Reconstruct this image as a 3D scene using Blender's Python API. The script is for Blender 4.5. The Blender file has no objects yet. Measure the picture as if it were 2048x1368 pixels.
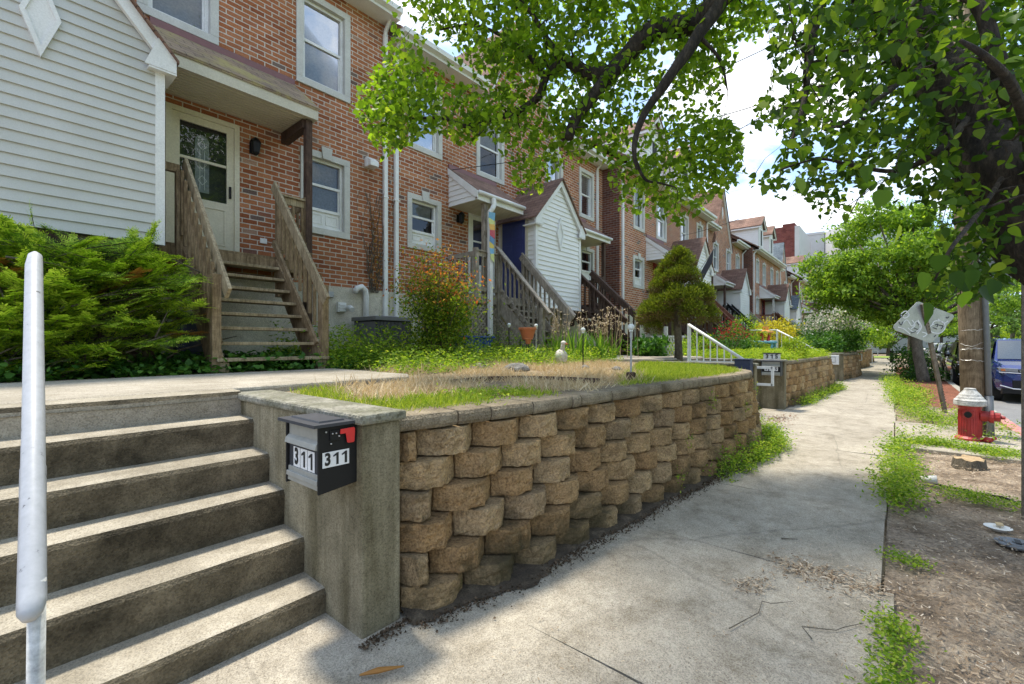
import bpy, math, random
import numpy as np
from mathutils import Vector, Matrix, noise as mnoise
R = math.radians
random.seed(7)
rng = np.random.default_rng(11)
S = bpy.context.scene
COL = S.collection
ORG = {}

# ------------------------------------------------------------------ camera model (level camera, street runs along +X)
CA = R(40.1); CC, SS = math.cos(CA), math.sin(CA); CH = 1.4
def ray(px):
    u = (px-1024)/910.0
    return (CC+u*SS, SS-u*CC)
def at(px, py, d):
    """world point seen at photo pixel px,py at depth d metres"""
    r = ray(px)
    return Vector((r[0]*d, r[1]*d, CH-(py-688)/910.0*d))
def pix(p):
    d = CC*p[0]+SS*p[1]; l = SS*p[0]-CC*p[1]
    d = np.maximum(d, .05)
    return 1024+910*l/d, 688-910*(p[2]-CH)/d, d

# ------------------------------------------------------------------ scene helpers
def tag(o, label=None, cat=None, group=None, kind=None):
    if label: o['label'] = label
    if cat: o['category'] = cat
    if group: o['group'] = group
    if kind: o['kind'] = kind
    return o
def thing(name, label, cat, loc=(0, 0, 0), group=None):
    o = bpy.data.objects.new(name, None); COL.objects.link(o)
    o.empty_display_size = .2
    o.location = loc; ORG[o] = Vector(loc)
    return tag(o, label, cat, group)

class MB:
    def __init__(s): s.v = []; s.f = []; s.m = []; s.mi = 0
    def add(s, vs, fs):
        b = len(s.v); s.v += [tuple(v) for v in vs]
        for f in fs: s.f.append(tuple(b+i for i in f)); s.m.append(s.mi)
        return s
    def box(s, x0, x1, y0, y1, z0, z1):
        if x0 > x1: x0, x1 = x1, x0
        if y0 > y1: y0, y1 = y1, y0
        if z0 > z1: z0, z1 = z1, z0
        return s.add([(x0,y0,z0),(x1,y0,z0),(x1,y1,z0),(x0,y1,z0),(x0,y0,z1),(x1,y0,z1),(x1,y1,z1),(x0,y1,z1)],
              [(3,2,1,0),(4,5,6,7),(0,1,5,4),(1,2,6,5),(2,3,7,6),(3,0,4,7)])
    def beam(s, a, b, w, h, up=(0,0,1)):
        a = Vector(a); b = Vector(b); t = (b-a).normalized(); up = Vector(up)
        sd = t.cross(up)
        if sd.length < 1e-4: sd = t.cross(Vector((1,0,0)))
        sd.normalize(); u = sd.cross(t).normalized()
        q = []
        for p in (a, b):
            for i, j in ((-1,-1),(1,-1),(1,1),(-1,1)): q.append(p+sd*(i*w/2)+u*(j*h/2))
        return s.add(q, [(0,1,2,3),(7,6,5,4),(0,4,5,1),(1,5,6,2),(2,6,7,3),(3,7,4,0)])
    def tube(s, pts, rad, n=10, cap=True):
        pts = [Vector(p) for p in pts]
        if not isinstance(rad, (list, tuple)): rad = [rad]*len(pts)
        b = len(s.v); ref = None
        for i, p in enumerate(pts):
            t = (pts[min(i+1, len(pts)-1)]-pts[max(i-1, 0)]).normalized()
            if ref is None:
                ref = t.cross(Vector((0,0,1)))
                if ref.length < .05: ref = t.cross(Vector((1,0,0)))
            ref = (ref-t*ref.dot(t)).normalized(); w = t.cross(ref)
            for k in range(n):
                a = 2*math.pi*k/n
                s.v.append(tuple(p+(ref*math.cos(a)+w*math.sin(a))*rad[i]))
        for i in range(len(pts)-1):
            for k in range(n):
                k2 = (k+1) % n
                s.f.append((b+i*n+k, b+i*n+k2, b+(i+1)*n+k2, b+(i+1)*n+k)); s.m.append(s.mi)
        if cap:
            s.f.append(tuple(b+k for k in range(n))[::-1]); s.m.append(s.mi)
            e = b+(len(pts)-1)*n
            s.f.append(tuple(e+k for k in range(n))); s.m.append(s.mi)
        return s
    def lathe(s, c, prof, n=20):
        """prof: (radius, z) from bottom to top round a vertical axis through c"""
        b = len(s.v)
        for r, z in prof:
            for k in range(n):
                a = 2*math.pi*k/n
                s.v.append((c[0]+r*math.cos(a), c[1]+r*math.sin(a), c[2]+z))
        for i in range(len(prof)-1):
            for k in range(n):
                k2 = (k+1) % n
                s.f.append((b+i*n+k, b+i*n+k2, b+(i+1)*n+k2, b+(i+1)*n+k)); s.m.append(s.mi)
        s.f.append(tuple(b+k for k in range(n))[::-1]); s.m.append(s.mi)
        e = b+(len(prof)-1)*n
        s.f.append(tuple(e+k for k in range(n))); s.m.append(s.mi)
        return s
    def prism(s, poly, axis, a, b):
        """poly: 2-d points; axis 'x': (y,z), 'y': (x,z), 'z': (x,y); extruded from a to b"""
        def mk(p, t):
            return {'x': (t, p[0], p[1]), 'y': (p[0], t, p[1]), 'z': (p[0], p[1], t)}[axis]
        n = len(poly)
        vs = [mk(p, a) for p in poly]+[mk(p, b) for p in poly]
        return s.add(vs, [tuple(range(n))[::-1], tuple(range(n, 2*n))]+[(i, (i+1) % n, n+(i+1) % n, n+i) for i in range(n)])
    def sphere(s, c, r, n=10, m=8, sq=(1,1,1)):
        b = len(s.v)
        for i in range(m+1):
            th = math.pi*i/m
            for k in range(n):
                ph = 2*math.pi*k/n
                s.v.append((c[0]+r*sq[0]*math.sin(th)*math.cos(ph), c[1]+r*sq[1]*math.sin(th)*math.sin(ph), c[2]-r*sq[2]*math.cos(th)))
        for i in range(m):
            for k in range(n):
                k2 = (k+1) % n
                s.f.append((b+i*n+k, b+i*n+k2, b+(i+1)*n+k2, b+(i+1)*n+k)); s.m.append(s.mi)
        return s
    def build(s, name, mat, parent=None, smooth=False, org=None, bevel=0, label=None):
        me = bpy.data.meshes.new(name)
        root = parent
        while root is not None and root.parent is not None: root = root.parent
        og = ORG[root] if root is not None else Vector(org or (0,0,0))
        me.from_pydata([(v[0]-og[0], v[1]-og[1], v[2]-og[2]) for v in s.v], [], s.f)
        mats = mat if isinstance(mat, (list, tuple)) else [mat]
        for m in mats: me.materials.append(m)
        if len(mats) > 1: me.polygons.foreach_set('material_index', s.m)
        fixn(me)
        if smooth: me.polygons.foreach_set('use_smooth', [True]*len(me.polygons))
        o = bpy.data.objects.new(name, me); COL.objects.link(o)
        if parent is not None: o.parent = parent
        else: o.location = og; ORG[o] = og
        if bevel:
            bv = o.modifiers.new('bevel', 'BEVEL'); bv.width = bevel; bv.segments = 2; bv.limit_method = 'ANGLE'
        if label: o['label'] = label
        return o
def fixn(me):
    import bmesh
    if len(me.polygons) > 60000: return
    bm = bmesh.new(); bm.from_mesh(me)
    bmesh.ops.recalc_face_normals(bm, faces=bm.faces)
    bm.to_mesh(me); bm.free()

def fast_mesh(name, V, tmpl, N, k, mat, midx=None):
    """N copies of a k-vertex template with faces tmpl; V is (N*k,3)"""
    me = bpy.data.meshes.new(name)
    me.vertices.add(len(V)); me.vertices.foreach_set('co', np.asarray(V, dtype=np.float32).ravel())
    tl = np.concatenate([np.array(f) for f in tmpl]); ls = np.array([len(f) for f in tmpl])
    loops = (tl[None, :]+(np.arange(N)*k)[:, None]).ravel()
    tot = np.tile(ls, N); start = np.concatenate([[0], np.cumsum(tot)[:-1]])
    me.loops.add(len(loops)); me.loops.foreach_set('vertex_index', loops.astype(np.int32))
    me.polygons.add(len(tot)); me.polygons.foreach_set('loop_start', start.astype(np.int32))
    try: me.polygons.foreach_set('loop_total', tot.astype(np.int32))
    except Exception: pass
    for m in (mat if isinstance(mat, (list, tuple)) else [mat]): me.materials.append(m)
    if midx is not None: me.polygons.foreach_set('material_index', np.repeat(midx, len(tmpl)).astype(np.int32))
    me.update(calc_edges=True); me.validate()
    return me
HEART = (np.array([(0,0,0),(.02,.30,.05),(.22,.46,.07),(.55,.40,.03),(.82,.20,-.03),(1.08,0,-.10),(.82,-.20,-.03),(.55,-.40,.03),(.22,-.46,.07),(.02,-.30,.05),(.5,0,-.04)]),
         [(0,10,3,2,1),(10,5,4,3),(0,9,8,7,10),(10,7,6,5)])
LEAF = (np.array([(0,0,0),(.45,.26,.04),(1,0,-.05),(.45,-.26,.04)]), [(0,2,1),(0,3,2)])
NEED = (np.array([(0,.10,0),(0,-.10,0),(1,0,0)]), [(0,1,2)])
BLADE = (np.array([(0,.05,0),(0,-.05,0),(.6,-.035,0),(.6,.035,0),(1,0,-.12)]), [(0,1,2,3),(3,2,4)])
def leaves(name, P, D, Nn, size, mat, shape=LEAF, parent=None, midx=None, org=None):
    """P points, D directions, Nn approximate normals, size (N,)"""
    P = np.asarray(P, float); D = np.asarray(D, float); Nn = np.asarray(Nn, float)
    D = D/np.maximum(np.linalg.norm(D, axis=1), 1e-6)[:, None]
    W = np.cross(Nn, D); wl = np.linalg.norm(W, axis=1); W[wl < 1e-4] = (1, .01, 0)
    W = W/np.maximum(np.linalg.norm(W, axis=1), 1e-6)[:, None]
    U = np.cross(D, W)
    T, F = shape; N = len(P); k = len(T)
    size = np.broadcast_to(np.asarray(size, float), (N,))
    wf = rng.uniform(.74, 1.14, (N, 1, 1)); bf = rng.uniform(-.6, 2.6, (N, 1, 1))
    V = P[:, None, :]+size[:, None, None]*(T[None, :, 0, None]*D[:, None, :]+wf*T[None, :, 1, None]*W[:, None, :]+bf*T[None, :, 2, None]*U[:, None, :])
    root = parent
    while root is not None and root.parent is not None: root = root.parent
    og = ORG[root] if root is not None else Vector(org or (0,0,0))
    V = V.reshape(-1, 3)-np.array(og)
    me = fast_mesh(name, V, F, N, k, mat, midx)
    o = bpy.data.objects.new(name, me); COL.objects.link(o)
    if parent is not None: o.parent = parent
    else: o.location = og; ORG[o] = og
    return o
def rdir(n): 
    v = rng.normal(size=(n, 3)); return v/np.linalg.norm(v, axis=1)[:, None]
def copy_part(o, loc, parent=None):
    c = o.copy(); COL.objects.link(c); c.parent = parent if parent is not None else o.parent
    c.location = loc; return c

# ------------------------------------------------------------------ materials
def newmat(name):
    m = bpy.data.materials.new(name); m.use_nodes = True
    nt = m.node_tree; b = nt.nodes['Principled BSDF']
    return m, nt, b
def nd(nt, t, **kw):
    n = nt.nodes.new(t)
    for k, v in kw.items():
        if k in n.inputs: n.inputs[k].default_value = v
        else: setattr(n, k, v)
    return n
def ramp(nt, fac, stops):
    r = nt.nodes.new('ShaderNodeValToRGB'); e = r.color_ramp.elements
    while len(e) > 1: e.remove(e[-1])
    for i, (p, c) in enumerate(stops):
        q = e[0] if i == 0 else e.new(p)
        q.position = p; q.color = (*c, 1) if len(c) == 3 else c
    nt.links.new(fac, r.inputs['Fac']); return r.outputs['Color']
def mix(nt, fac, a, b, mode='MIX'):
    n = nt.nodes.new('ShaderNodeMix'); n.data_type = 'RGBA'; n.blend_type = mode
    L = nt.links
    for sock, val in ((n.inputs[0], fac), (n.inputs[6], a), (n.inputs[7], b)):
        if hasattr(val, 'links'): L.new(val, sock)
        else: sock.default_value = val if not isinstance(val, tuple) else ((*val, 1) if len(val) == 3 else val)
    return n.outputs[2]
def noisef(nt, vec, scale, detail=4, rough=.6, dist=0):
    n = nd(nt, 'ShaderNodeTexNoise', Scale=scale, Detail=detail, Roughness=rough, Distortion=dist)
    nt.links.new(vec, n.inputs['Vector']); return n.outputs['Fac']
def coords(nt, scale=(1,1,1), kind='Object'):
    t = nt.nodes.new('ShaderNodeTexCoord')
    if scale == (1,1,1): return t.outputs[kind]
    m = nd(nt, 'ShaderNodeMapping', Scale=scale); nt.links.new(t.outputs[kind], m.inputs['Vector']); return m.outputs['Vector']
def bump(nt, b, h, strength=.4, dist=.01):
    n = nd(nt, 'ShaderNodeBump', Strength=strength, Distance=dist)
    nt.links.new(h, n.inputs['Height']); nt.links.new(n.outputs['Normal'], b.inputs['Normal'])
def simple(name, stops, scale=6, rough=.7, bmp=.3, bdist=.005, fine=60, metal=0, spec=None, vs=(1,1,1), fineamt=.35, detail=6):
    """stops: colour stops over a coarse noise, multiplied by fine grain, with a bump"""
    m, nt, b = newmat(name)
    v = coords(nt, vs)
    n1 = noisef(nt, v, scale, detail, .62)
    c = ramp(nt, n1, stops)
    n2 = noisef(nt, v, fine, 4, .7)
    g = ramp(nt, n2, [(.3, (1-fineamt,)*3), (.7, (1+fineamt*.4,)*3)])
    c = mix(nt, 1.0, c, g, 'MULTIPLY')
    nt.links.new(c, b.inputs['Base Color'])
    b.inputs['Roughness'].default_value = rough; b.inputs['Metallic'].default_value = metal
    if spec is not None: b.inputs['Specular IOR Level'].default_value = spec
    if bmp: bump(nt, b, n2, bmp, bdist)
    return m
def leafmat(name, cols, trans=.4, rough=.45, tcol=None, spec=.4):
    """cols: colour stops picked at random for each leaf; sunlight also shines through"""
    m, nt, b = newmat(name)
    g = nt.nodes.new('ShaderNodeNewGeometry')
    c = ramp(nt, g.outputs['Random Per Island'], cols)
    nt.links.new(c, b.inputs['Base Color']); b.inputs['Roughness'].default_value = rough
    b.inputs['Specular IOR Level'].default_value = spec
    t = nt.nodes.new('ShaderNodeBsdfTranslucent')
    tc = mix(nt, 1.0, c, tcol or (1.5, 1.5, .55), 'MULTIPLY'); nt.links.new(tc, t.inputs['Color'])
    ms = nt.nodes.new('ShaderNodeMixShader'); ms.inputs[0].default_value = trans
    nt.links.new(b.outputs[0], ms.inputs[1]); nt.links.new(t.outputs[0], ms.inputs[2])
    nt.links.new(ms.outputs[0], nt.nodes['Material Output'].inputs['Surface'])
    return m
def concrete(name, base, dark, stain=.5, scale=1.6, agg=140, bmp=.35, streak=False, grime=False):
    m, nt, b = newmat(name)
    v = coords(nt)
    n1 = noisef(nt, v, scale, 8, .65, .3); n2 = noisef(nt, v, 9, 6, .7)
    c = ramp(nt, n1, [(.32, dark), (.5, tuple(.5*(x+y) for x, y in zip(base, dark))), (.66, base)])
    c2 = ramp(nt, n2, [(.3, (.72, .70, .66)), (.62, (1.08, 1.08, 1.07))])
    c = mix(nt, stain, c, mix(nt, 1.0, c, c2, 'MULTIPLY'))
    if streak:
        vs = coords(nt, (7, 7, .5)); n4 = noisef(nt, vs, 1.4, 5, .6)
        c = mix(nt, 1.0, c, ramp(nt, n4, [(.35, (.55, .54, .46)), (.58, (1.05, 1.05, 1.02))]), 'MULTIPLY')
    vo = nd(nt, 'ShaderNodeTexVoronoi', Scale=agg); nt.links.new(v, vo.inputs['Vector'])
    sp = ramp(nt, vo.outputs['Color'], [(.15, (.62, .60, .57)), (.5, (1, 1, 1)), (.85, (1.22, 1.2, 1.16))])
    c = mix(nt, .75, c, mix(nt, 1.0, c, sp, 'MULTIPLY'))
    if grime:
        n7 = noisef(nt, v, 3.2, 10, .74, .1); c = mix(nt, 1.0, c, ramp(nt, n7, [(.34,(.66,.64,.60)),(.50,(1,1,1)),(.64,(1.06,1.06,1.05))]), 'MULTIPLY')
        n8 = noisef(nt, v, 150, 3, .8); c = mix(nt, 1.0, c, ramp(nt, n8, [(.33,(.35,.34,.32)),(.44,(1,1,1)),(.60,(1,1,1)),(.70,(1.4,1.38,1.34))]), 'MULTIPLY')
        vc = nd(nt, 'ShaderNodeTexVoronoi', Scale=.33, feature='DISTANCE_TO_EDGE'); wv = nt.nodes.new('ShaderNodeMix'); wv.data_type = 'VECTOR'; wv.inputs[0].default_value = .12; nq = nd(nt, 'ShaderNodeTexNoise', Scale=2.2, Detail=6); nt.links.new(v, nq.inputs['Vector']); nt.links.new(v, wv.inputs[4]); nt.links.new(nq.outputs['Color'], wv.inputs[5]); nt.links.new(wv.outputs[1], vc.inputs['Vector'])
        c = mix(nt, ramp(nt, vc.outputs['Distance'], [(.0,(.30,.30,.30)),(.0012,(0,0,0))]), c, (.09,.08,.065))
    nt.links.new(c, b.inputs['Base Color']); b.inputs['Roughness'].default_value = .93
    b.inputs['Specular IOR Level'].default_value = .25
    n3 = noisef(nt, v, 45, 5, .75)
    ad = nd(nt, 'ShaderNodeMath', operation='ADD'); nt.links.new(n3, ad.inputs[0]); nt.links.new(vo.outputs['Distance'], ad.inputs[1])
    bump(nt, b, ad.outputs[0], bmp, .006)
    return m
def brickmat(name, cols, mortar=(.60,.55,.48), bw=.222, rh=.0785, weather=(.75,.72,.68)):
    m, nt, b = newmat(name); L = nt.links
    t = nt.nodes.new('ShaderNodeTexCoord'); sx = nt.nodes.new('ShaderNodeSeparateXYZ'); L.new(t.outputs['Object'], sx.inputs[0])
    def mth(op, a, c=None):
        n = nt.nodes.new('ShaderNodeMath'); n.operation = op
        for i, q in enumerate((a, c)):
            if q is None: continue
            if hasattr(q, 'links'): L.new(q, n.inputs[i])
            else: n.inputs[i].default_value = q
        return n.outputs[0]
    u = mth('ADD', mth('ADD', sx.outputs[0], sx.outputs[1]), 100.0); v = mth('ADD', sx.outputs[2], 20.0)
    cx = nt.nodes.new('ShaderNodeCombineXYZ'); L.new(u, cx.inputs[0]); L.new(v, cx.inputs[1])
    wob = noisef(nt, t.outputs['Object'], 30, 2)
    vv = nt.nodes.new('ShaderNodeVectorMath'); vv.operation = 'ADD'; L.new(cx.outputs[0], vv.inputs[0])
    wv = nt.nodes.new('ShaderNodeCombineXYZ'); w2 = mth('MULTIPLY', mth('SUBTRACT', wob, .5), .012); L.new(w2, wv.inputs[0]); L.new(w2, wv.inputs[1]); L.new(wv.outputs[0], vv.inputs[1])
    br = nt.nodes.new('ShaderNodeTexBrick'); L.new(vv.outputs[0], br.inputs['Vector'])
    br.inputs['Scale'].default_value = 1; br.inputs['Mortar Size'].default_value = .0085; br.inputs['Mortar Smooth'].default_value = .3
    br.inputs['Brick Width'].default_value = bw; br.inputs['Row Height'].default_value = rh
    row = mth('FLOOR', mth('DIVIDE', v, rh)); od = mth('MODULO', row, 2.0)
    off = mth('MULTIPLY', mth('SUBTRACT', 1.0, od), .5)
    cell = mth('FLOOR', mth('ADD', mth('DIVIDE', u, bw), off))
    cv = nt.nodes.new('ShaderNodeCombineXYZ'); L.new(cell, cv.inputs[0]); L.new(row, cv.inputs[1])
    wn = nt.nodes.new('ShaderNodeTexWhiteNoise'); L.new(cv.outputs[0], wn.inputs['Vector'])
    bc = ramp(nt, wn.outputs['Value'], cols)
    fn = noisef(nt, t.outputs['Object'], 55, 5, .7)
    bc = mix(nt, 1.0, bc, ramp(nt, fn, [(.3, (.62,.6,.6)), (.65, (1.15,1.15,1.15))]), 'MULTIPLY')
    big = noisef(nt, t.outputs['Object'], .9, 5, .6)
    c = mix(nt, br.outputs['Fac'], bc, mortar)
    c = mix(nt, 1.0, c, ramp(nt, big, [(.35, weather), (.6, (1.05,1.05,1.05))]), 'MULTIPLY')
    L.new(c, b.inputs['Base Color']); b.inputs['Roughness'].default_value = .9; b.inputs['Specular IOR Level'].default_value = .2
    hh = mth('ADD', mth('MULTIPLY', mth('SUBTRACT', 1.0, br.outputs['Fac']), 1.0), mth('MULTIPLY', fn, .35))
    bump(nt, b, hh, .7, .008)
    return m
def shinglemat(name, cols):
    m, nt, b = newmat(name); L = nt.links
    t = nt.nodes.new('ShaderNodeTexCoord'); mp = nd(nt, 'ShaderNodeMapping', Scale=(1,1,1.35)); L.new(t.outputs['Object'], mp.inputs['Vector'])
    sx = nt.nodes.new('ShaderNodeSeparateXYZ'); L.new(mp.outputs[0], sx.inputs[0])
    g = nt.nodes.new('ShaderNodeNewGeometry'); gn = nt.nodes.new('ShaderNodeSeparateXYZ'); L.new(g.outputs['Normal'], gn.inputs[0])
    ab = nd(nt, 'ShaderNodeMath', operation='ABSOLUTE'); L.new(gn.outputs[1], ab.inputs[0])
    gt = nd(nt, 'ShaderNodeMath', operation='GREATER_THAN'); gt.inputs[1].default_value = .3; L.new(ab.outputs[0], gt.inputs[0])
    mx = nt.nodes.new('ShaderNodeMix'); L.new(gt.outputs[0], mx.inputs[0]); L.new(sx.outputs[1], mx.inputs[2]); L.new(sx.outputs[0], mx.inputs[3])
    cx = nt.nodes.new('ShaderNodeCombineXYZ'); L.new(mx.outputs[0], cx.inputs[0]); L.new(sx.outputs[2], cx.inputs[1])
    br = nt.nodes.new('ShaderNodeTexBrick'); L.new(cx.outputs[0], br.inputs['Vector'])
    br.inputs['Scale'].default_value = 1; br.inputs['Mortar Size'].default_value = .006; br.inputs['Brick Width'].default_value = .26; br.inputs['Row Height'].default_value = .125
    br.inputs['Color1'].default_value = (*cols[0], 1); br.inputs['Color2'].default_value = (*cols[1], 1); br.inputs['Mortar'].default_value = (*cols[2], 1)
    n1 = noisef(nt, t.outputs['Object'], 1.3, 5, .6); n2 = noisef(nt, t.outputs['Object'], 90, 3, .7)
    c = mix(nt, 1.0, br.outputs['Color'], ramp(nt, n1, [(.35, (.7,.7,.68)), (.65, (1.2,1.18,1.1))]), 'MULTIPLY')
    c = mix(nt, 1.0, c, ramp(nt, n2, [(.3, (.65,.65,.65)), (.7, (1.2,1.2,1.2))]), 'MULTIPLY')
    if len(cols) > 3:
        c = mix(nt, ramp(nt, noisef(nt, t.outputs['Object'], 2.2, 6, .7), [(.48, (0,0,0)), (.62, (.8,.8,.8))]), c, cols[3])
    L.new(c, b.inputs['Base Color']); b.inputs['Roughness'].default_value = .95
    iv = nd(nt, 'ShaderNodeMath', operation='SUBTRACT'); iv.inputs[0].default_value = 1; L.new(br.outputs['Fac'], iv.inputs[1])
    bump(nt, b, iv.outputs[0], .6, .008)
    return m
def glassmat(name, tint=(.9,.93,.95), refl=.35):
    m, nt, b = newmat(name)
    tr = nd(nt, 'ShaderNodeBsdfTransparent'); tr.inputs[0].default_value = (*tint, 1)
    gl = nd(nt, 'ShaderNodeBsdfGlossy', Roughness=.02); gl.inputs[0].default_value = (.95,.97,1,1)
    fr = nd(nt, 'ShaderNodeLayerWeight', Blend=refl)
    v = coords(nt); nz = noisef(nt, v, 1.6, 2); bp = nd(nt, 'ShaderNodeBump', Strength=.08, Distance=.05); nt.links.new(nz, bp.inputs['Height']); nt.links.new(bp.outputs[0], gl.inputs['Normal'])
    ad = nd(nt, 'ShaderNodeMath', operation='MULTIPLY_ADD'); ad.inputs[1].default_value = .38; ad.inputs[2].default_value = .04
    nt.links.new(fr.outputs['Fresnel'], ad.inputs[0])
    ms = nt.nodes.new('ShaderNodeMixShader'); nt.links.new(ad.outputs[0], ms.inputs[0])
    nt.links.new(tr.outputs[0], ms.inputs[1]); nt.links.new(gl.outputs[0], ms.inputs[2])
    nt.links.new(ms.outputs[0], nt.nodes['Material Output'].inputs['Surface'])
    return m
def plain(name, c, rough=.5, metal=0, spec=.5, coat=0):
    m, nt, b = newmat(name)
    b.inputs['Roughness'].default_value = rough; b.inputs['Metallic'].default_value = metal; b.inputs['Specular IOR Level'].default_value = spec
    v = coords(nt); n = noisef(nt, v, 14, 5, .7)
    cc = ramp(nt, n, [(.3, tuple(x*.86 for x in c)), (.65, tuple(min(1, x*1.05) for x in c))])
    nt.links.new(cc, b.inputs['Base Color'])
    if coat: b.inputs['Coat Weight'].default_value = coat; b.inputs['Coat Roughness'].default_value = .05
    return m
def woodmat(name, light, dark, grey=.85):
    m, nt, b = newmat(name)
    v = coords(nt); n0 = noisef(nt, v, 3.5, 6, .65, 1.5); n1 = noisef(nt, coords(nt, (30, 30, 4)), 1.6, 5, .65); n2 = noisef(nt, v, 70, 4, .7)
    c = ramp(nt, n0, [(.3, dark), (.65, light)])
    c = mix(nt, 1.0, c, ramp(nt, n1, [(.35, (.55,.53,.5)), (.6, (1.1,1.1,1.1))]), 'MULTIPLY')
    c = mix(nt, .6, c, mix(nt, 1.0, c, ramp(nt, n2, [(.3, (.6,.6,.6)), (.7, (1.2,1.2,1.2))]), 'MULTIPLY'))
    nt.links.new(c, b.inputs['Base Color']); b.inputs['Roughness'].default_value = grey; b.inputs['Specular IOR Level'].default_value = .25
    bump(nt, b, n1, .35, .004)
    return m

MT = {}
MT['walk'] = concrete('sidewalk_concrete', (.42,.38,.315), (.32,.285,.23), .6, 1.1, 170, .35, False, True)
MT['step'] = concrete('step_concrete', (.41,.37,.30), (.25,.22,.17), .65, 2.2, 190, .3)
MT['riser'] = concrete('stained_shaded_riser', (.20,.165,.112), (.045,.037,.024), .85, 3.4, 120, .6)  # stained concrete, darkened further so the risers' shade sits in the colour
MT['path'] = concrete('path_concrete', (.43,.39,.33), (.28,.25,.20), .6, 1.5, 150, .3)
MT['pier'] = concrete('pier_concrete', (.31,.275,.20), (.165,.145,.10), .7, 1.4, 160, .35, True)
MT['cap'] = concrete('cap_concrete', (.33,.315,.27), (.12,.12,.075), .7, 5, 80, .7)
MT['found'] = concrete('foundation_concrete', (.64,.60,.51), (.48,.45,.37), .5, 1.3, 120, .3)
MT['farcon'] = simple('pale_concrete', [(.3,(.50,.49,.47)),(.65,(.58,.57,.55))], .15, .9, 0, .002, 2, fineamt=.06)
oc = [(0,(.37,.13,.056)),(.25,(.46,.185,.084)),(.5,(.30,.10,.046)),(.75,(.50,.22,.11)),(.93,(.35,.13,.066)),(.955,(.17,.115,.10)),(.98,(.22,.16,.13)),(1,(.55,.33,.22))]
MT['brick'] = brickmat('red_brick', oc)
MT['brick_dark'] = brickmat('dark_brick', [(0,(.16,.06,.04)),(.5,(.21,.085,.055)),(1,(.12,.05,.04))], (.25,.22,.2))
MT['siding'] = simple('shaded_white_siding', [(.3,(.50,.50,.465)),(.65,(.58,.58,.55))], 1.2, .55, .08, .002, 120, fineamt=.12)  # white siding greyed: the tree's shade on the nearest bay is in the colour
MT['siding2'] = simple('bright_vinyl_siding', [(.3,(.74,.735,.71)),(.65,(.82,.815,.80))], 1.2, .55, .08, .002, 120, fineamt=.12)
MT['trim'] = simple('white_painted_trim', [(.3,(.68,.68,.66)),(.6,(.80,.80,.79))], 3, .5, .1, .002, 60, fineamt=.15)
MT['stone'] = simple('limestone_surround', [(.3,(.50,.49,.45)),(.65,(.62,.61,.57))], 3, .8, .3, .003, 80, fineamt=.2)
MT['cream'] = simple('cream_door_paint', [(.3,(.62,.56,.42)),(.65,(.72,.67,.54))], 2, .5, .1, .002, 40, fineamt=.15)
MT['bluedoor'] = plain('navy_door_paint', (.035,.045,.17), .4)
MT['reddoor'] = plain('red_door_paint', (.25,.015,.02), .4)
MT['whitedoor'] = plain('white_door_paint', (.7,.7,.68), .4)
MT['soffit'] = simple('soffit_vinyl', [(.3,(.52,.48,.38)),(.65,(.62,.58,.47))], 2, .6, .1, .002, 50, fineamt=.15)
MT['shingle'] = shinglemat('brown_shingle', [(.17,.095,.07),(.25,.15,.115),(.06,.035,.03)])
MT['shingle_m'] = shinglemat('mossy_shingle', [(.24,.17,.12),(.31,.23,.165),(.10,.07,.05),(.36,.30,.10)])
MT['slate'] = shinglemat('blue_grey_shingle', [(.11,.14,.17),(.17,.20,.235),(.05,.06,.07)])
MT['flash'] = plain('maroon_flashing', (.20,.085,.085), .5)
MT['glass'] = glassmat('window_glass')
MT['blind'] = simple('window_blind', [(.3,(.22,.24,.26)),(.7,(.32,.34,.36))], 1, .7, .1, .002, 30)
MT['room'] = plain('dark_interior', (.03,.03,.032), .9)
MT['wood'] = woodmat('weathered_brown_wood', (.36,.265,.16), (.17,.115,.06))
MT['woodtop'] = woodmat('weathered_rail_top', (.44,.355,.23), (.26,.20,.12))
MT['greywood'] = woodmat('weathered_grey_wood', (.44,.385,.32), (.25,.215,.175))
MT['brownwood'] = woodmat('dark_brown_stained_wood', (.12,.075,.055), (.06,.038,.03))
MT['redwood'] = woodmat('reddish_stained_wood', (.25,.11,.07), (.13,.055,.035))
MT['whitewood'] = woodmat('white_painted_wood', (.72,.71,.68), (.55,.54,.51))
MT['blackmetal'] = plain('black_painted_metal', (.012,.012,.013), .5, 0, .25)
MT['dgrey'] = plain('dark_grey_plastic', (.05,.052,.06), .5, 0, .3)
MT['railpaint'] = simple('silver_grey_rail_paint', [(.31,(.13,.13,.135)),(.35,(.38,.385,.40)),(.7,(.44,.445,.46))], 22, .42, .1, .002, 50, fineamt=.1)
MT['post'] = simple('worn_grey_post_paint', [(.3,(.33,.33,.31)),(.5,(.52,.52,.50)),(.7,(.60,.60,.58))], 12, .5, .1, .002, 50)
MT['whitemetal'] = plain('white_painted_metal', (.78,.78,.77), .45)
MT['silver'] = plain('brushed_silver', (.36,.355,.32), .45, .2)
MT['flagred'] = plain('red_plastic', (.62,.03,.03), .4)
MT['label'] = plain('white_sticker', (.74,.74,.74), .5)
MT['ink'] = plain('black_ink', (.012,.012,.012), .6)
MT['chrome'] = plain('bolt_metal', (.6,.6,.6), .3, .9)
MT['soil'] = simple('garden_soil', [(.3,(.16,.11,.065)),(.55,(.30,.22,.13)),(.7,(.40,.31,.19))], 3, .95, .8, .02, 40)
MT['dirt'] = simple('mulched_dirt', [(.30,(.12,.082,.05)),(.45,(.27,.20,.135)),(.56,(.38,.295,.21)),(.70,(.48,.385,.28))], 3.6, .95, 1.0, .03, 38, fineamt=.6)
MT['redmulch'] = simple('red_mulch', [(.3,(.12,.04,.022)),(.6,(.26,.09,.045))], 4, .95, .9, .02, 30, fineamt=.6)
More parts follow.
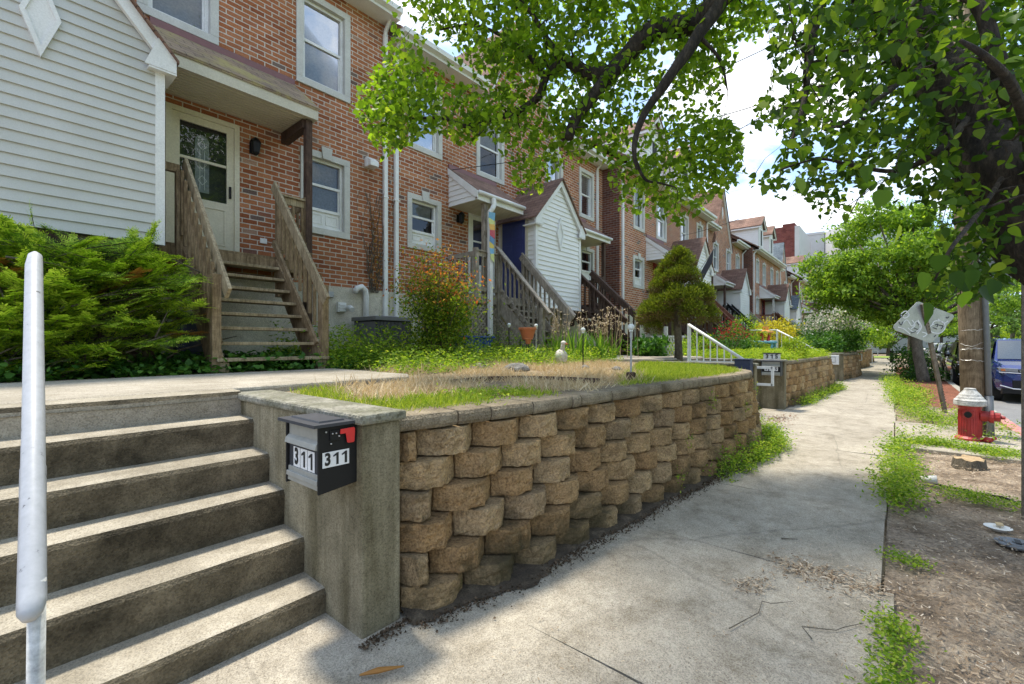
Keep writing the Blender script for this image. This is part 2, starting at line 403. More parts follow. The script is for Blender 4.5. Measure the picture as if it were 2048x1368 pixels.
MT['asphalt'] = simple('road_asphalt', [(.3,(.16,.158,.155)),(.7,(.24,.237,.23))], 1, .85, .4, .005, 150)
MT['kerb'] = concrete('kerb_concrete', (.42,.40,.36), (.28,.27,.24), .5, 2, 60, .4)
MT['redkerb'] = simple('faded_red_kerb_paint', [(.3,(.42,.13,.12)),(.6,(.50,.24,.22)),(.75,(.48,.44,.40))], 6, .8, .3, .004, 60)
MT['bark'] = simple('dark_bark', [(.3,(.012,.009,.007)),(.5,(.034,.026,.019)),(.7,(.085,.066,.05))], 22, .95, 1.0, .02, 60, vs=(1,1,.35), fineamt=.5)
MT['bark2'] = simple('grey_bark', [(.3,(.06,.05,.035)),(.6,(.16,.135,.10)),(.75,(.22,.19,.15))], 8, .95, .9, .02, 50, vs=(1,1,.4), fineamt=.5)
MT['pole'] = woodmat('utility_pole_wood', (.30,.235,.16), (.15,.11,.07))
MT['conduit'] = plain('grey_conduit', (.16,.17,.18), .5, .3)
MT['cap_old'] = simple('worn_white_paint', [(.3,(.28,.27,.25)),(.5,(.52,.51,.48)),(.7,(.68,.67,.64))], 12, .7, .5, .005, 60)
MT['hydrant'] = simple('hydrant_red_paint', [(.28,(.16,.02,.018)),(.5,(.36,.022,.02)),(.7,(.45,.035,.03))], 7, .45, .25, .004, 50, fineamt=.2)
MT['galv'] = simple('galvanised_steel', [(.3,(.36,.37,.38)),(.65,(.48,.49,.50))], 5, .5, .1, .002, 40, .5, fineamt=.15)
MT['rust'] = simple('rusty_steel_post', [(.3,(.10,.085,.07)),(.55,(.22,.18,.14)),(.7,(.30,.26,.21))], 10, .7, .4, .004, 50, .2)
MT['terra'] = plain('terracotta', (.42,.13,.05), .7)
MT['acgrey'] = plain('grey_enamel', (.17,.17,.165), .5)
MT['bluebin'] = plain('blue_plastic', (.02,.06,.26), .4)
MT['pvc'] = plain('white_plastic', (.72,.72,.69), .45)
MT['goose'] = simple('white_painted_concrete', [(.3,(.50,.45,.38)),(.6,(.75,.72,.66))], 5, .7, .3, .004, 40)
MT['rock'] = simple('grey_rock', [(.3,(.10,.095,.085)),(.6,(.27,.255,.235))], 6, .95, .8, .02, 30)
# foliage
MT['lf_pear'] = leafmat('pear_leaf', [(0,(.075,.14,.014)),(.35,(.11,.20,.02)),(.7,(.17,.28,.027)),(.92,(.25,.36,.04)),(1,(.32,.40,.06))], .58, .5, (1.7,1.7,.6), .2)
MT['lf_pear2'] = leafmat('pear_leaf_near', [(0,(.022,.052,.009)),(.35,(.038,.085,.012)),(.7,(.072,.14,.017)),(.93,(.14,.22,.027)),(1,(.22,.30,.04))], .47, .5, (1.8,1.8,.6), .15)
MT['lf_maple'] = leafmat('street_tree_leaf', [(0,(.085,.165,.025)),(.4,(.14,.25,.034)),(.8,(.24,.37,.045)),(1,(.36,.47,.07))], .5, .55, None, .12)
MT['lf_far'] = leafmat('far_leaf', [(0,(.06,.12,.03)),(.5,(.10,.19,.045)),(1,(.18,.29,.07))], .3, .6, None, .1)
MT['lf_yew'] = leafmat('yew_needle', [(0,(.075,.155,.02)),(.35,(.16,.29,.03)),(.7,(.30,.44,.04)),(1,(.50,.60,.07))], .45, .5, None, .15)
MT['lf_yew2'] = leafmat('yew_new_growth', [(0,(.38,.52,.05)),(.6,(.52,.66,.08)),(1,(.66,.75,.15))], .45, .5, None, .1)
MT['lf_dry'] = leafmat('dead_needle', [(0,(.30,.13,.03)),(1,(.46,.24,.07))], .3, .7)
MT['lf_nan'] = leafmat('nandina_leaf', [(0,(.05,.11,.015)),(.5,(.14,.23,.022)),(1,(.36,.42,.05))], .5, .5, None, .15)
MT['lf_red'] = leafmat('nandina_red_leaf', [(0,(.46,.13,.04)),(.5,(.62,.26,.07)),(1,(.62,.44,.10))], .45, .5, (1.4,1.1,.6), .15)
MT['lf_con'] = leafmat('conifer_needle', [(0,(.07,.095,.015)),(.4,(.12,.16,.02)),(.8,(.19,.24,.028)),(1,(.28,.31,.045))], .3, .6, None, .1)
MT['lf_conb'] = leafmat('brown_conifer_needle', [(0,(.09,.06,.02)),(1,(.17,.12,.04))], .2, .7)
MT['lf_weed'] = leafmat('weed_leaf', [(0,(.09,.18,.02)),(.5,(.19,.31,.03)),(.85,(.33,.44,.05)),(1,(.46,.50,.10))], .45, .55, None, .15)
MT['lf_ivy'] = leafmat('ivy_leaf', [(0,(.025,.08,.015)),(.6,(.06,.16,.025)),(1,(.12,.25,.04))], .35, .45, None, .2)
MT['lf_straw'] = leafmat('straw', [(0,(.46,.33,.18)),(.5,(.62,.49,.30)),(1,(.74,.63,.44))], .25, .8, (1.1,1.05,.8), .05)
MT['lf_grass'] = leafmat('grass_blade', [(0,(.14,.22,.025)),(.5,(.26,.35,.04)),(.85,(.38,.45,.07)),(1,(.52,.49,.17))], .4, .6, None, .1)
MT['lf_iris'] = leafmat('iris_blade', [(0,(.09,.19,.03)),(.6,(.16,.30,.045)),(1,(.30,.42,.07))], .4, .5, None, .2)
MT['lf_yellow'] = leafmat('golden_leaf', [(0,(.42,.36,.02)),(1,(.62,.55,.04))], .35, .6)
MT['lf_white'] = leafmat('white_blossom', [(0,(.50,.46,.36)),(1,(.75,.72,.64))], .3, .7, (1,1,.95))
MT['lf_rose'] = leafmat('red_rose_petal', [(0,(.32,.008,.02)),(1,(.5,.02,.04))], .3, .6, (1.2,.8,.8))
MT['lf_lime'] = leafmat('lime_shrub_leaf', [(0,(.15,.25,.02)),(.6,(.27,.38,.03)),(1,(.42,.48,.06))], .35, .6, None, .1)
MT['flower'] = leafmat('dry_iris_flower', [(0,(.48,.36,.24)),(1,(.68,.57,.42))], .3, .8, (1,1,.9))
# ================================================================== GROUND AND STREET
def struct(name, mb, mat, **k):
    o = mb.build(name, mat, **k); o['kind'] = 'structure'; return o
def fbm(x, y, z=0, s=1.0): return mnoise.fractal(Vector((x*s, y*s, z)), .9, 2.0, 4)

g = MB(); g.add([(-60,-90,-.16),(400,-90,-.16),(400,120,-.16),(-60,120,-.16)], [(0,1,2,3)])
struct('ground', g, MT['soil'])
g = MB(); g.add([(-30,-9.2,-.13),(300,-9.2,-.13),(300,-1.62,-.13),(-30,-1.62,-.13)], [(0,1,2,3)])
struct('road', g, MT['asphalt'])
# kerb: red beside the hydrant
g = MB(); 
for i in range(80):
    x = -20+i*2.4
    if 6.8 < x+1 < 13.4: continue
    g.box(x, x+2.39, -1.62, -1.46, -.15, .0)
struct('kerb', g, MT['kerb'], bevel=.015)
g = MB(); g.box(6.4, 9.29, -1.62, -1.46, -.15, .004); g.box(9.3, 13.2, -1.62, -1.46, -.15, .002)
struct('red_kerb', g, MT['redkerb'], bevel=.015)
# dirt strip (grid with small humps)
def sheet(x0, x1, y0, y1, st, zf, drop=None):
    nx = max(1, round((x1-x0)/st)); ny = max(1, round((y1-y0)/st)); m = MB()
    vs = []
    for i in range(nx+1):
        for j in range(ny+1):
            x = x0+(x1-x0)*i/nx; y = y0+(y1-y0)*j/ny; vs.append((x, y, zf(x, y)))
    fs = []
    for i in range(nx):
        for j in range(ny):
            xm = x0+(x1-x0)*(i+.5)/nx; ym = y0+(y1-y0)*(j+.5)/ny
            if drop and drop(xm, ym): continue
            a = i*(ny+1)+j; fs.append((a, a+ny+1, a+ny+2, a+1))
    return m.add(vs, fs)
struct('dirt_verge', sheet(-3, 14, -1.47, .05, .07, lambda x, y: -.035+.03*fbm(x, y, 1, 1.6)+.012*fbm(x, y, 3, 7)), MT['dirt'], smooth=True)
struct('mulch_verge', sheet(14, 36, -1.47, .05, .2, lambda x, y: -.015+.03*fbm(x, y, 1, 1.1)), MT['redmulch'], smooth=True)
struct('far_verge', sheet(36, 90, -1.47, .05, .8, lambda x, y: -.02), MT['dirt'])
# hydrant pad
g = MB(); g.prism([(8.05,-1.46),(10.75,-1.46),(10.72,.0),(8.15,.0)], 'z', -.1, .012)
struct('concrete_pad', g, MT['walk'], bevel=.01)
# pavement slabs
joints = [-4.5,-3,-1.45,.12,1.78,3.32,4.84,6.1,7.34,9.0,10.6,12.2,13.8,15.4,17.0,18.6,20.2,21.8,23.4,25,26.6,28.2,29.8,31.4,33,35,37,39,41,43,45,48,51,54,57,60,64,70]
g = MB(); hs = random.Random(3)
for i in range(len(joints)-1):
    a, b = joints[i], joints[i+1]; h = hs.uniform(-.004, .006)
    if i in (4, 5): h = .0
    sk = hs.uniform(-.03, .03); e = hs.uniform(-.02, .02)+(.05 if 3 < a < 5 else 0)
    n = 8; top = []
    ybk = 2.6 if b < 12 else 2.2
    for k in range(n+1):
        y = .0+e+(ybk-e)*k/n; top.append((y, .004*fbm(a, y, 2, 2)))
    vs = []
    for (y, dz) in top:
        jx = sk*(y-1)+.006*fbm(a, y*6, 5)
        vs += [(a+.007+jx, y, h+dz), (b-.007+sk*(y-1), y, h+dz+.003)]
    bot = len(vs)
    vs += [(v[0], v[1], -.12) for v in vs]
    fs = []
    for k in range(n):
        q = 2*k; fs.append((q, q+1, q+3, q+2))
        fs += [(q, q+2, bot+q+2, bot+q), (q+1, bot+q+1, bot+q+3, q+3)]
    fs += [(0, bot, bot+1, 1), (2*n, 2*n+1, bot+2*n+1, bot+2*n)]
    g.add(vs, fs)
struct('sidewalk', g, MT['walk'])
g = MB(); g.add([(-5,.05,-.045),(70,.05,-.045),(70,3.2,-.045),(-5,3.2,-.045)], [(0,1,2,3)])
struct('joint_soil', g, MT['soil'])

# ================================================================== CONCRETE STEPS, PIER, MAILBOX (house 311)
NOSE = [(2.26,.129),(2.50,.331),(2.75,.543),(2.96,.724),(3.21,.913),(3.42,1.08)]
def stair(xa, xb, label, y0=0.0):
    t = thing('concrete_steps', label, 'steps', ((xa+xb)/2, 2.3+y0, 0), 'concrete steps up from the sidewalk')
    for i, (y, z) in enumerate(NOSE):
        zb = NOSE[i-1][1] if i else -.05
        yb = NOSE[i+1][0]+.02 if i+1 < len(NOSE) else 3.75
        n = 26; m = MB(); vs = []
        for k in range(n+1):
            x = xa+(xb-xa)*k/n
            w = .007*fbm(x*3, i*7.3, 0, 1); w2 = .005*fbm(x*5, i*3.1, 4, 1)
            vs += [(x, y+y0+.012+w*.5, zb-.02), (x, y+y0+.004+w, z-.028+w2), (x, y+y0+.018+w, z-.004), (x, y+y0+.04, z+w2*.2), (x, yb+y0, z+.006)]
        fs = []
        for k in range(n):
            q = 5*k
            for j in range(4): fs.append((q+j, q+5+j, q+6+j, q+j+1))
        e = 5*n
        m.add(vs, fs)
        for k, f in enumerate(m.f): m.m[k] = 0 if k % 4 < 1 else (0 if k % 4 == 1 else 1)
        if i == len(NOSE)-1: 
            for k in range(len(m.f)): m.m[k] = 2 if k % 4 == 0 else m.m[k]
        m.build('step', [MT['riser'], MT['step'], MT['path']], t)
    return t
stair(-1.25, 1.19, 'five worn concrete steps with dark risers in the foreground, leading up from the sidewalk')
# end wall of the stair with its cap
def pier(x0, x1, y0, y1, label, h=1.015):
    t = thing('stair_wall', label, 'wall', ((x0+x1)/2, y0, 0), 'concrete stair walls')
    m = MB(); n = 14
    m.box(x0, x1, y0, y1, -.06, h); m.build('wall', MT['pier'], t, bevel=.012)
    m = MB(); vs = []; k = 30
    m.prism([(y0-.025, h), (y1+.02, h), (y1+.02, h+.05), (y0-.025, h+.05)], 'x', x0-.022, x1+.022)
    o = m.build('cap', MT['cap'], t, bevel=.014)
    return t
pier(1.19, 1.41, 1.93, 3.5, 'weathered concrete stair wall with flat cap in the foreground, carrying the black 311 mailbox')

def text(s, size, loc, rot, mat, parent, bold=.0, name='number', sx=1):
    if s == '1':    # a one with a flag, like the printed stickers
        h = size*.72; w = size*.16; q = MB()
        pts = [(-.1*w,-h/2),(w*.9,-h/2),(w*.9,h/2),(w*.15,h/2),(-1.3*w,h*.30),(-1.3*w,h*.17),(-.1*w,h*.27)]
        me = bpy.data.meshes.new(name); me.from_pydata([(x,y,0) for x, y in pts], [], [(0,1,6),(1,2,6),(2,3,6),(3,4,5,6)]); me.materials.append(mat)
        M = Matrix.Translation(loc) @ Matrix.Rotation(rot, 4, 'Z') @ Matrix.Rotation(R(90), 4, 'X'); root = parent
        while root.parent is not None: root = root.parent
        me.transform(Matrix.Translation(-ORG[root]) @ M); o = bpy.data.objects.new(name, me); COL.objects.link(o); o.parent = parent
        return o
    cu = bpy.data.curves.new('t', 'FONT'); cu.body = s; cu.size = size; cu.offset = bold; cu.align_x = 'CENTER'; cu.align_y = 'CENTER'; cu.extrude = .0006
    ob = bpy.data.objects.new('t', cu); COL.objects.link(ob)
    dg = bpy.context.evaluated_depsgraph_get(); dg.update()
    me = bpy.data.meshes.new_from_object(ob.evaluated_get(dg)); bpy.data.objects.remove(ob); bpy.data.curves.remove(cu)
    me.name = name; me.materials.clear(); me.materials.append(mat)
    M = Matrix.Translation(loc) @ Matrix.Rotation(rot, 4, 'Z') @ Matrix.Rotation(R(90), 4, 'X') @ Matrix.Diagonal((sx, 1, 1, 1))
    root = parent
    while root.parent is not None: root = root.parent
    me.transform(Matrix.Translation(-ORG[root]) @ M)
    o = bpy.data.objects.new(name, me); COL.objects.link(o); o.parent = parent
    return o

def mailbox(x0, x1, y0, y1, z0, z1, label, digits, dark, panelmat):
    """hangs on a wall face at x1; front faces -X, side faces -Y"""
    t = thing('mailbox', label, 'mailbox', (x1, (y0+y1)/2, z0), 'house number mailboxes')
    m = MB()
    m.prism([(x0,z0),(x1,z0+.02),(x1,z1),(x0,z1)], 'y', y0, y0+.012); m.prism([(x0,z0),(x1,z0+.02),(x1,z1),(x0,z1)], 'y', y1-.012, y1)
    m.box(x0+.03, x1, y0+.012, y1-.012, z0+.02, z1)
    m.build('body', dark, t, bevel=.002)
    w = z1-z0
    m = MB(); m.box(x0+.012, x0+.03, y0+.013, y1-.013, z1-.36*w+.015, z1-.004)
    m.prism([(x0+.012, z1-.36*w), (x0-.012, z1-.36*w+.006), (x0-.006, z1-.36*w+.03), (x0+.012, z1-.36*w+.045)], 'y', y0+.013, y1-.013)
    m.build('slot_flap', MT['silver'], t, bevel=.002)
    m = MB(); m.box(x0+.014, x0+.03, y0+.013, y1-.013, z0+.085, z1-.36*w)
    d = m.build('door', panelmat, t)
    m = MB(); m.prism([(x0+.004, z0+.015), (x0+.03, z0+.015), (x0+.03, z0+.085), (x0+.008, z0+.085)], 'y', y0+.013, y1-.013)
    m.prism([(x0-.004, z0+.04), (x0+.01, z0+.04), (x0+.01, z0+.062), (x0-.002, z0+.062)], 'y', y0+.013, y1-.013)
    m.build('lower_rail', MT['silver'], t, bevel=.002)
    m = MB(); a, b, c, e = x0-.03, x1-.004, y0-.02, y1+.02
    m.box(a, b, c, e, z1, z1+.014)
    q = .045
    cx, cy = (a+b)/2, (c+e)/2
    m.add([(a+q,c+q,z1+.0145),(b-q,c+q,z1+.0145),(b-q,e-q,z1+.0145),(a+q,e-q,z1+.0145),(a+q+.004,c+q+.004,z1+.022),(b-q-.004,c+q+.004,z1+.022),(b-q-.004,e-q-.004,z1+.022),(a+q+.004,e-q-.004,z1+.022),(cx,cy,z1+.04)],
          [(0,1,5,4),(1,2,6,5),(2,3,7,6),(3,0,4,7),(4,5,8),(5,6,8),(6,7,8),(7,4,8)])
    m.build('lid', MT['dgrey'] if dark is MT['blackmetal'] else dark, t)
    return t, d
mb, door = mailbox(1.0, 1.19, 1.975, 2.305, .72, 1.025, 'black and silver wall mailbox numbered 311 with a raised red flag, in the foreground', '311', MT['blackmetal'], MT['dgrey'])
# number stickers on front and side
for k, ch in enumerate('311'):
    yy = 2.21-k*.072
    m = MB(); m.box(1.0108, 1.0125, yy-.033, yy+.033, .808, .903); pl = m.build('number_sticker', MT['label'], mb)
    text(ch, .105, (1.0095, yy, .8555), R(-90), MT['ink'], pl, .004, 'numeral', .8)
m = MB(); m.box(1.018, 1.148, 1.9715, 1.9735, .838, .908); pl = m.build('number_sticker', MT['label'], mb)
for k, ch in enumerate('311'):
    text(ch, .076, (1.042+k*.042, 1.9705, .873), 0, MT['ink'], pl, .0028, 'numeral', .8)
m = MB(); m.box(1.052, 1.104, 1.966, 1.975, .958, 1.004); br = m.build('flag_bracket', MT['blackmetal'], mb, bevel=.002)
m = MB()
for (x, z) in ((1.062,.99),(1.08,.99),(1.094,.975),(1.055,.945)): m.tube([(x,1.968,z),(x,1.962,z)], .0036, 8)
m.build('screw', MT['chrome'], br, smooth=True)
m = MB(); m.prism([(1.098,1.006),(1.098,.984),(1.125,.984),(1.132,.942),(1.137,.937),(1.165,.937),(1.169,.942),(1.172,1.002),(1.167,1.008)], 'y', 1.958, 1.965)
m.build('flag', MT['flagred'], mb, bevel=.002)
m = MB(); m.tube([(1.035,1.9745,1.0),(1.035,1.97,1.0)], .004, 8); m.build('rivet', MT['galv'], mb)

# hand rail at the steps: a thick sloping rail and the thin post under its lower end
t = thing('handrail', 'thick scuffed silver handrail rising over the concrete steps in the left foreground', 'handrail', (.09,1.53,0))
m = MB()
pts = [(.084,1.50,.775),(.086,1.512,.785),(.09,1.53,.80),(.12,1.98,1.155),(.16,2.62,1.71),(.166,2.665,1.755),(.167,2.685,1.77)]
m.tube(pts, [.012,.022,.0255,.0255,.0255,.0215,.010], 20); m.build('rail', MT['railpaint'], t, smooth=True)
m = MB(); m.tube([(.10,1.56,.84),(.094,1.55,.10),(.094,1.55,-.02)], [.0165,.0165,.0165], 14); m.build('post', MT['post'], t, smooth=True)
m = MB(); m.tube([(.108,1.80,.985),(.112,1.86,1.05)], .0268, 20, False); m.build('joint_collar', MT['railpaint'], t, smooth=True)

# ================================================================== BLOCK RETAINING WALLS
def catmull(P, n=16):
    out = []
    for i in range(len(P)-1):
        p0 = P[max(i-1,0)]; p1 = P[i]; p2 = P[i+1]; p3 = P[min(i+2,len(P)-1)]
        for k in range(n):
            t = k/n
            out.append(tuple(.5*((2*b)+(-a+c)*t+(2*a-5*b+4*c-d)*t*t+(-a+3*b-3*c+d)*t**3) for a, b, c, d in zip(p0,p1,p2,p3)))
    out.append(P[-1]); return out
class Path2:
    def __init__(s, P):
        s.p = [Vector((a[0],a[1])) for a in catmull(P)]; s.l = [0]
        for a, b in zip(s.p, s.p[1:]): s.l.append(s.l[-1]+(b-a).length)
        s.L = s.l[-1]
    def at(s, d):
        d = min(max(d, 0), s.L-1e-6)
        import bisect
        i = min(bisect.bisect_right(s.l, d)-1, len(s.p)-2)
        t = (d-s.l[i])/max(s.l[i+1]-s.l[i], 1e-9); a, b = s.p[i], s.p[i+1]
        i0, i1 = max(i-4, 0), min(i+5, len(s.p)-1)
        tg = (s.p[i1]-s.p[i0]).normalized()
        return a+(b-a)*t, Vector((-tg.y, tg.x))   # point, inward normal (towards the garden, +Y)
m, nt, b = newmat('split_face_block')
gq = nt.nodes.new('ShaderNodeNewGeometry'); v = coords(nt)
c = ramp(nt, gq.outputs['Random Per Island'], [(0,(.33,.205,.10)),(.4,(.42,.275,.14)),(.75,(.51,.36,.20)),(1,(.35,.25,.15))])
n1 = noisef(nt, v, 7, 8, .72); n2 = noisef(nt, v, 75, 5, .75); n3 = noisef(nt, v, 2.2, 7, .7, .4)
c = mix(nt, 1.0, c, ramp(nt, n1, [(.30,(.55,.53,.5)),(.5,(1,1,1)),(.7,(1.25,1.22,1.15))]), 'MULTIPLY')
c = mix(nt, 1.0, c, ramp(nt, n2, [(.32,(.42,.41,.4)),(.5,(1,1,1)),(.7,(1.5,1.48,1.42))]), 'MULTIPLY')
c = mix(nt, ramp(nt, n3, [(.50,(0,0,0)),(.68,(.75,.75,.75))]), c, (.058,.050,.030))
sz = nt.nodes.new('ShaderNodeSeparateXYZ'); nt.links.new(v, sz.inputs[0])
mr = nt.nodes.new('ShaderNodeMapRange'); mr.inputs[1].default_value = .75; mr.inputs[2].default_value = .0; mr.inputs[3].default_value = 0; mr.inputs[4].default_value = 1; nt.links.new(sz.outputs[2], mr.inputs[0])
mm = nd(nt, 'ShaderNodeMath', operation='MULTIPLY'); nt.links.new(mr.outputs[0], mm.inputs[0]); nt.links.new(n3, mm.inputs[1])
c = mix(nt, ramp(nt, mm.outputs[0], [(.28,(0,0,0)),(.52,(.72,.72,.72))]), c, (.070,.060,.032))
n5 = noisef(nt, v, 4.5, 6, .7)
c = mix(nt, ramp(nt, n5, [(.655,(0,0,0)),(.72,(.65,.65,.65))]), c, (.085,.11,.022))
nt.links.new(c, b.inputs['Base Color']); b.inputs['Roughness'].default_value = .97; b.inputs['Specular IOR Level'].default_value = .15
ad = nd(nt, 'ShaderNodeMath', operation='ADD'); nt.links.new(n2, ad.inputs[0]); nt.links.new(noisef(nt, v, 22, 6, .7), ad.inputs[1])
bump(nt, b, ad.outputs[0], 1.0, .02); MT['block'] = m
MT['capblock'] = concrete('cap_block', (.33,.275,.20), (.15,.12,.08), .7, 3.5, 110, .9)

def block(mb, path, s0, s1, z0, z1, off, nx, nz, seed, facet=.035, rough=.010, depth=.24, rnd=.012):
    vs = []; g = .006
    L = s1-s0
    for i in range(nx+1):
        t = i/nx; s = s0+g+(L-2*g)*t
        p, nrm = path.at(s)
        e = min(t, 1-t)*L                           # distance from block end
        k = max(0, 1-e/(.33*L)); fx = facet*k
        for j in range(nz+1):
            w = j/nz; z = z0+g+(z1-z0-2*g)*w
            q = p+nrm*(off+fx)
            x, y = q.x, q.y
            r = rough*(mnoise.noise(Vector((x*9, y*9+seed, z*9)))*.45+mnoise.noise(Vector((x*22, y*22, z*22+seed)))*.9+mnoise.noise(Vector((x*50, y*50, z*50+seed)))*.7)
            ee = min(w, 1-w)
            r2 = rnd*max(0, 1-ee*nz/1.6)**2+ (.006 if i in (0, nx) else 0)
            q = q+nrm*(r+r2)
            vs.append((q.x, q.y, z+ (.25*r if j in (0,nz) else 0)))
    fs = []
    for i in range(nx):
        for j in range(nz):
            a = i*(nz+1)+j; fs.append((a, a+nz+1, a+nz+2, a+1))
    nfront = len(vs); 
    for i in range(nx+1):
        s = s0+g+(L-2*g)*i/nx; p, nrm = path.at(s); q = p+nrm*(off+depth); vs += [(q.x, q.y, z1-g), (q.x, q.y, z0+g)]
    for i in range(nx):
        a = i*(nz+1)+nz; bq = nfront+2*i; fs.append((a, a+nz+1, bq+2, bq))
        a = i*(nz+1); fs.append((a, bq+1, bq+3, a+nz+1))
    fs.append(tuple(range(nz+1))+(nfront, nfront+1))
    a = nx*(nz+1); fs.append(tuple(a+j for j in range(nz, -1, -1))+(nfront+2*nx+1, nfront+2*nx))
    mb.add(vs, fs)
COURSE = .158; BAT = .025
def block_wall(P, label, detail, start_trim=0.0, bw=.395, ncourse=6):
    path = Path2(P); r = random.Random(int(P[0][0]*10))
    t = thing('retaining_wall', label, 'wall', (P[0][0], P[0][1], 0), 'retaining walls of split faced blocks')
    m = MB()
    for c in range(ncourse):
        s = -bw*(.45 if c % 2 else 0.02)-r.uniform(0, .06); z0 = -.02+c*COURSE
        while s < path.L-.05:
            w = bw*r.uniform(.94, 1.05); a = max(s, 0); e = min(s+w, path.L)
            if e-a > .07:
                far = a/path.L
                nx = (20 if far < .5 else 12) if detail == 2 else 6; nz = (10 if far < .5 else 6) if detail == 2 else 2
                block(m, path, a, e, z0, z0+COURSE, c*BAT+r.uniform(-.006, .006), nx, nz, r.random()*50, .105, .015 if detail == 2 else .012, .26, .005)
            s += w
    m.build('block_facing', MT['block'], t, smooth=False)
    m = MB(); s = 0; z0 = -.02+ncourse*COURSE
    while s < path.L-.02:
        w = bw*r.choice((.28, .62, .95, 1.1, 1.1)); e = min(s+w, path.L)
        if path.L-e < .12: e = path.L
        block(m, path, s, e, z0, z0+.093, ncourse*BAT-.012, 8 if detail == 2 else 3, 4 if detail == 2 else 2, r.random()*50, .004, .004, .34, .014)
        s = e
    m.build('cap_course', MT['capblock'], t, smooth=False)
    return path
W1 = [(1.412,1.86),(2.0,1.74),(2.6,1.67),(3.8,1.59),(5.2,1.45),(6.2,1.36),(7.0,1.38),(7.6,1.58),(8.1,1.98),(8.45,2.5),(8.6,3.1)]
def shiftw(dx, dy=0): return [(x+dx, y+dy) for x, y in W1]
PATHS = []
PATHS.append(block_wall(W1, 'long curving brown block retaining wall nearest the viewer, edging the front garden of 311', 2))
W2 = [(11.36,1.86),(12.3,1.70),(14,1.60),(15.9,1.50),(17.2,1.42),(18.1,1.48),(18.7,1.85),(19.1,2.4),(19.3,3.1)]
PATHS.append(block_wall(W2, 'curving brown block retaining wall beside the 315 mailbox, below bright green ground cover', 1))
W3 = [(21.35,1.55),(22.5,1.38),(24,1.20),(25.5,1.15),(26.6,1.2),(27.6,1.45),(28.4,2.1),(28.7,3.1)]
PATHS.append(block_wall(W3, 'dark shaded block retaining wall past the white wall box, third along the sidewalk', 1))
W4 = [(31.3,1.7),(33,1.45),(35,1.25),(37,1.25),(38.3,1.6),(38.9,2.4),(39,3.1)]
PATHS.append(block_wall(W4, 'low block retaining wall near the far end of the row, under overhanging plants', 1))
W5 = [(41.3,1.7),(43,1.4),(45.5,1.25),(47.5,1.4),(48.6,2.0),(49,3.1)]
PATHS.append(block_wall(W5, 'farthest block retaining wall at the end of the sidewalk', 0))
def foot_strip(path, s0, s1, w0, seed):
    m = MB(); vs = []; n = int((s1-s0)/.05)
    for k in range(n+1):
        p, nr = path.at(s0+(s1-s0)*k/n); w = max(.012, w0*(.55+1.3*fbm(p.x, p.y, seed, 1.7)+.5*fbm(p.x, p.y, seed+3, 7)))
        for a, z in ((.16,.034),(-.35*w,.018),(-.75*w,.0125),(-w,.0085)): q = p+nr*a if a > 0 else p+nr*(a); vs.append((q.x, q.y, z))
    m.add(vs, [(4*k+j, 4*k+j+1, 4*k+5+j, 4*k+4+j) for k in range(n) for j in range(3)])
    struct('soil_strip', m, MT['footsoil'], smooth=True)
MT['footsoil'] = simple('dark_crumbly_soil', [(.3,(.045,.032,.02)),(.55,(.095,.07,.045)),(.7,(.20,.155,.105))], 9, .97, .9, .02, 90, fineamt=.6)
foot_strip(PATHS[0], 0, 7.0, .085, 2); foot_strip(PATHS[1], 0, 7.5, .09, 5)
# later stairs with their walls
pier(8.66, 8.86, 1.85, 3.5, 'low concrete stair wall at the end of the first block wall, carrying a navy mailbox')
pier(11.12, 11.34, 1.80, 3.5, 'concrete stair wall carrying the 315 mailbox and number sign')
pier(19.0, 19.2, 2.4, 3.5, 'short concrete stair wall at the far end of the second block wall')
pier(21.1, 21.32, 1.50, 3.5, 'concrete stair wall with a white wall box, between the second and third block walls')
stair(8.86, 11.12, 'concrete steps between the navy mailbox and the 315 mailbox')
stair(19.3, 21.1, 'shaded concrete steps just before the white wall box')
stair(28.9, 31.2, 'far concrete steps beside the white rail loop')
stair(39.1, 41.2, 'farthest concrete steps at the end of the row')

# front garden terrace behind the walls
def wall_y(x):
    for P in (W1, W2, W3, W4, W5):
        if P[0][0]-.02 <= x <= P[-1][0]+.05:
            for a, b in zip(P, P[1:]):
                if a[0] <= x <= b[0]+1e-6: return a[1]+(b[1]-a[1])*(x-a[0])/max(b[0]-a[0], 1e-6)
            return P[-1][1]
    return None
def gz(x, y):
    return 1.0+.018*max(0, y-2)+.018*fbm(x, y, 6, 1.3)+.012*fbm(x, y, 9, 4)
m = MB()
def terrace(x0, x1, stp):
    n = int((x1-x0)/stp); ny = int(6.2/(stp*1.0)) if stp < .3 else 12
    vs = []; fs = []
    for i in range(n+1):
        x = x0+(x1-x0)*i/n; wy = wall_y(x); yb = (wy+.30) if wy is not None else 3.42
        for j in range(ny+1):
            y = yb+(7.95-yb)*(j/ny); vs.append((x, y, gz(x, y)))
    for i in range(n):
        for j in range(ny):
            a = i*(ny+1)+j; fs.append((a, a+ny+1, a+ny+2, a+1))
    m.add(vs, fs)
terrace(1.43, 8.6, .12); terrace(8.62, 11.34, .3); terrace(11.36, 19.3, .2); terrace(19.32, 21.33, .4); terrace(21.35, 28.7, .4); terrace(28.72, 31.28, .4); terrace(31.3, 39, .5); terrace(39.02, 41.28, .5); terrace(41.3, 60, .6)
terrace(-4, 1.18, .3)
struct('front_garden_soil', m, MT['soil'], smooth=True)
# paths
g = MB(); g.prism([(-4,3.55),(2.74,3.62),(2.95,3.9),(3.0,5.55),(-4,5.35)], 'z', .9, 1.088)
struct('garden_path', g, MT['path'], bevel=.02)
g = MB(); g.prism([(8.8,3.5),(11.2,3.5),(12.3,5.9),(7.6,5.5)], 'z', .9, 1.105)
struct('paved_walk', g, MT['path'], bevel=.02)

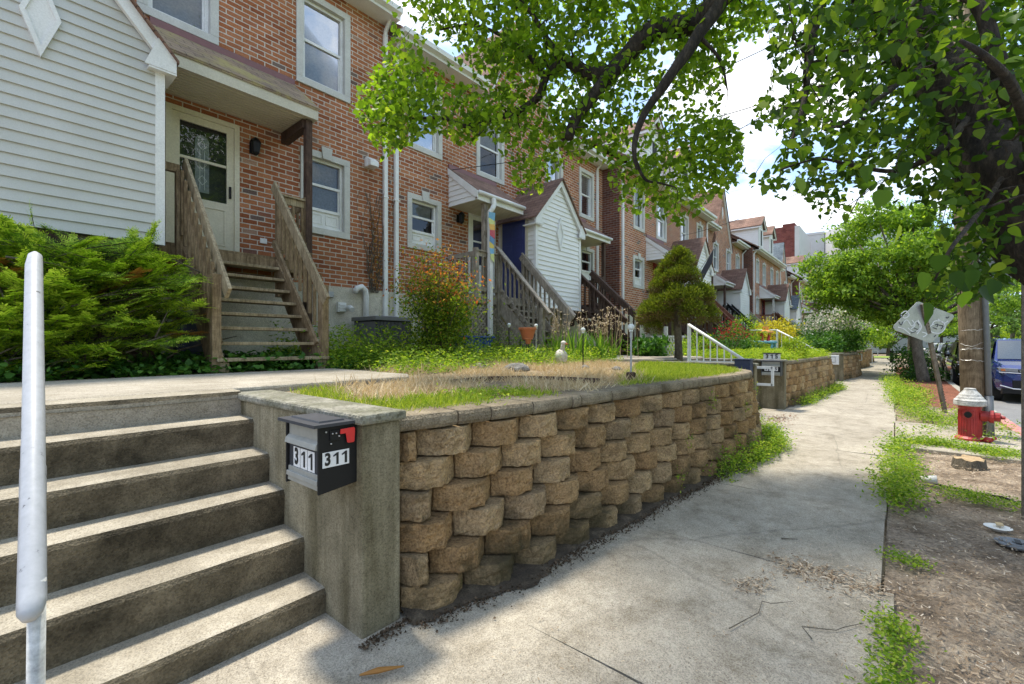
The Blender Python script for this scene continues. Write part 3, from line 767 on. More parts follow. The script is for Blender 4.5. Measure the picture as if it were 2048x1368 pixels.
# number plate and mailboxes further along
mb2, d2 = mailbox(10.9, 11.12, 1.83, 2.2, .72, 1.03, 'wall mailbox with white bands and faded number on the 315 stair wall', '315', MT['dgrey'], MT['blackmetal'])
m = MB(); m.box(10.88, 10.888, 2.02, 2.28, .80, .93); 
for k, ch in enumerate('315'):
    yy = 2.10-k*.09; q = MB(); q.box(10.904, 10.911, yy-.035, yy+.035, .83, .92); pl = q.build('number_sticker', MT['label'], mb2)
    text(ch, .09, (10.902, yy, .875), R(-90), MT['ink'], pl, .003, 'numeral', .8)
t = thing('number_sign', 'small white sign reading 315 standing on the stair wall cap', 'sign', (11.2,2.35,1.065))
m = MB(); m.box(11.19, 11.21, 1.89, 2.21, 1.065, 1.19); m.build('board', MT['label'], t)
m = MB(); m.box(11.17, 11.23, 1.87, 2.23, 1.19, 1.21); m.build('top_bar', MT['blackmetal'], t)
for k, ch in enumerate('315'): text(ch, .125, (11.186, 2.14-k*.09, 1.128), R(-90), MT['ink'], t, .004, 'numeral', .9)
t = thing('mailbox', 'plain navy mailbox on the end of the first low stair wall, past the front garden', 'mailbox', (8.62,1.99,.86), 'house number mailboxes')
NV = plain('navy_enamel', (.02,.03,.085), .4)
m = MB(); m.box(8.46, 8.66, 1.87, 2.12, .86, 1.13); m.build('body', NV, t, bevel=.01)
m = MB(); m.box(8.44, 8.67, 1.85, 2.14, 1.13, 1.145); m.build('lid', NV, t, bevel=.004)
t = thing('wall_box', 'white wall box with a framed front on the third stair wall', 'mailbox', (21.1,1.9,.6))
m = MB(); m.box(20.96, 21.1, 1.62, 2.05, .62, .98); m.build('body', MT['whitemetal'], t, bevel=.01)
m = MB(); m.box(20.95, 20.96, 1.72, 1.95, .70, .72); m.box(20.95, 20.96, 1.72, 1.95, .90, .92); m.box(20.95, 20.96, 1.72, 1.735, .72, .90); m.box(20.95, 20.96, 1.935, 1.95, .72, .90)
m.build('front_frame', MT['galv'], t)

# white balustrades and rail loops on the later stairs
def balustrade(x, ya, yb, za_, zb_, zbase, label, n=9, extra=None):
    t = thing('white_railing', label, 'railing', (x, yb, zbase), 'white stair railings')
    m = MB(); m.tube([(x,ya,za_),(x,yb,zb_)]+([] if not extra else []), .027, 10); m.build('handrail', MT['whitemetal'], t, smooth=True)
    m = MB(); m.box(x-.015, x+.015, yb, ya, zbase, zbase+.02); m.build('bottom_rail', MT['whitemetal'], t)
    first = None
    for k in range(n):
        f = (k+.3)/n; y = ya+(yb-ya)*f; zt = za_+(zb_-za_)*f-.02
        q = MB(); q.box(x-.009, x+.009, y-.009, y+.009, zbase+.02, max(zt, zbase+.05)); q.build('baluster', MT['whitemetal'], t)
    q = MB(); q.box(x-.018, x+.018, ya-.018, ya+.018, zbase-.3, za_+.02); q.build('post', MT['whitemetal'], t)
    if extra:
        q = MB(); q.tube([(x,ya,za_),(x,ya+extra,za_)], .022, 8); q.tube([(x,ya,za_-.4),(x,ya+extra,za_-.4)], .014, 8); q.build('level_rail', MT['whitemetal'], t, smooth=True)
    return t
balustrade(8.76, 3.0, 2.04, 1.77, 1.12, 1.068, 'white railing with thin balusters behind the navy mailbox, nearest of its kind', 8)
balustrade(19.1, 3.34, 2.0, 1.92, 1.12, 1.07, 'white railing running down above the green ground cover to the second wall end', 11, .9)
balustrade(28.8, 3.47, 2.0, 1.98, 1.15, 1.05, 'white railing above dark leafy plants, third along the row', 8, .4)
balustrade(39.0, 4.4, 2.4, 2.35, 1.15, 1.05, 'small white railing behind white blossom, farthest along the row', 8)
def loop_rail(x, y, label, z=.95, w=.34, h=.38):
    t = thing('rail_loop', label, 'handrail', (x, y, 0), 'white handrail end loops')
    m = MB(); m.box(x-.02, x+.02, y-.02, y+.02, 0, z); m.build('post', MT['whitemetal'], t)
    m = MB(); y2 = y-w
    m.tube([(x,y+1.2,z+.75),(x,y,z),(x,y2,z)], .028, 8); m.tube([(x,y2,z),(x,y2,z-h),(x,y,z-h)], .028, 8)
    m.build('rail', MT['whitemetal'], t, smooth=False)
    return t
def loop_rail2(x, y, label, z=.9, h=.4, w=.38):
    """level return at the foot of a stair rail, seen along the street as a small frame"""
    t = thing('rail_loop', label, 'handrail', (x, y, 0), 'white handrail end loops')
    m = MB(); m.box(x-.02, x+.02, y-.02, y+.02, 0, z); m.build('post', MT['whitemetal'], t)
    m = MB(); m.beam((x,y-w,z),(x,y,z),.045,.045); m.beam((x,y-w,z-h),(x,y,z-h),.045,.045); m.beam((x,y-w,z+.02),(x,y-w,z-h-.02),.045,.045)
    m.build('rail', MT['whitemetal'], t)
loop_rail2(9.95, 2.2, 'white handrail loop in front of the 315 mailbox', .94, .33, .39)
loop_rail2(30.2, 1.63, 'white handrail loop beside the dark third block wall', .87, .33, .28)
loop_rail2(40.2, 1.22, 'small white handrail loop far down the sidewalk', .95, .36, .3)
# ================================================================== ROW HOUSES
def facade(mb, x0, x1, z0, z1, Y, holes, depth=.16):
    xs = sorted({x0, x1} | {q for h in holes for q in h[:2] if x0 < q < x1}); zs = sorted({z0, z1} | {q for h in holes for q in h[2:] if z0 < q < z1})
    for a, b in zip(xs, xs[1:]):
        for c, d in zip(zs, zs[1:]):
            xm, zm = (a+b)/2, (c+d)/2
            if any(h[0] < xm < h[1] and h[2] < zm < h[3] for h in holes): continue
            mb.add([(a,Y,c),(b,Y,c),(b,Y,d),(a,Y,d)], [(0,1,2,3)])
    for h in holes:
        a, b, c, d = h
        mb.add([(a,Y,c),(a,Y+depth,c),(a,Y+depth,d),(a,Y,d)], [(0,1,2,3)]); mb.add([(b,Y,c),(b,Y+depth,c),(b,Y+depth,d),(b,Y,d)], [(3,2,1,0)])
        mb.add([(a,Y,c),(b,Y,c),(b,Y+depth,c),(a,Y+depth,c)], [(0,1,2,3)]); mb.add([(a,Y,d),(b,Y,d),(b,Y+depth,d),(a,Y+depth,d)], [(3,2,1,0)])
def ring(mb, x0, x1, z0, z1, w, ya, yb):
    mb.box(x0, x1, ya, yb, z1-w, z1); mb.box(x0, x1, ya, yb, z0, z0+w)
    mb.box(x0, x0+w, ya, yb, z0+w, z1-w); mb.box(x1-w, x1, ya, yb, z0+w, z1-w)
def window(house, x0, x1, z0, z1, Y, panel=0, key=False, detail=2, blind=1.0, lab=None):
    """x0..z1: outer edge of the stone surround"""
    w = .115
    m = MB(); ring(m, x0+w, x1-w, z0+w, z1-w, .05, Y+.045, Y+.12)
    zi0, zi1 = z0+w+.05, z1-w-.05
    if panel:
        zp = z0+w+panel; m.box(x0+w+.05, x1-w-.05, Y+.05, Y+.11, zp-.05, zp)
        m.box(x0+w+.05, x1-w-.05, Y+.075, Y+.10, zi0, zp-.05)
        n = 2 if x1-x0 > .7 else 1; ww = (x1-x0-2*w-.1)/n
        for k in range(n):
            a = x0+w+.05+k*ww; ring(m, a+.03, a+ww-.03, zi0+.04, zp-.09, .02, Y+.066, Y+.076)
        zi0 = zp
    zm = zi0+(zi1-zi0)*.5
    m.box(x0+w+.05, x1-w-.05, Y+.055, Y+.10, zm-.022, zm+.022)
    m.box(x0+w+.05, x0+w+.075, Y+.075, Y+.10, zi0, zm-.022); m.box(x1-w-.075, x1-w-.05, Y+.075, Y+.10, zi0, zm-.022)
    win = m.build('window', MT['trim'], house, label=lab)
    m = MB(); ring(m, x0, x1, z0, z1, w, Y-.03, Y+.045)
    if key:
        xc = (x0+x1)/2; m.prism([(xc-.075,z1-w-.0),(xc+.075,z1-w),(xc+.105,z1+.10),(xc-.105,z1+.10)], 'y', Y-.055, Y-.0301)
    m.build('surround', MT['stone'], win, bevel=.006 if detail == 2 else 0)
    m = MB(); m.add([(x0+w+.05,Y+.085,zi0),(x1-w-.05,Y+.085,zi0),(x1-w-.05,Y+.085,zi1),(x0+w+.05,Y+.085,zi1)], [(0,1,2,3)]); m.build('pane', MT['glass'], win)
    m = MB(); a, b = x0+w+.06, x1-w-.06
    if detail == 2:
        zb = zi1-(zi1-zi0)*blind; z = zi1
        while z > zb+.01:
            m.add([(a,Y+.135,z),(b,Y+.135,z),(b,Y+.155,z-.021),(a,Y+.155,z-.021)], [(0,1,2,3)]); z -= .0245
    else:
        m.add([(a,Y+.14,zi1-(zi1-zi0)*blind),(b,Y+.14,zi1-(zi1-zi0)*blind),(b,Y+.14,zi1),(a,Y+.14,zi1)], [(0,1,2,3)])
    if m.v: m.build('blind', MT['blind'], win)
    m = MB(); m.add([(x0,Y+.30,z0),(x1,Y+.30,z0),(x1,Y+.30,z1),(x0,Y+.30,z1)], [(0,1,2,3)]); m.build('interior', MT['room'], win)
    return win
def siding(mb, pts_w, z0, z1, exp=.115, lip=.022):
    """pts_w(z) -> (left point, right point) as 3-d functions of z; outward normal given by third value"""
    z = z0
    while z < z1-.005:
        zt = min(z+exp, z1)
        (a, b, n) = pts_w(z); (c, d, _) = pts_w(zt)
        a = Vector(a); b = Vector(b); c = Vector(c); d = Vector(d); n = Vector(n)
        A, B = a+n*lip, b+n*lip
        mb.add([A, B, d+n*.002, c+n*.002], [(0,1,2,3)]); mb.add([a, b, B, A], [(0,1,2,3)])
        z = zt
def bay(house, c, Yf, zb, ze, za, hw=.975, dep=1.2, detail=2, zorn=None, sid='siding', roof='shingle'):
    Y = Yf-dep
    b = MB(); ex = .115 if detail == 2 else .13
    def fr(z):
        w = hw if z <= ze else hw*max(0, (za-z)/(za-ze))
        return ((c-w,Y,z),(c+w,Y,z),(0,-1,0))
    siding(b, fr, zb, za-.03, ex)
    siding(b, lambda z: ((c-hw,Yf,z),(c-hw,Y,z),(-1,0,0)), zb, ze, ex); siding(b, lambda z: ((c+hw,Y,z),(c+hw,Yf,z),(1,0,0)), zb, ze, ex)
    b.add([(c-hw,Y,zb),(c+hw,Y,zb),(c+hw,Yf,zb),(c-hw,Yf,zb)], [(0,1,2,3)])
    o = b.build('entry_bay', MT[sid], house)
    m = MB(); q = .045
    for sx in (-1, 1):
        X = c+sx*hw
        m = MB(); m.box(X-q, X+q, Y-.028, Y+q, zb-.01, ze); m.build('corner_board', MT['trim'], o)
    m = MB(); sl = math.atan2(za-ze, hw); nx, nz = math.sin(sl), math.cos(sl)
    for sx in (-1, 1):
        def P(u, z): return (c+sx*u, z)
        ext = .13; u0 = hw+ext; zl = ze-ext*(za-ze)/hw
        up = .05
        pl = [P(0, za+up), P(u0, zl+up), P(u0, zl-.0), P(u0-.02, zl-.03), P(hw-.12, ze-.03+.0), P(0, za-.14)]
        m.prism([P(0, za+up), P(u0, zl+up), P(u0-.03, zl-.11), P(0, za-.13)], 'y', Y-.085+sx*.0015, Y-.03+sx*.0015)
        m.prism([P(u0+.01, zl+up-.01), P(u0+.01, zl-.10), P(hw-.16, zl-.10), P(hw-.03, ze+.10)], 'y', Y-.11+sx*.001, Y-.0865+sx*.001)
        m.box(c+sx*(hw-.12), c+sx*(u0+.012), Y-.105, Y+.30, zl-.125, zl-.103)
    m.build('rake_board', MT['trim'], o)
    m = MB(); 
    for sx in (-1, 1):
        ext = .16; u0 = hw+ext; zl = ze-ext*(za-ze)/hw
        a = [(c,Y-.14,za+.052),(c+sx*u0,Y-.14,zl+.052),(c+sx*u0,Yf,zl+.052),(c,Yf,za+.052)]
        m.add(a+[(x,y,z+.03) for x, y, z in a], [(0,1,2,3),(7,6,5,4),(0,4,5,1),(1,5,6,2),(2,6,7,3)])
    m.build('bay_roof', MT[roof], o)
    if zorn:
        m = MB(); w, h = .15, .42
        for k, (a, bq, yy) in enumerate(((w, h, .03), (w*.68, h*.70, .055))):
            out = [(c+a,zorn),(c,zorn+bq),(c-a,zorn),(c,zorn-bq)]; inn = [(c+a*.72,zorn),(c,zorn+bq*.74),(c-a*.72,zorn),(c,zorn-bq*.74)]
            y0 = Y-.018-yy if k == 0 else Y-.03
            if k == 0:
                vs = [(x,Y-.06,z) for x, z in out]+[(x,Y-.06,z) for x, z in inn]+[(x,Y-.0,z) for x, z in out]+[(x,Y-.0,z) for x, z in inn]
                fs = []
                for i in range(4):
                    j = (i+1) % 4; fs += [(i,j,4+j,4+i),(i,8+i,8+j,j),(4+i,4+j,12+j,12+i)]
                m.add(vs, fs)
            else: m.add([(x,Y-.034,z) for x, z in [(c+w*.74,zorn),(c,zorn+h*.76),(c-w*.74,zorn),(c,zorn-h*.76)]], [(0,1,2,3)])
        m.build('diamond_ornament', MT['trim'], o)
    return o
def porch_roof(house, xa, xb, Yf, zbot, zeave, ztop, dep=.88, gable_side=0, roof='shingle', detail=2, gut=True):
    """shed roof between xa<xb"""
    Ye = Yf-dep; pr = MB()
    pr.prism([(Ye-.06, zeave-.02), (Yf, ztop-.035), (Yf, ztop), (Ye-.06, zeave+.02)], 'x', xa, xb)
    o = pr.build('porch_roof', MT[roof], house)
    m = MB(); m.box(xa+.02, xb-.02, Ye-.045, Ye-.018, zbot-.0, zeave-.015); m.build('fascia', MT['trim'] if gut else MT['soffit'], o)
    m = MB(); m.box(xa+.02, xb-.02, Ye-.015, Yf, zbot+.01, zbot+.03)
    if detail == 2:
        k = Ye
        while k < Yf-.05: m.box(xa+.02, xb-.02, k, k+.006, zbot+.002, zbot+.01); k += .075
    m.build('soffit', MT['soffit'], o)
    m = MB(); m.box(xa-.0, xb, Yf-.037, Yf-.004, ztop-.03, ztop+.07); m.build('flashing', MT['flash'], o)
    if gable_side:
        X = xa+.03 if gable_side < 0 else xb-.03; g = MB()
        siding(g, lambda z: ((X, Yf, z), (X, max(Ye+.02, Yf-(ztop-z)/(ztop-zeave)*dep), z), (gable_side, 0, 0)), zbot, ztop-.04, .115)
        g.build('end_gable', MT['siding2'], o)
        g = MB(); g.prism([(Ye-.07, zeave+.0), (Yf, ztop-.02), (Yf, ztop-.16), (Ye+.02, zeave-.12), (Ye-.07, zeave-.14)], 'x', X+gable_side*.02, X+gable_side*.045)
        g.build('end_rake', MT['trim'], o)
    if gut: m = MB(); m.tube([(xa+.02,Ye-.09,zeave-.03),(xb-.02,Ye-.09,zeave-.03)], .045, 8); m.build('gutter', MT['trim'], o, smooth=True)
    return o
def storm_door(house, x0, x1, z0, z1, Y, col, name='door', ornate=False, face='y', lab=None):
    m = MB(); w = .07
    ring(m, x0, x1, z0, z1, w, Y-.03, Y+.10)
    fr = m.build('door', MT[col], house, label=lab)
    a, b = x0+w, x1-w
    m = MB(); zs = z0+(z1-z0)*.40
    m.box(a, b, Y-.005, Y+.03, z0+w, zs); m.box(a, a+.10, Y-.005, Y+.03, zs, z1-w); m.box(b-.10, b, Y-.005, Y+.03, zs, z1-w); m.box(a+.10, b-.10, Y-.005, Y+.03, z1-w-.10, z1-w)
    zm = zs+(z1-w-.1-zs)*.52; m.box(a+.10, b-.10, Y+.0, Y+.025, zm-.02, zm+.02)
    ring(m, a+.12, b-.12, z0+.18, zs-.10, .02, Y-.016, Y-.004)
    m.build('storm_panel', MT[col], fr, bevel=.004)
    m = MB(); m.add([(a+.1,Y+.018,zs),(b-.1,Y+.018,zs),(b-.1,Y+.018,z1-w-.1),(a+.1,Y+.018,z1-w-.1)], [(0,1,2,3)]); m.build('pane', MT['glass'], fr)
    m = MB(); m.add([(a,Y+.09,z0+.05),(b,Y+.09,z0+.05),(b,Y+.09,z1-.05),(a,Y+.09,z1-.05)], [(0,1,2,3)])
    if ornate:
        xc = (a+b)/2
        m.mi = 1
        pts = [(xc-.09,zs+.12)]+[(xc+.09*math.cos(math.pi-k*math.pi/8), z1-w-.30+.09*math.sin(k*math.pi/8)) for k in range(9)]+[(xc+.09,zs+.12)]
        m.add([(x,Y+.084,z) for x, z in pts], [tuple(range(len(pts)))])
        m.mi = 2
        for zz in (z1-w-.36, zs+.30, zm-.02):
            for s_ in (.055,): 
                q = [(xc-s_,zz),(xc,zz+s_*1.3),(xc+s_,zz),(xc,zz-s_*1.3)]
                for i in range(4): m.beam((q[i][0],Y+.08,q[i][1]),(q[(i+1)%4][0],Y+.08,q[(i+1)%4][1]),.008,.006)
        m.beam((xc-.03,Y+.08,zs+.16),(xc-.03,Y+.08,z1-.5),.006,.006); m.beam((xc+.03,Y+.08,zs+.16),(xc+.03,Y+.08,z1-.5),.006,.006)
        m.build('inner_door', [MT['room'], MT['blind'], MT['trim']], fr)
    else: m.build('inner_door', MT['room'], fr)
    m = MB(); m.box(b-.075, b-.045, Y-.04, Y-.006, z0+.92, z0+1.10); m.build('handle', MT['blackmetal'], fr, bevel=.006)
    return fr
def lamp(house, x, y, z):
    m = MB(); m.box(x-.045, x+.045, y-.02, y, z-.09, z+.09); m.tube([(x,y-.02,z+.06),(x,y-.12,z+.12)], .012, 6)
    m.lathe((x,y-.13,z-.12), [(.02,-.02),(.055,.02),(.075,.17),(.085,.18),(.05,.23),(.012,.26)], 8)
    return m.build('wall_lamp', MT['blackmetal'], house)
def downspout(house, x, y, z0, z1, r=.038):
    m = MB(); m.box(x-.04, x+.04, y-.075, y-.012, z0, z1)
    m.tube([(x,y-.045,z1-.02),(x,y-.06,z1+.06),(x,y-.26,z1+.26)], .04, 8)
    k = z0+1.0
    while k < z1: m.box(x-.055, x+.055, y-.082, y-.004, k, k+.03); k += 1.9
    return m.build('downspout', MT['trim'], house)
def row_house(label, c, s, Yf, xend, gable, opt):
    """one half of a mirrored pair: c bay centre, s=-1 left half / +1 right half; xend: party wall"""
    det = opt.get('det', 2); dz = opt.get('dz', 0.0)
    x0, x1 = min(c, xend), max(c, xend)
    h = thing('row_house', label, 'house', ((x0+x1)/2, Yf, 1.0), 'brick row houses along the street')
    U = lambda u: c+s*u
    du = opt.get('du', 0)
    zf = 2.45; zd = opt.get('deck', 2.52); zeave = opt.get('eave', 7.62)
    gw = [U(2.93+du), U(3.85+du)]; gw.sort(); GW = (gw[0], gw[1], opt.get('gz0', 3.42), opt.get('gz1', 4.58))
    u1 = [U(opt.get('u1', (2.9,3.83))[0]), U(opt.get('u1', (2.9,3.83))[1])]; u1.sort(); u2 = [U(opt.get('u2', (.78,1.8))[0]), U(opt.get('u2', (.78,1.8))[1])]; u2.sort()
    uz0, uz1 = opt.get('uz', (5.52, 7.12))
    dr = [U(1.12+du*.7), U(2.08+du*.6)]; dr.sort(); DR = (dr[0], dr[1], zd, zd+2.08)
    wins = [GW, (u1[0], u1[1], uz0, uz1), (u2[0], u2[1], uz0, uz1)]
    m = MB(); holes = [(a+.02, b-.02, z0+.02, z1-.02) for a, b, z0, z1 in wins]+[(DR[0]+.01, DR[1]-.01, DR[2]+.0, DR[3]-.01)]
    facade(m, x0, x1, zf, zeave, Yf, holes)
    if gable and s < 0: pass
    yb = Yf+8
    for X in (x0, x1): m.add([(X,Yf,1),(X,yb,1),(X,yb,zeave),(X,Yf,zeave)], [(0,1,2,3)])
    m.add([(x0,yb,1),(x1,yb,1),(x1,yb,zeave),(x0,yb,zeave)], [(0,1,2,3)])
    m.build('wall', opt.get('brick', MT['brick']), h)
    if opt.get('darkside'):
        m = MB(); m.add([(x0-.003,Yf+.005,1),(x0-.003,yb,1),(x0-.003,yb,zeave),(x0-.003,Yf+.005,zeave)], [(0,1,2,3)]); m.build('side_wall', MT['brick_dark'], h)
    m = MB(); m.box(x0+.002, x1-.002, Yf-.012, Yf+.1, .8, zf); m.build('foundation', MT['found'], h)
    for i, wn in enumerate(wins): window(h, *wn, Yf, opt.get('panel', .30) if i == 0 else 0, True if i == 0 or det < 2 else False, det, opt.get('blinds', (.55, 1, 1))[i])
    storm_door(h, *DR, Yf, opt.get('door', 'cream'), ornate=opt.get('ornate', False))
    # main roof, soffit, gutter
    m = MB(); e = zeave+.02; rise = 3.0
    rx0, rx1 = x0, x1
    if opt.get('gpair'):
        if s < 0: rx1 = c-1.80
        else: rx0 = c+1.80
    m.prism([(Yf-.38, e+.02), (Yf+4.2, e+rise), (yb+.3, e+.02), (yb+.3, e-.06), (Yf+4.2, e+rise-.08), (Yf-.38, e-.06)], 'x', rx0, rx1)
    rf = m.build('roof', MT[opt.get('roof', 'shingle')], h)
    m = MB(); m.box(rx0, rx1, Yf-.36, Yf-.002, e-.19, e-.17); m.box(rx0, rx1, Yf-.385, Yf-.362, e-.20, e-.05); m.build('eave_board', MT['trim'], h)
    m = MB(); m.prism([(Yf-.39, e-.03), (Yf-.50, e-.03), (Yf-.485, e-.12), (Yf-.39, e-.15)], 'x', rx0+.02, rx1-.02); m.build('gutter', MT['trim'], h)
    for (X, Yq, zA) in (((x0, Yf, zeave), (x1, Yf, zeave))):
        m = MB(); m.add([(X,Yf,zeave),(X,Yf+4.2,e+rise-.09),(X,yb,zeave)], [(0,1,2)]); m.build('end_wall', MT['brick'], h)
    if gable and s < 0:
        za_ = zeave+2.6; hw = 1.55
        m = MB(); m.prism([(c-hw, zeave-.25), (c+hw, zeave-.25), (c, za_)], 'y', Yf-.004, Yf+3.0); gb = m.build('front_gable', MT['brick'], h)
        m = MB()
        for sx in (-1, 1):
            uo = hw+.28; zl = zeave-.25-.28*(za_-zeave+.25)/hw
            m.prism([(c, za_+.06), (c+sx*uo, zl+.06), (c+sx*uo, zl-.10), (c, za_-.12)], 'y', Yf-.085-sx*.001, Yf-.008-sx*.001)
        m.build('rake_board', MT['trim'], gb)
        m = MB()
        for sx in (-1, 1):
            uo = hw+.32; zl = zeave-.25-.32*(za_-zeave+.25)/hw
            a = [(c,Yf-.14,za_+.062),(c+sx*uo,Yf-.14,zl+.062),(c+sx*uo,Yf+3.6,zl+.062),(c,Yf+3.6,za_+.062)]
            m.add(a+[(x,y,z+.05) for x, y, z in a], [(0,1,2,3),(7,6,5,4),(0,4,5,1),(1,5,6,2),(2,6,7,3),(3,7,4,0)])
        m.build('gable_roof', MT[opt.get('roof', 'shingle')], gb)
        m = MB(); w_, h_ = .11, .36; zc = za_-1.35
        m.prism([(c+w_,zc),(c,zc+h_),(c-w_,zc),(c,zc-h_)], 'y', Yf-.04, Yf-.005); m.build('diamond_ornament', MT['trim'], gb)
    if opt.get('dormer'):
        xc = U(1.75); y = Yf+.12; w = .72; zt = zeave+2.0; zg = zt+.62
        m = MB()
        siding(m, lambda z: ((xc-(w if z < zt else w*max(0,(zg-z)/(zg-zt))), y, z), (xc+(w if z < zt else w*max(0,(zg-z)/(zg-zt))), y, z), (0,-1,0)), zeave-.05, zg-.03, .14)
        siding(m, lambda z: ((xc-w, y+3, z), (xc-w, y, z), (-1,0,0)), zeave-.05, zt, .14)
        siding(m, lambda z: ((xc+w, y, z), (xc+w, y+3, z), (1,0,0)), zeave-.05, zt, .14)
        dm = m.build('dormer', MT['siding2'], h)
        m = MB()
        for sx in (-1, 1):
            a = [(xc,y-.25,zg+.03),(xc+sx*(w+.22),y-.25,zt-.16),(xc+sx*(w+.22),y+3,zt-.16),(xc,y+3,zg+.03)]
            m.add(a+[(p,q,z+.06) for p, q, z in a], [(0,1,2,3),(7,6,5,4),(0,4,5,1),(1,5,6,2)])
        m.build('dormer_roof', MT[opt.get('droof', 'shingle')], dm)
        m = MB()
        for sx in (-1, 1): m.prism([(xc, zg+.03), (xc+sx*(w+.2), zt-.15), (xc+sx*(w+.2), zt-.27), (xc, zg-.12)], 'y', y-.21-sx*.001, y-.15-sx*.001); m.box(xc+sx*(w+.02), xc+sx*(w+.2), y-.14, y+3, zt-.26, zt-.16)
        m.build('dormer_trim', MT['trim'], dm)
        m = MB(); ring(m, xc-.3, xc+.3, zeave+.55, zeave+1.75, .06, y-.05, y-.02); wn = m.build('dormer_window', MT['trim'], dm)
        m = MB(); m.box(xc-.24, xc+.24, y-.035, y-.022, zeave+.61, zeave+1.69); 
        m.build('dormer_pane', MT['room'], dm)
    return h, U, DR

def wooden_steps(label, c, s, Yf, mat, matlite, zd, ua=1.08, ub=2.0, udeck=(.99, 2.78), yb=None, nt_=8, zg=1.07, lattice=False, det=2, deckdep=.8, hb=.92):
    U = lambda u: c+s*u
    Yd = Yf-deckdep; yb = yb if yb is not None else Yf-2.15
    xs = sorted((U(ua), U(ub))); x0, x1 = xs; ds = sorted((U(udeck[0]), U(udeck[1])))
    t = thing('wooden_steps', label, 'wooden steps', ((x0+x1)/2, yb, zg), 'wooden porch steps')
    m = MB(); k = Yd
    while k < Yf-.05: m.box(ds[0], ds[1], k, min(k+.135, Yf-.02), zd-.035, zd); k += .14
    m.box(ds[0], ds[1], Yd-.035, Yd-.002, zd-.21, zd-.04)
    m.box(ds[0]+.002, ds[0]+.04, Yd, Yf-.02, zd-.20, zd-.037); m.box(ds[1]-.04, ds[1]-.002, Yd, Yf-.02, zd-.20, zd-.037)
    m.build('deck', MT[mat], t, bevel=.004 if det == 2 else 0)
    rise = (zd-zg)/(nt_+1); run = (Yd-yb)/nt_
    for i in range(nt_):
        z = zg+rise*(i+1); y = yb+run*i; m = MB()
        ov = .05 if i < 1 else (.02 if i < 2 else 0)
        if i == 0: m.box(x0-.03, x1+.05, y-.04, y+run+.06, z-.038, z); m.box(x0+.0, x0+.10, y, y+run, zg-.05, z-.04); m.box(x1-.08, x1+.02, y, y+run, zg-.05, z-.04)
        else: m.box(x0+.045, x1-.045, y-.02, y+run+.035, z-.038, z)
        m.build('tread', MT[matlite], t, bevel=.005 if det == 2 else 0)
    for X in (x0+.022, x1-.022):
        m = MB(); m.prism([(yb+.02, zg-.03), (yb+.30, zg-.03), (Yd, zd-.34), (Yd, zd-.04), (Yd-.05, zd-.04), (yb-.0, zg+rise+.03)], 'x', X-.02, X+.02); m.build('stringer', MT[mat], t)
    # posts and rails
    pst = []
    for X in (x0-.02, x1+.02):
        for (y, za_, zb_) in ((yb+.05, zg-.1, zg+rise*1.2+hb), (Yd-.03, zd-.6, zd+hb+.03)):
            m = MB(); m.box(X-.045, X+.045, y-.045, y+.045, za_, zb_-.03); m.build('post', MT[mat], t, bevel=.006 if det == 2 else 0)
    for X, sx in ((x0-.02, -1), (x1+.02, 1)):
        Xo = X-sx*.066
        ya, yz = yb-.14, Yd+.01; sl = (zd-zg)/(Yd-yb)
        zA = zg+rise+hb-.10-.10*sl; zB = zA+sl*(yz-ya)
        m = MB(); m.beam((Xo,ya,zA),(Xo,yz,zB), .040, .15, (0,-1,1)); m.beam((X-.0,ya-.01,zA+.085),(X,yz,zB+.085), .10, .032, (0,-1,1)) if det == 1 else None
        m.build('handrail', MT[matlite], t, bevel=.006 if det == 2 else 0)
        m = MB(); m.beam((Xo,yb+.12,zg+rise+.16),(Xo,yz,zg+rise+.16+sl*(yz-yb-.12)), .038, .085, (0,-1,1)); m.build('lower_rail', MT[mat], t)
        nb = 9; base = None
        for k in range(nb):
            f = (k+.8)/(nb+.6); y = yb+.05+(Yd-yb-.08)*f; zt = zA+sl*(y-ya)+.02
            if base is None:
                q = MB(); q.box(X-.018, X+.018, y-.018, y+.018, zt-.82, zt); base = q.build('baluster', MT[mat], t); by, bz = y, zt
            else: copy_part(base, (0, y-by, zt-bz))
    # deck railing along the outer front and end
    xo = U(udeck[1])-s*.05; xi = (x1+.02) if s > 0 else (x0-.02)
    lo, hi = min(xo, xi), max(xo, xi)
    m = MB(); m.beam((lo,Yd-.03,zd+.86),(hi,Yd-.03,zd+.86), .04, .10); m.beam((xo,Yd-.03,zd+.86),(xo,Yf-.03,zd+.86), .04, .10); m.box(lo-.03, hi+.03, Yd-.08, Yd+.02, zd+.915, zd+.945); m.build('deck_rail', MT[matlite], t)
    m = MB(); m.beam((lo,Yd-.03,zd+.10),(hi,Yd-.03,zd+.10), .04, .085); m.beam((xo,Yd,zd+.1),(xo,Yf-.03,zd+.1), .04, .085); m.build('lower_rail', MT[mat], t)
    m = MB(); m.box(xo-.045, xo+.045, Yd-.075, Yd+.015, zd-.2, zd+.98); m.build('post', MT[mat], t)
    base = None
    n = max(2, int((hi-lo)/.13))
    for k in range(n):
        X = lo+(hi-lo)*(k+.5)/n
        if base is None: q = MB(); q.box(X-.017, X+.017, Yd-.047, Yd-.013, zd+.06, zd+.86); base = q.build('baluster', MT[mat], t); bx = X
        else: copy_part(base, (X-bx, 0, 0))
    base = None
    for k in range(4):
        Y = Yd+.1+k*.17
        if Y > Yf-.05: break
        if base is None: q = MB(); q.box(xo-.017, xo+.017, Y-.017, Y+.017, zd+.06, zd+.86); base = q.build('baluster', MT[mat], t); by = Y
        else: copy_part(base, (0, Y-by, 0))
    for X in ds:
        m = MB(); m.box(X-.05, X+.05, Yd+.0, Yd+.1, zg-.1, zd-.2); m.build('post', MT[mat], t)
    if s < 0 or True:   # landing rail on the bay side
        pass
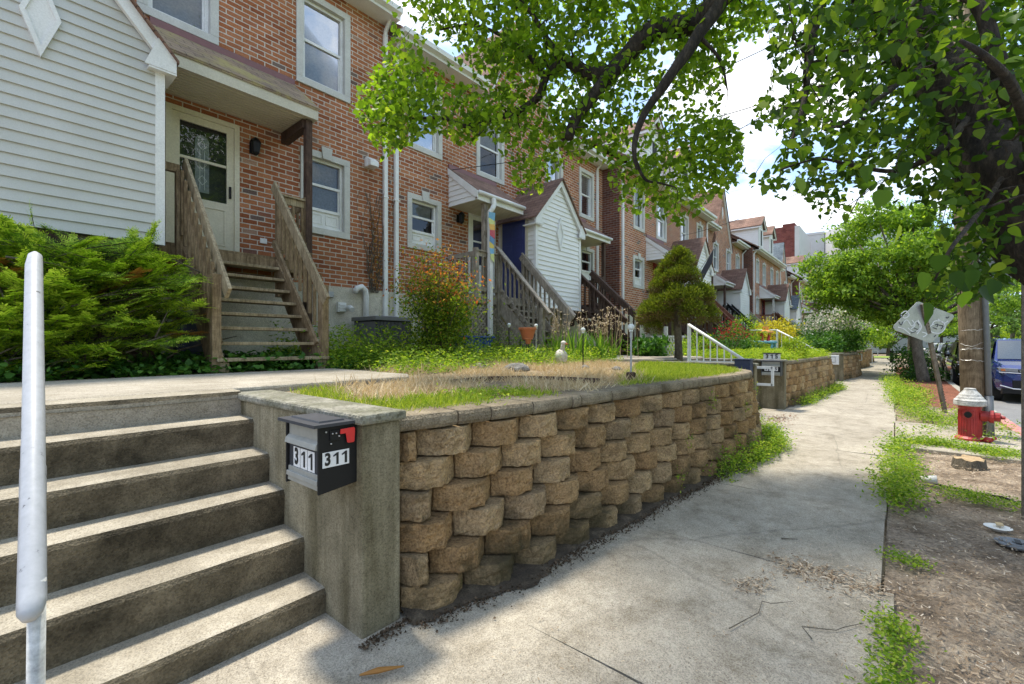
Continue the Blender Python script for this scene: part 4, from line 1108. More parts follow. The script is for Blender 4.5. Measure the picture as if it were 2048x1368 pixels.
    if lattice:
        m = MB(); a, b, z0, z1 = ds[0], x0-.02, zg-.05, zd-.25
        n = 22; st = .115
        for k in range(-14, 16):
            for sg in (1, -1):
                p = a+k*st; 
                # clip diagonal strips to the panel
                q0 = (p, z0); L = z1-z0
                xa_, xb_ = p, p+sg*L
                t0, t1 = 0.0, 1.0
                if sg > 0:
                    t0 = max(0, (a-p)/L); t1 = min(1, (b-p)/L)
                else:
                    t0 = max(0, (p-b)/L); t1 = min(1, (p-a)/L)
                if t1 > t0: m.beam((p+sg*L*t0, Yd-.02-(.008 if sg > 0 else 0), z0+L*t0), (p+sg*L*t1, Yd-.02-(.008 if sg > 0 else 0), z0+L*t1), .006, .036, (0,1,0)) if False else m.beam((p+sg*L*t0, Yd-.02-(.008 if sg > 0 else 0), z0+L*t0), (p+sg*L*t1, Yd-.02-(.008 if sg > 0 else 0), z0+L*t1), .007, .036)
        # triangle lattice under the stair side
        X = x0-.045; ya, yz = yb+.25, Yd
        for k in range(-18, 20):
            for sg in (1, -1):
                seg = []
                for q in range(41):
                    z = zg+q/40*(zd-.35-zg); y = yz-k*.11+sg*(z-zg)
                    lim = zg+(zd-.35-zg)*(y-ya)/(yz-ya)
                    if ya <= y <= yz and z <= lim: seg.append((y, z))
                if len(seg) > 1: m.beam((X-(.008 if sg > 0 else 0), seg[0][0], seg[0][1]), (X-(.008 if sg > 0 else 0), seg[-1][0], seg[-1][1]), .036, .007, (1,0,0))
        m.build('lattice', MT['greywood'], t)
    return t

# ---- house 311 (right half of the first pair)
cA = .446
hA, UA, dA = row_house('nearest brick row house with pale siding bay at the left and a cream storm door', cA, 1, 7.8, 5.42, False,
    dict(deck=2.70, gz0=3.34, gz1=4.80, du=.35-.1, u1=(3.11,4.11), u2=(.98,1.95), uz=(5.88,7.52), eave=7.92, ornate=True, panel=.36, blinds=(1,1,1), roof='shingle'))
bay(hA, cA, 7.8, 2.57, 4.84, 5.98, .975, 1.2, 2, 4.70, 'siding')
pr = porch_roof(hA, cA+1.12, 3.52, 7.8, 4.90, 5.07, 5.80, .84, 0, 'shingle_m', 2, False)
m = MB(); m.prism([(7.02,4.89),(7.78,4.89),(7.78,4.72),(7.02,4.76)], 'x', 3.30, 3.42); m.build('porch_beam', MT['brownwood'], hA)
m = MB(); m.box(3.34, 3.44, 6.98, 7.08, 1.0, 4.89); m.build('porch_post', MT['brownwood'], hA, bevel=.006)
lamp(hA, 2.87, 7.8, 4.50)
downspout(hA, 5.30, 7.8, 1.4, 7.55)
m = MB(); m.box(4.86, 5.06, 7.72, 7.8, 4.80, 4.98); m.prism([(7.72,4.98),(7.60,4.90),(7.60,4.80),(7.72,4.80)], 'x', 4.87, 5.05); m.build('dryer_vent', MT['trim'], hA, bevel=.006)
m = MB(); m.tube([(4.86,7.76,1.5),(4.86,7.74,2.30),(4.83,7.72,2.42),(4.74,7.70,2.48),(4.64,7.70,2.44),(4.60,7.70,2.36)], .055, 10); m.build('vent_pipe', MT['pvc'], hA, smooth=True)
m = MB(); m.box(4.10, 4.21, 7.74, 7.79, 2.24, 2.34); m.build('outlet_box', MT['galv'], hA, bevel=.006)
m = MB(); m.box(4.20+.08, 4.44, 7.72, 7.79, 1.98, 2.16); 
for k in range(3): m.box(4.30, 4.42, 7.70, 7.72, 2.0+k*.05, 2.025+k*.05)
m.tube([(4.46,7.75,2.06),(4.46,7.62,2.06),(4.46,7.55,2.02)], .05, 10); m.build('intake_vent', MT['pvc'], hA)
m = MB(); m.box(2.98, 3.08, 7.775, 7.80, 3.02, 3.10); m.build('doorbell_plate', MT['whitemetal'], hA)
# timber under the bay
t = thing('deck_frame', 'dark timber frame under the siding bay, behind the yew bush', 'timber frame', (.4,6.7,1))
m = MB(); m.box(-.6, 1.42, 6.62, 6.70, 2.30, 2.555); m.box(-.6, 1.42, 6.66, 6.72, 1.9, 2.2); m.build('beam', MT['brownwood'], t)
m = MB(); m.box(-.5, -.38, 6.72, 6.84, .9, 2.56); m.build('post', MT['brownwood'], t); m = MB(); m.box(1.28, 1.40, 6.72, 6.84, .9, 2.56); m.build('post', MT['brownwood'], t)
m = MB(); m.box(-.6, 1.42, 7.2, 7.28, 1.0, 2.5); m.build('backing', MT['brownwood'], t)
sA = wooden_steps('weathered brown open riser steps leading up to the cream storm door', cA, 1, 7.92, 'wood', 'woodtop', 2.70, 1.30, 2.50, (.99, 2.98), 5.66, 8, 1.06, False, 2, .84)
m = MB(); m.box(1.30, 1.39, 7.02, 7.11, 2.3, 3.72); m.box(1.50, 1.54, 7.04, 7.08, 2.66, 3.6); m.box(1.30, 1.72, 7.02, 7.09, 3.60, 3.70); m.build('post', MT['wood'], sA)
# concrete pad seen below the steps and a planter
m = MB(); m.prism([(1.95,1.0),(2.95,1.0),(2.95,1.75),(2.55,2.3),(1.95,2.3)], 'y', 7.35, 7.6); o = m.build('concrete_block', MT['found'], None, org=(2.4,7.45,1)); tag(o, 'grey concrete foundation block behind the brown open steps', 'concrete block')

# ---- pair B / C
cB = 9.71
hB, UB, dB = row_house('brick row house with porch gable and navy side door, second from the viewer', cB, -1, 7.8, 5.425, True,
    dict(deck=2.50, gpair=True, ornate=False, door='trim', blinds=(.45,1,.5)))
bb = bay(hB, cB, 7.8, 2.30, 4.52, 5.56, .975, 1.2, 2, 4.20, 'siding2')
porch_roof(hB, 7.0, cB-1.1, 7.8, 4.52, 4.70, 5.43, .88, -1)
m = MB(); m.box(cB-.99-.03, cB-.99, 6.83, 7.70, 2.50, 4.56); q = m.build('side_door', MT['soffit'], hB)
m = MB(); m.box(cB-.99-.045, cB-.99-.028, 6.90, 7.63, 2.52, 4.48)
for zz in ((2.66,3.15),(3.25,3.85),(3.95,4.35)):
    for yy in ((6.96,7.22),(7.30,7.56)): ring2 = m.box(cB-.99-.052, cB-.99-.045, yy[0], yy[1], zz[0], zz[1])
m.build('door_leaf', MT['bluedoor'], q, bevel=.004)
m = MB(); m.sphere((cB-.99-.07, 6.97, 3.45), .035); m.build('door_knob', MT['chrome'], q, smooth=True)
m = MB(); m.box(7.30, 7.40, 6.94, 7.04, 1.0, 4.52); m.build('porch_post', MT['greywood'], hB, bevel=.006)
m = MB(); m.tube([(7.46,6.82,4.62),(7.46,6.80,4.48),(7.40,6.80,4.38),(7.36,6.84,4.30)], .055, 8); m.box(7.32, 7.41, 6.79, 6.87, 1.15, 4.32); m.build('porch_downspout', MT['trim'], hB)
lamp(hB, 7.30, 7.8, 4.32)
downspout(hB, 5.56, 7.8, 1.4, 7.3)
sB = wooden_steps('weathered grey wooden steps with lattice skirts, leading up to the navy door', cB, -1, 7.8, 'greywood', 'greywood', 2.50, 1.06, 1.97, (.99, 2.76), 5.62, 8, 1.08, True, 1, .85)
hC, UC, dC = row_house('brick row house with dark brown steps, right of the white siding bay', cB, 1, 7.8, 14.15, False, dict(deck=2.50, gpair=True, blinds=(0,.5,.6), door='whitedoor', u2=(1.05,1.95)))
porch_roof(hC, cB+1.1, cB+3.3, 7.8, 4.56, 4.72, 5.40, .88, 0)
m = MB(); m.box(12.70, 12.80, 6.94, 7.04, 1.0, 4.56); m.build('porch_post', MT['brownwood'], hC)
downspout(hC, 13.72, 7.8, 1.4, 7.3)
sC = wooden_steps('dark brown wooden steps with close balusters right of the white siding bay', cB, 1, 7.8, 'brownwood', 'brownwood', 2.50, 1.15, 2.25, (.99, 2.9), 5.45, 8, 1.08, False, 1, .85)

# ---- further pairs
def pair(c, Yf, xl, xr, gable, lab_l, lab_r, ol, orr, stairs=None, bayroof='shingle', porch=True):
    ol = dict(ol); orr = dict(orr)
    if not gable: ol['dormer'] = orr['dormer'] = True; ol['darkside'] = True
    for q in (ol, orr): q.setdefault('det', 1); q['gpair'] = gable
    h1, _, _ = row_house(lab_l, c, -1, Yf, xl, gable, ol)
    bay(h1, c, Yf, 2.30, 4.52, 5.62, .975, 1.2, 1, None, 'siding2', bayroof)
    porch_roof(h1, c-2.75, c-1.1, Yf, 4.52, 4.70, 5.43, .88, -1, bayroof, 1)
    m = MB(); m.box(c-2.55, c-2.45, Yf-.86, Yf-.76, 1.0, 4.52); m.build('porch_post', MT['whitewood'] if ol.get('wpost') else MT['brownwood'], h1)
    downspout(h1, xl+.15, Yf, 1.2, 7.3)
    h2, _, _ = row_house(lab_r, c, 1, Yf, xr, False, orr)
    porch_roof(h2, c+1.1, c+2.75, Yf, 4.52, 4.70, 5.43, .88, 0, bayroof, 1)
    m = MB(); m.box(c+2.45, c+2.55, Yf-.86, Yf-.76, 1.0, 4.52); m.build('porch_post', MT['brownwood'], h2)
    downspout(h2, xr-.15, Yf, 1.2, 7.3)
    if stairs:
        for sg, (mt, lab) in zip((-1, 1), stairs): wooden_steps(lab, c, sg, Yf, mt, mt, 2.50, yb=Yf-2.2, det=1)
    return h1, h2
hD, hE = pair(19.0, 7.14, 14.15, 23.5, False, 'brick row house with dark side wall, behind the clipped conifer', 'brick row house with a dormer just left of the tall brick gable',
    dict(door='reddoor'), dict(), (('brownwood', 'dark wooden steps hidden behind the clipped conifer'), ('redwood', 'reddish brown wooden steps with square posts beside the roses')))
pair(28.3, 7.75, 23.5, 32.95, True, 'brick row house with a tall steep brick front gable', 'brick row house right of the steep gable, next to the dark party wall',
    dict(eave=7.8, door='whitedoor'), dict(eave=7.8), (('blackmetal', 'black railed steps left of the lattice porch'), ('greywood', 'grey wooden steps past the lattice porch')))
pair(37.6, 7.14, 32.95, 42.2, False, 'brick row house with white dormer and a deep red front door', 'brick row house with the second white dormer, right of the red door',
    dict(door='reddoor', wpost=True, eave=7.7), dict(eave=7.7), (('redwood', 'red painted porch steps below the red front door'), ('whitewood', 'white painted steps of the house with the second dormer')))
pair(46.9, 7.75, 42.2, 51.5, True, 'distant brick row house with blue grey gable roof', 'distant brick row house right of the blue grey gable', dict(roof='slate', eave=7.8), dict(roof='shingle', eave=7.8), None, 'slate')
pair(56.2, 7.14, 51.5, 60.8, False, 'far brick row house with a small white dormer beyond the blue grey gable', 'far brick row house with the last dormer seen', dict(eave=7.7), dict(eave=7.7))
pair(65.5, 7.75, 60.8, 70.0, True, 'farthest row house with brown gable, mostly behind the street tree', 'last row house of the row, hidden by the street tree', dict(eave=7.8), dict(eave=7.8))

# larger buildings behind the row
t = thing('concrete_building', 'large pale windowless concrete building rising behind the far end of the row', 'building', (110,20,0))
m = MB(); m.box(96, 130, 9.5, 15.6, 0, 20.7); m.box(98, 130, 15.6, 22, 0, 18.5); m.build('wall', MT['farcon'], t)
m = MB(); m.prism([(96.2,9.49),(88,4.5),(118,-12),(132,9.49)], 'z', 0, 20.9); m.build('wing', MT['farcon'], t)
m = MB(); m.box(95.9, 130.1, 9.45, 15.7, 20.7, 21.1); m.box(95.95, 96.0, 9.6, 15.5, 15.0, 15.15); m.build('coping', MT['farcon'], t)
t = thing('brick_tower', 'dark red brick block with stepped parapet behind the dormers', 'building', (84,22,0))
m = MB(); m.box(80, 92, 11.6, 15.4, 0, 19.0); m.box(80, 84, 13.2, 14.6, 19.0, 19.3); m.box(80, 84, 11.6, 13.2, 19.0, 19.7); m.build('wall', brickmat('maroon_brick', [(0,(.17,.05,.045)),(1,(.23,.075,.06))], (.2,.13,.12), .5, .2), t)
m = MB(); m.box(79.9, 92, 11.0, 11.59, 0, 19.2); m.build('side_panel', MT['farcon'], t)
# ================================================================== STREET FURNITURE
t = thing('fire_hydrant', 'red fire hydrant with weathered white bonnet standing on the concrete pad', 'hydrant', (9.34,-.83,.01))
c0 = (9.34,-.83,.01)
m = MB(); m.lathe(c0, [(.185,0),(.185,.03),(.165,.045),(.140,.06),(.138,.46),(.145,.47),(.145,.50)], 28); m.build('barrel', MT['hydrant'], t, smooth=False, bevel=.004)
m = MB()
for k in range(28):
    a = 2*math.pi*k/28; x, y = c0[0]+.139*math.cos(a), c0[1]+.139*math.sin(a)
    m.tube([(x,y,.08),(x,y,.44)], .006, 5)
m.build('fluting', MT['hydrant'], t)
m = MB(); m.lathe((9.34,-.83,.51), [(.19,0),(.20,.012),(.20,.055),(.192,.06),(.20,.075),(.17,.10),(.165,.115),(.14,.14),(.135,.155),(.105,.19),(.095,.20),(.075,.225),(.072,.245),(.05,.25)], 28); m.build('bonnet', MT['cap_old'], t)
# side outlet (towards the road) and front nozzle
m = MB(); m.tube([(9.30,-.95,.37),(9.28,-1.06,.37)], .075, 14); m.tube([(9.283,-1.05,.37),(9.275,-1.10,.37)], .09, 14); m.tube([(9.276,-1.10,.37),(9.262,-1.17,.37)], .062, 8); m.tube([(9.262,-1.17,.37),(9.25,-1.22,.37)], .025, 5)
m.build('outlet_cap', MT['hydrant'], t, bevel=.004)
m = MB(); m.tube([(9.22,-.80,.385),(9.195,-.795,.385)], .072, 18); m.build('front_flange', MT['hydrant'], t, bevel=.003)
m = MB(); m.tube([(9.196,-.795,.385),(9.190,-.794,.385)], .046, 18); m.build('front_port', MT['blackmetal'], t)
m = MB()
for k in range(8):
    z = .30-k*.034; m.sphere((9.22-.004*(k % 2), -1.02+.003*k, z), .012, 6, 4, (.6,1,1.5) if k % 2 else (1,.6,1.5))
m.build('chain', MT['rust'], t)
m = MB(); m.sphere((9.20,-1.02,.05), .062, 12, 8, (1,1,.62)); m.tube([(9.19,-1.06,.06),(9.17,-1.11,.09)], .02, 8); m.build('hanging_cap', MT['hydrant'], t, smooth=True)

t.scale = (.88,.88,1)
# leaning sign seen from behind
A = Vector((13.32,-.83,0)); Bp = Vector(at(1846, 612, 9.35)); dv = (Bp-A)
t = thing('street_sign', 'back of a leaning diamond road sign on a rusty post, covered with scrawled graffiti', 'sign', tuple(A))
m = MB(); e = A+dv*1.02
sd = Vector((SS,-CC,0)); fw = Vector((CC,SS,0))
m.beam(A-Vector((0,0,.2)), e, .075, .045, (-CC,-SS,0)); m.build('post', MT['rust'], t)
m = MB()
for k in range(36):
    p = A+dv*(.08+k*.026); m.tube([p-fw*.030, p-fw*.0235], .011, 6)
m.build('post_holes', MT['blackmetal'], t)
ctr = Vector(at(1851, 646, 9.37))+fw*.03
def sp(px, py, off=0.0):   # point of the sign plate plane
    return Vector(at(px, py, 9.37))+fw*(.03-off)
outl = [(1789,655),(1790,651),(1836,604),(1841,603),(1909,629),(1911,634),(1868,684),(1862,686),(1792,660)]
q = [sp(*p) for p in outl]; qb = [p+fw*.006 for p in q]; n = len(q)
m = MB(); m.add(q+qb, [tuple(range(n)), tuple(range(2*n-1, n-1, -1))]+[(i, n+i, n+(i+1) % n, (i+1) % n) for i in range(n)]); pl = m.build('plate', MT['galv'], t)
MT['paintw'] = plain('white_marker_paint', (.78,.79,.82), .6); MT['paintk'] = plain('dark_marker_paint', (.05,.05,.07), .6)
def stroke(mb, pts, w, off):
    P = [sp(x, y, off) for x, y in catmull(pts, 6)]
    for a, b_ in zip(P, P[1:]):
        dd = (b_-a)
        if dd.length < 1e-5: continue
        mb.beam(a-dd*.15, b_+dd*.15, w, .002, -fw)
m = MB()
for pts in ([(1806,626),(1814,622),(1820,630),(1812,636),(1805,631),(1806,626)], [(1806,648),(1816,640),(1826,652),(1836,642),(1842,656),(1830,664),(1818,656)], [(1838,640),(1845,654),(1836,668)],
            [(1870,648),(1862,654),(1866,664),(1882,666),(1892,656),(1888,644),(1872,642),(1866,650)], [(1878,638),(1890,646),(1898,642)], [(1798,654),(1810,658),(1822,668)], [(1826,640),(1832,650),(1824,658)], [(1846,664),(1856,668),(1848,674)]):
    stroke(m, pts, .021, .004)
m.build('white_graffiti', MT['paintw'], pl)
m = MB()
for pts in ([(1813,628),(1815,630)], [(1800,644),(1804,650),(1808,643)], [(1806,634),(1802,632),(1803,629),(1806,630),(1806,634)], [(1836,644),(1840,650)], [(1830,656),(1838,659)], [(1868,655),(1876,658)], [(1872,650),(1878,648),(1876,654)], [(1880,650),(1888,652),(1884,658)], [(1824,666),(1834,663)], [(1894,634),(1897,636),(1900,633)], [(1870,674),(1874,670)]):
    stroke(m, pts, .016, .0062)
m.build('black_graffiti', MT['paintk'], pl)

# utility pole with conduit and wires
t = thing('utility_pole', 'thick brown wooden utility pole wrapped in clear tape, with a grey conduit, behind the hydrant', 'utility pole', (9.95,-.92,0))
m = MB(); m.tube([(9.98,-.95,-.1),(9.94,-.90,1.6),(9.88,-.83,3.6),(9.8,-.75,8.5)], [.158,.146,.136,.11], 22); m.build('pole', MT['pole'], t, smooth=True)
m = MB(); m.tube([(9.85,-1.09,0),(9.815,-1.05,1.6),(9.755,-.975,3.6),(9.68,-.88,7.5)], .036, 12); m.tube([(9.85,-1.09,-.02),(9.84,-1.075,.62)], .05, 10); m.build('conduit', MT['conduit'], t, smooth=True)
MT['tape'] = plain('clear_tape', (.62,.60,.55), .25)
m = MB(); rr = random.Random(5)
for z0, z1 in ((1.60,1.63),(1.16,1.13),(1.40,1.27),(1.30,1.5),(1.31,1.36)):
    P = []
    for k in range(14):
        a = R(120+k*13); r_ = .151
        P.append((9.945+r_*math.cos(a), -.905+r_*math.sin(a), z0+(z1-z0)*k/13+rr.uniform(-.008,.008)))
    m.tube(P, rr.uniform(.002,.006), 4)
m.build('tape_band', MT['tape'], t)
for k, (a, b) in enumerate((((9.9,-1.0,7.6),(9.6,7.6,6.9)),((9.95,-1.0,7.2),(14.0,7.0,6.6)),((9.9,-1.05,6.2),(7.0,7.75,5.35)),((9.9,-1.05,5.2),(19.5,7.1,6.0)))):
    a = Vector(a); b = Vector(b); P = [a.lerp(b, i/14)-Vector((0,0,.35*math.sin(math.pi*i/14))) for i in range(15)]
    m = MB(); m.tube(P, .008, 5); o = m.build('service_wire', MT['blackmetal'], t)
m = MB()
for k in range(6):
    a = Vector((10.05-.02*k,-1.0-.05*k,6.6-.3*k)); b = Vector((40,-1.6-.1*k,7.0-.3*k)); P = [a.lerp(b, i/14)-Vector((0,0,.6*math.sin(math.pi*i/14))) for i in range(15)]
    m.tube(P, .012, 5)
m.build('street_wires', MT['blackmetal'], t)
t = thing('steel_post', 'thin dark steel post at the right edge of the verge', 'post', (5.54,-.8,0))
m = MB(); m.beam((5.56,-.82,-.1),(5.56,-.82,2.4), .05, .04); m.build('post', MT['rust'], t); m = MB(); m.box(5.545,5.575,-1.1,-.55,1.95,2.4); m.build('plate', MT['galv'], t)

# tree stump, litter
t = thing('tree_stump', 'low freshly cut tree stump in the bare earth in front of the hydrant', 'stump', (7.44,-.66,0))
m = MB(); P = []
n = 18; rr = random.Random(2)
ra = [.125+rr.uniform(-.02,.022) for _ in range(n)]
vs = [(7.44+1.15*r_*1.15*math.cos(2*math.pi*k/n), -.66+r_*1.15*math.sin(2*math.pi*k/n), -.05) for k, r_ in enumerate(ra)]+[(7.44+1.15*r_*math.cos(2*math.pi*k/n), -.66+r_*math.sin(2*math.pi*k/n), .075+.012*math.sin(k*2)) for k, r_ in enumerate(ra)]
m.add(vs, [(k, (k+1) % n, n+(k+1) % n, n+k) for k in range(n)]); m.build('bark', MT['bark2'], t)
m = MB(); m.add([v for v in vs[n:]], [tuple(range(n))]); m.build('cut_face', simple('cut_wood', [(.3,(.30,.20,.10)),(.6,(.45,.32,.18))], 12, .9), t)
t = thing('paper_plate', 'crumpled white foam container lying on the mulch', 'litter', (5.05,-.62,0))
m = MB(); m.lathe((5.05,-.60,-.02), [(.05,0),(.075,.02),(.08,.024)], 14); m.build('dish', MT['pvc'], t); m = MB(); m.box(5.03,5.10,-.63,-.59,.018,.026); m.build('scrap', MT['lf_straw'], t)
t = thing('lost_disc', 'dark grey round plastic lid lying on the mulch', 'lid', (4.74,-.66,0))
m = MB(); m.lathe((4.74,-.66,-.015), [(.115,0),(.12,.010),(.11,.016),(.08,.014),(.075,.02),(.03,.018),(.028,.025)], 24); m.build('disc', MT['conduit'], t, smooth=False); m = MB(); m.box(4.70,4.78,-.675,-.645,.008,.012); m.build('handle_slot', MT['ink'], t)
t = thing('plastic_cup', 'clear crushed plastic cup on the dirt beside the weeds', 'cup', (6.2,-.28,0))
m = MB(); m.tube([(6.2,-.20,.03),(6.2,-.32,.045)], [.032,.045], 12); m.build('cup', MT['tape'], t, smooth=True)
m = MB(); P = [Vector((6.35-.05*k+.05*math.sin(k*1.3), -.12-.09*k, .0+.012*math.sin(k*2))) for k in range(16)]; m.tube(P, .011, 6); o = m.build('black_cable', MT['blackmetal'], None, org=(6.3,-.1,0)); tag(o, 'black cable lying across the bare earth', 'cable')
def twig(pts, r, label, name='twig'):
    P = [Vector((x, y, z)) for x, y, z in pts]; m = MB(); m.tube(P, [r]+[r*.7]*(len(P)-2)+[r*.35], 6); o = m.build(name, MT['bark2'], None, org=pts[0]); tag(o, label, 'twig', 'fallen twigs on the pavement')
twig([(2.38,.62,.012),(2.62,.54,.012),(2.75,.55,.012),(2.72,.50,.03),(2.85,.42,.014)], .0028, 'thin bent twig lying on the shaded pavement near the wall')
twig([(2.55,.30,.012),(2.62,.35,.016),(2.70,.22,.012),(2.74,.19,.02),(2.86,.12,.012)], .003, 'forked dark twig lying on the pavement nearest the viewer')
twig([(3.72,.62,.014),(3.78,.53,.014)], .006, 'short brown stick on the pavement just past the second joint')
o = MB().tube([(1.05,1.72,.01),(1.10,1.66,.03),(1.2,1.62,.012)], [.004,.012,.003], 6).build('dead_leaf', MT['lf_dry'], None, org=(1.1,1.65,0)); tag(o, 'curled brown leaf at the foot of the concrete steps', 'leaf')

# ================================================================== VEHICLES (parked, fronts towards the viewer)
def suv(xf, yc, paint, label, group='cars parked along the kerb', tall=1.70, det=2):
    t = thing('parked_car', label, 'car', (xf+2.3, yc, -.13), group); g0 = -.13
    X = lambda x: xf+x
    st = [(0.0,.62,.34,.72),(.05,.80,.30,.86),(.28,.90,.25,.98),(.9,.935,.24,1.05),(1.35,.94,.24,1.09),(2.4,.945,.24,1.10),(3.6,.945,.24,1.12),(4.35,.92,.28,1.12),(4.62,.84,.36,1.05),(4.66,.72,.42,.9)]
    m = MB(); vs = []; nr = 10
    for x, w, zb, zt in st:
        h = zt-zb
        for y, z in ((-w*.80,zb),(-w*.97,zb+.14*h),(-w,zb+.5*h),(-w*.97,zb+.80*h),(-w*.86,zt),(w*.86,zt),(w*.97,zb+.80*h),(w,zb+.5*h),(w*.97,zb+.14*h),(w*.80,zb)):
            vs.append((X(x), yc+y, g0+z))
    fs = []
    for i in range(len(st)-1):
        for k in range(nr):
            k2 = (k+1) % nr; fs.append((i*nr+k, i*nr+k2, (i+1)*nr+k2, (i+1)*nr+k))
    fs += [tuple(range(nr)), tuple(range((len(st)-1)*nr, len(st)*nr))[::-1]]
    m.add(vs, fs); body = m.build('body', paint, t, smooth=False, bevel=.03)
    cs = [(1.25,.80,1.06,.80,1.07),(2.0,.81,1.06,.66,tall-.04),(2.5,.82,1.08,.67,tall),(3.6,.82,1.08,.66,tall-.01),(4.25,.80,1.08,.62,tall-.09),(4.55,.78,1.08,.74,1.14)]
    m = MB(); vs = []
    for x, wb, zb, wt, zt in cs: vs += [(X(x),yc-wb,g0+zb),(X(x),yc-wt,g0+zt),(X(x),yc+wt,g0+zt),(X(x),yc+wb,g0+zb)]
    fs = []
    for i in range(len(cs)-1):
        for k in range(3): fs.append((i*4+k, i*4+k+1, (i+1)*4+k+1, (i+1)*4+k))
    m.add(vs, fs); m.build('roof', paint, t, bevel=.02)
    gl = MT['carglass']
    m = MB(); a, b_ = cs[0], cs[1]
    def wsp(f, y, o=.012): return (X(a[0]+(b_[0]-a[0])*f)-o, yc+y*((a[3])+(b_[3]-a[3])*f)/.80*1.0, g0+a[4]+(b_[4]-a[4])*f+o)
    m.add([wsp(.06,-.74),wsp(.06,.74),wsp(.93,.78),wsp(.93,-.78)], [(0,1,2,3)]); m.build('windscreen', gl, t)
    for sgn in (-1, 1):
        for x0, x1, x2, x3 in ((1.62,2.05,2.85,2.85),(2.93,2.93,3.75,3.75),(3.83,3.83,4.22,4.40)):
            def sw(x, f): 
                wb, wt = .82, .665; return (X(x), yc+sgn*(wb+(wt-wb)*f+.014), g0+1.08+(tall-1.08)*f)
            m = MB(); m.add([sw(x0,.07),sw(x3,.07),sw(x2,.86),sw(x1 if x1 != x0 else x0,.86)], [(0,1,2,3)]); m.build('side_window', gl, t)
        m = MB(); m.sphere((X(1.62), yc+sgn*1.03, g0+1.14), .10, 10, 8, (.7,1.1,.8)); m.beam((X(1.6),yc+sgn*.9,g0+1.1),(X(1.6),yc+sgn*1.0,g0+1.12), .05, .05); m.build('mirror', paint, t, smooth=True)
        m = MB(); m.prism([(yc+sgn*.50,g0+.80),(yc+sgn*.86,g0+.83),(yc+sgn*.88,g0+.92),(yc+sgn*.52,g0+.90)], 'x', X(-.005), X(.20)); hl = m.build('headlight', MT['lampglass'], t, bevel=.01)
        m = MB(); m.prism([(yc+sgn*.74,g0+.83),(yc+sgn*.82,g0+.835),(yc+sgn*.83,g0+.89),(yc+sgn*.75,g0+.885)], 'x', X(-.012), X(.0)); m.build('indicator', MT['amber'], hl)
        m = MB(); m.tube([(X(2.2),yc+sgn*.58,g0+tall+.03),(X(2.4),yc+sgn*.60,g0+tall+.06),(X(3.7),yc+sgn*.60,g0+tall+.06),(X(4.0),yc+sgn*.58,g0+tall+.0)], .018, 6); m.build('roof_rail', MT['blackmetal'], t)
        for xw in (.88, 3.72):
            m = MB(); m.tube([(X(xw),yc+sgn*.70,g0+.36),(X(xw),yc+sgn*.73,g0+.36),(X(xw),yc+sgn*.92,g0+.36),(X(xw),yc+sgn*.945,g0+.36)], [.33,.36,.36,.32], 24); w = m.build('wheel', MT['tyre'], t)
            m = MB(); m.tube([(X(xw),yc+sgn*.94,g0+.36),(X(xw),yc+sgn*.952,g0+.36)], .235, 20)
            for k in range(5):
                an = 2*math.pi*k/5; m.beam((X(xw),yc+sgn*.955,g0+.36),(X(xw)+.22*math.cos(an),yc+sgn*.955,g0+.36+.22*math.sin(an)), .05, .02)
            m.build('rim', MT['silver'], w)
            m = MB(); n = 12
            for k in range(n):
                a0, a1 = math.pi*k/n, math.pi*(k+1)/n
                m.add([(X(xw)+r_*math.cos(an), yc+sgn*.947, g0+.36+r_*math.sin(an)) for r_, an in ((.37,a0),(.43,a0),(.43,a1),(.37,a1))], [(0,1,2,3)])
            m.build('wheel_arch', MT['blackmetal'], t)
    m = MB(); m.box(X(-.012), X(.02), yc-.52, yc+.52, g0+.80, g0+.885); 
    q = MB(); q.box(X(-.015), X(.03), yc-.62, yc+.62, g0+.40, g0+.60); q.build('lower_grille', MT['blackmetal'], t, bevel=.008)
    m.build('grille', MT['blackmetal'], t, bevel=.008)
    m = MB()
    m.tube([(X(-.02),yc-.86,g0+.80),(X(-.03),yc-.5,g0+.782),(X(-.03),yc+.5,g0+.782),(X(-.02),yc+.86,g0+.80)], .012, 6); m.box(X(-.02),X(.0),yc-.5,yc+.5,g0+.835,g0+.848)
    m.tube([(X(.0),yc-.84,g0+.46),(X(-.03),yc-.6,g0+.38),(X(-.035),yc,g0+.36),(X(-.03),yc+.6,g0+.38),(X(.0),yc+.84,g0+.46)], .016, 6)
    m.build('chrome_trim', MT['chrome'], t)
    m = MB(); m.prism([(X(-.01),g0+.26),(X(.25),g0+.22),(X(.25),g0+.40),(X(-.02),g0+.38)], 'y', yc-.80, yc+.80); m.build('lower_bumper', MT['blackmetal'], t)
    m = MB(); m.prism([(X(.25),g0+.86+.125),(X(1.2),g0+1.055),(X(1.2),g0+1.07),(X(.3),g0+1.0)], 'y', yc-.30, yc-.26); m.prism([(X(.25),g0+.985),(X(1.2),g0+1.055),(X(1.2),g0+1.07),(X(.3),g0+1.0)], 'y', yc+.26, yc+.30); m.build('bonnet_crease', paint, t)
    return t
def paint(name, c):
    m, nt, b = newmat(name); b.inputs['Base Color'].default_value = (*c, 1); b.inputs['Metallic'].default_value = .35; b.inputs['Roughness'].default_value = .22
    b.inputs['Coat Weight'].default_value = 1; b.inputs['Coat Roughness'].default_value = .03; return m
MT['carglass'] = plain('car_glass', (.05,.06,.065), .04, 0, .9, 1); MT['lampglass'] = plain('lamp_lens', (.22,.23,.25), .08, .3, .8, 1); MT['amber'] = plain('amber_lens', (.55,.16,.02), .2)
MT['tyre'] = plain('tyre_rubber', (.015,.015,.015), .85)
suv(17.2, -2.92, paint('blue_car_paint', (.010,.026,.15)), 'shiny blue car with its front to the viewer, behind the utility pole')
suv(22.6, -2.56, paint('black_car_paint', (.012,.012,.013)), 'black car parked at the kerb behind the leaning sign post', det=1)
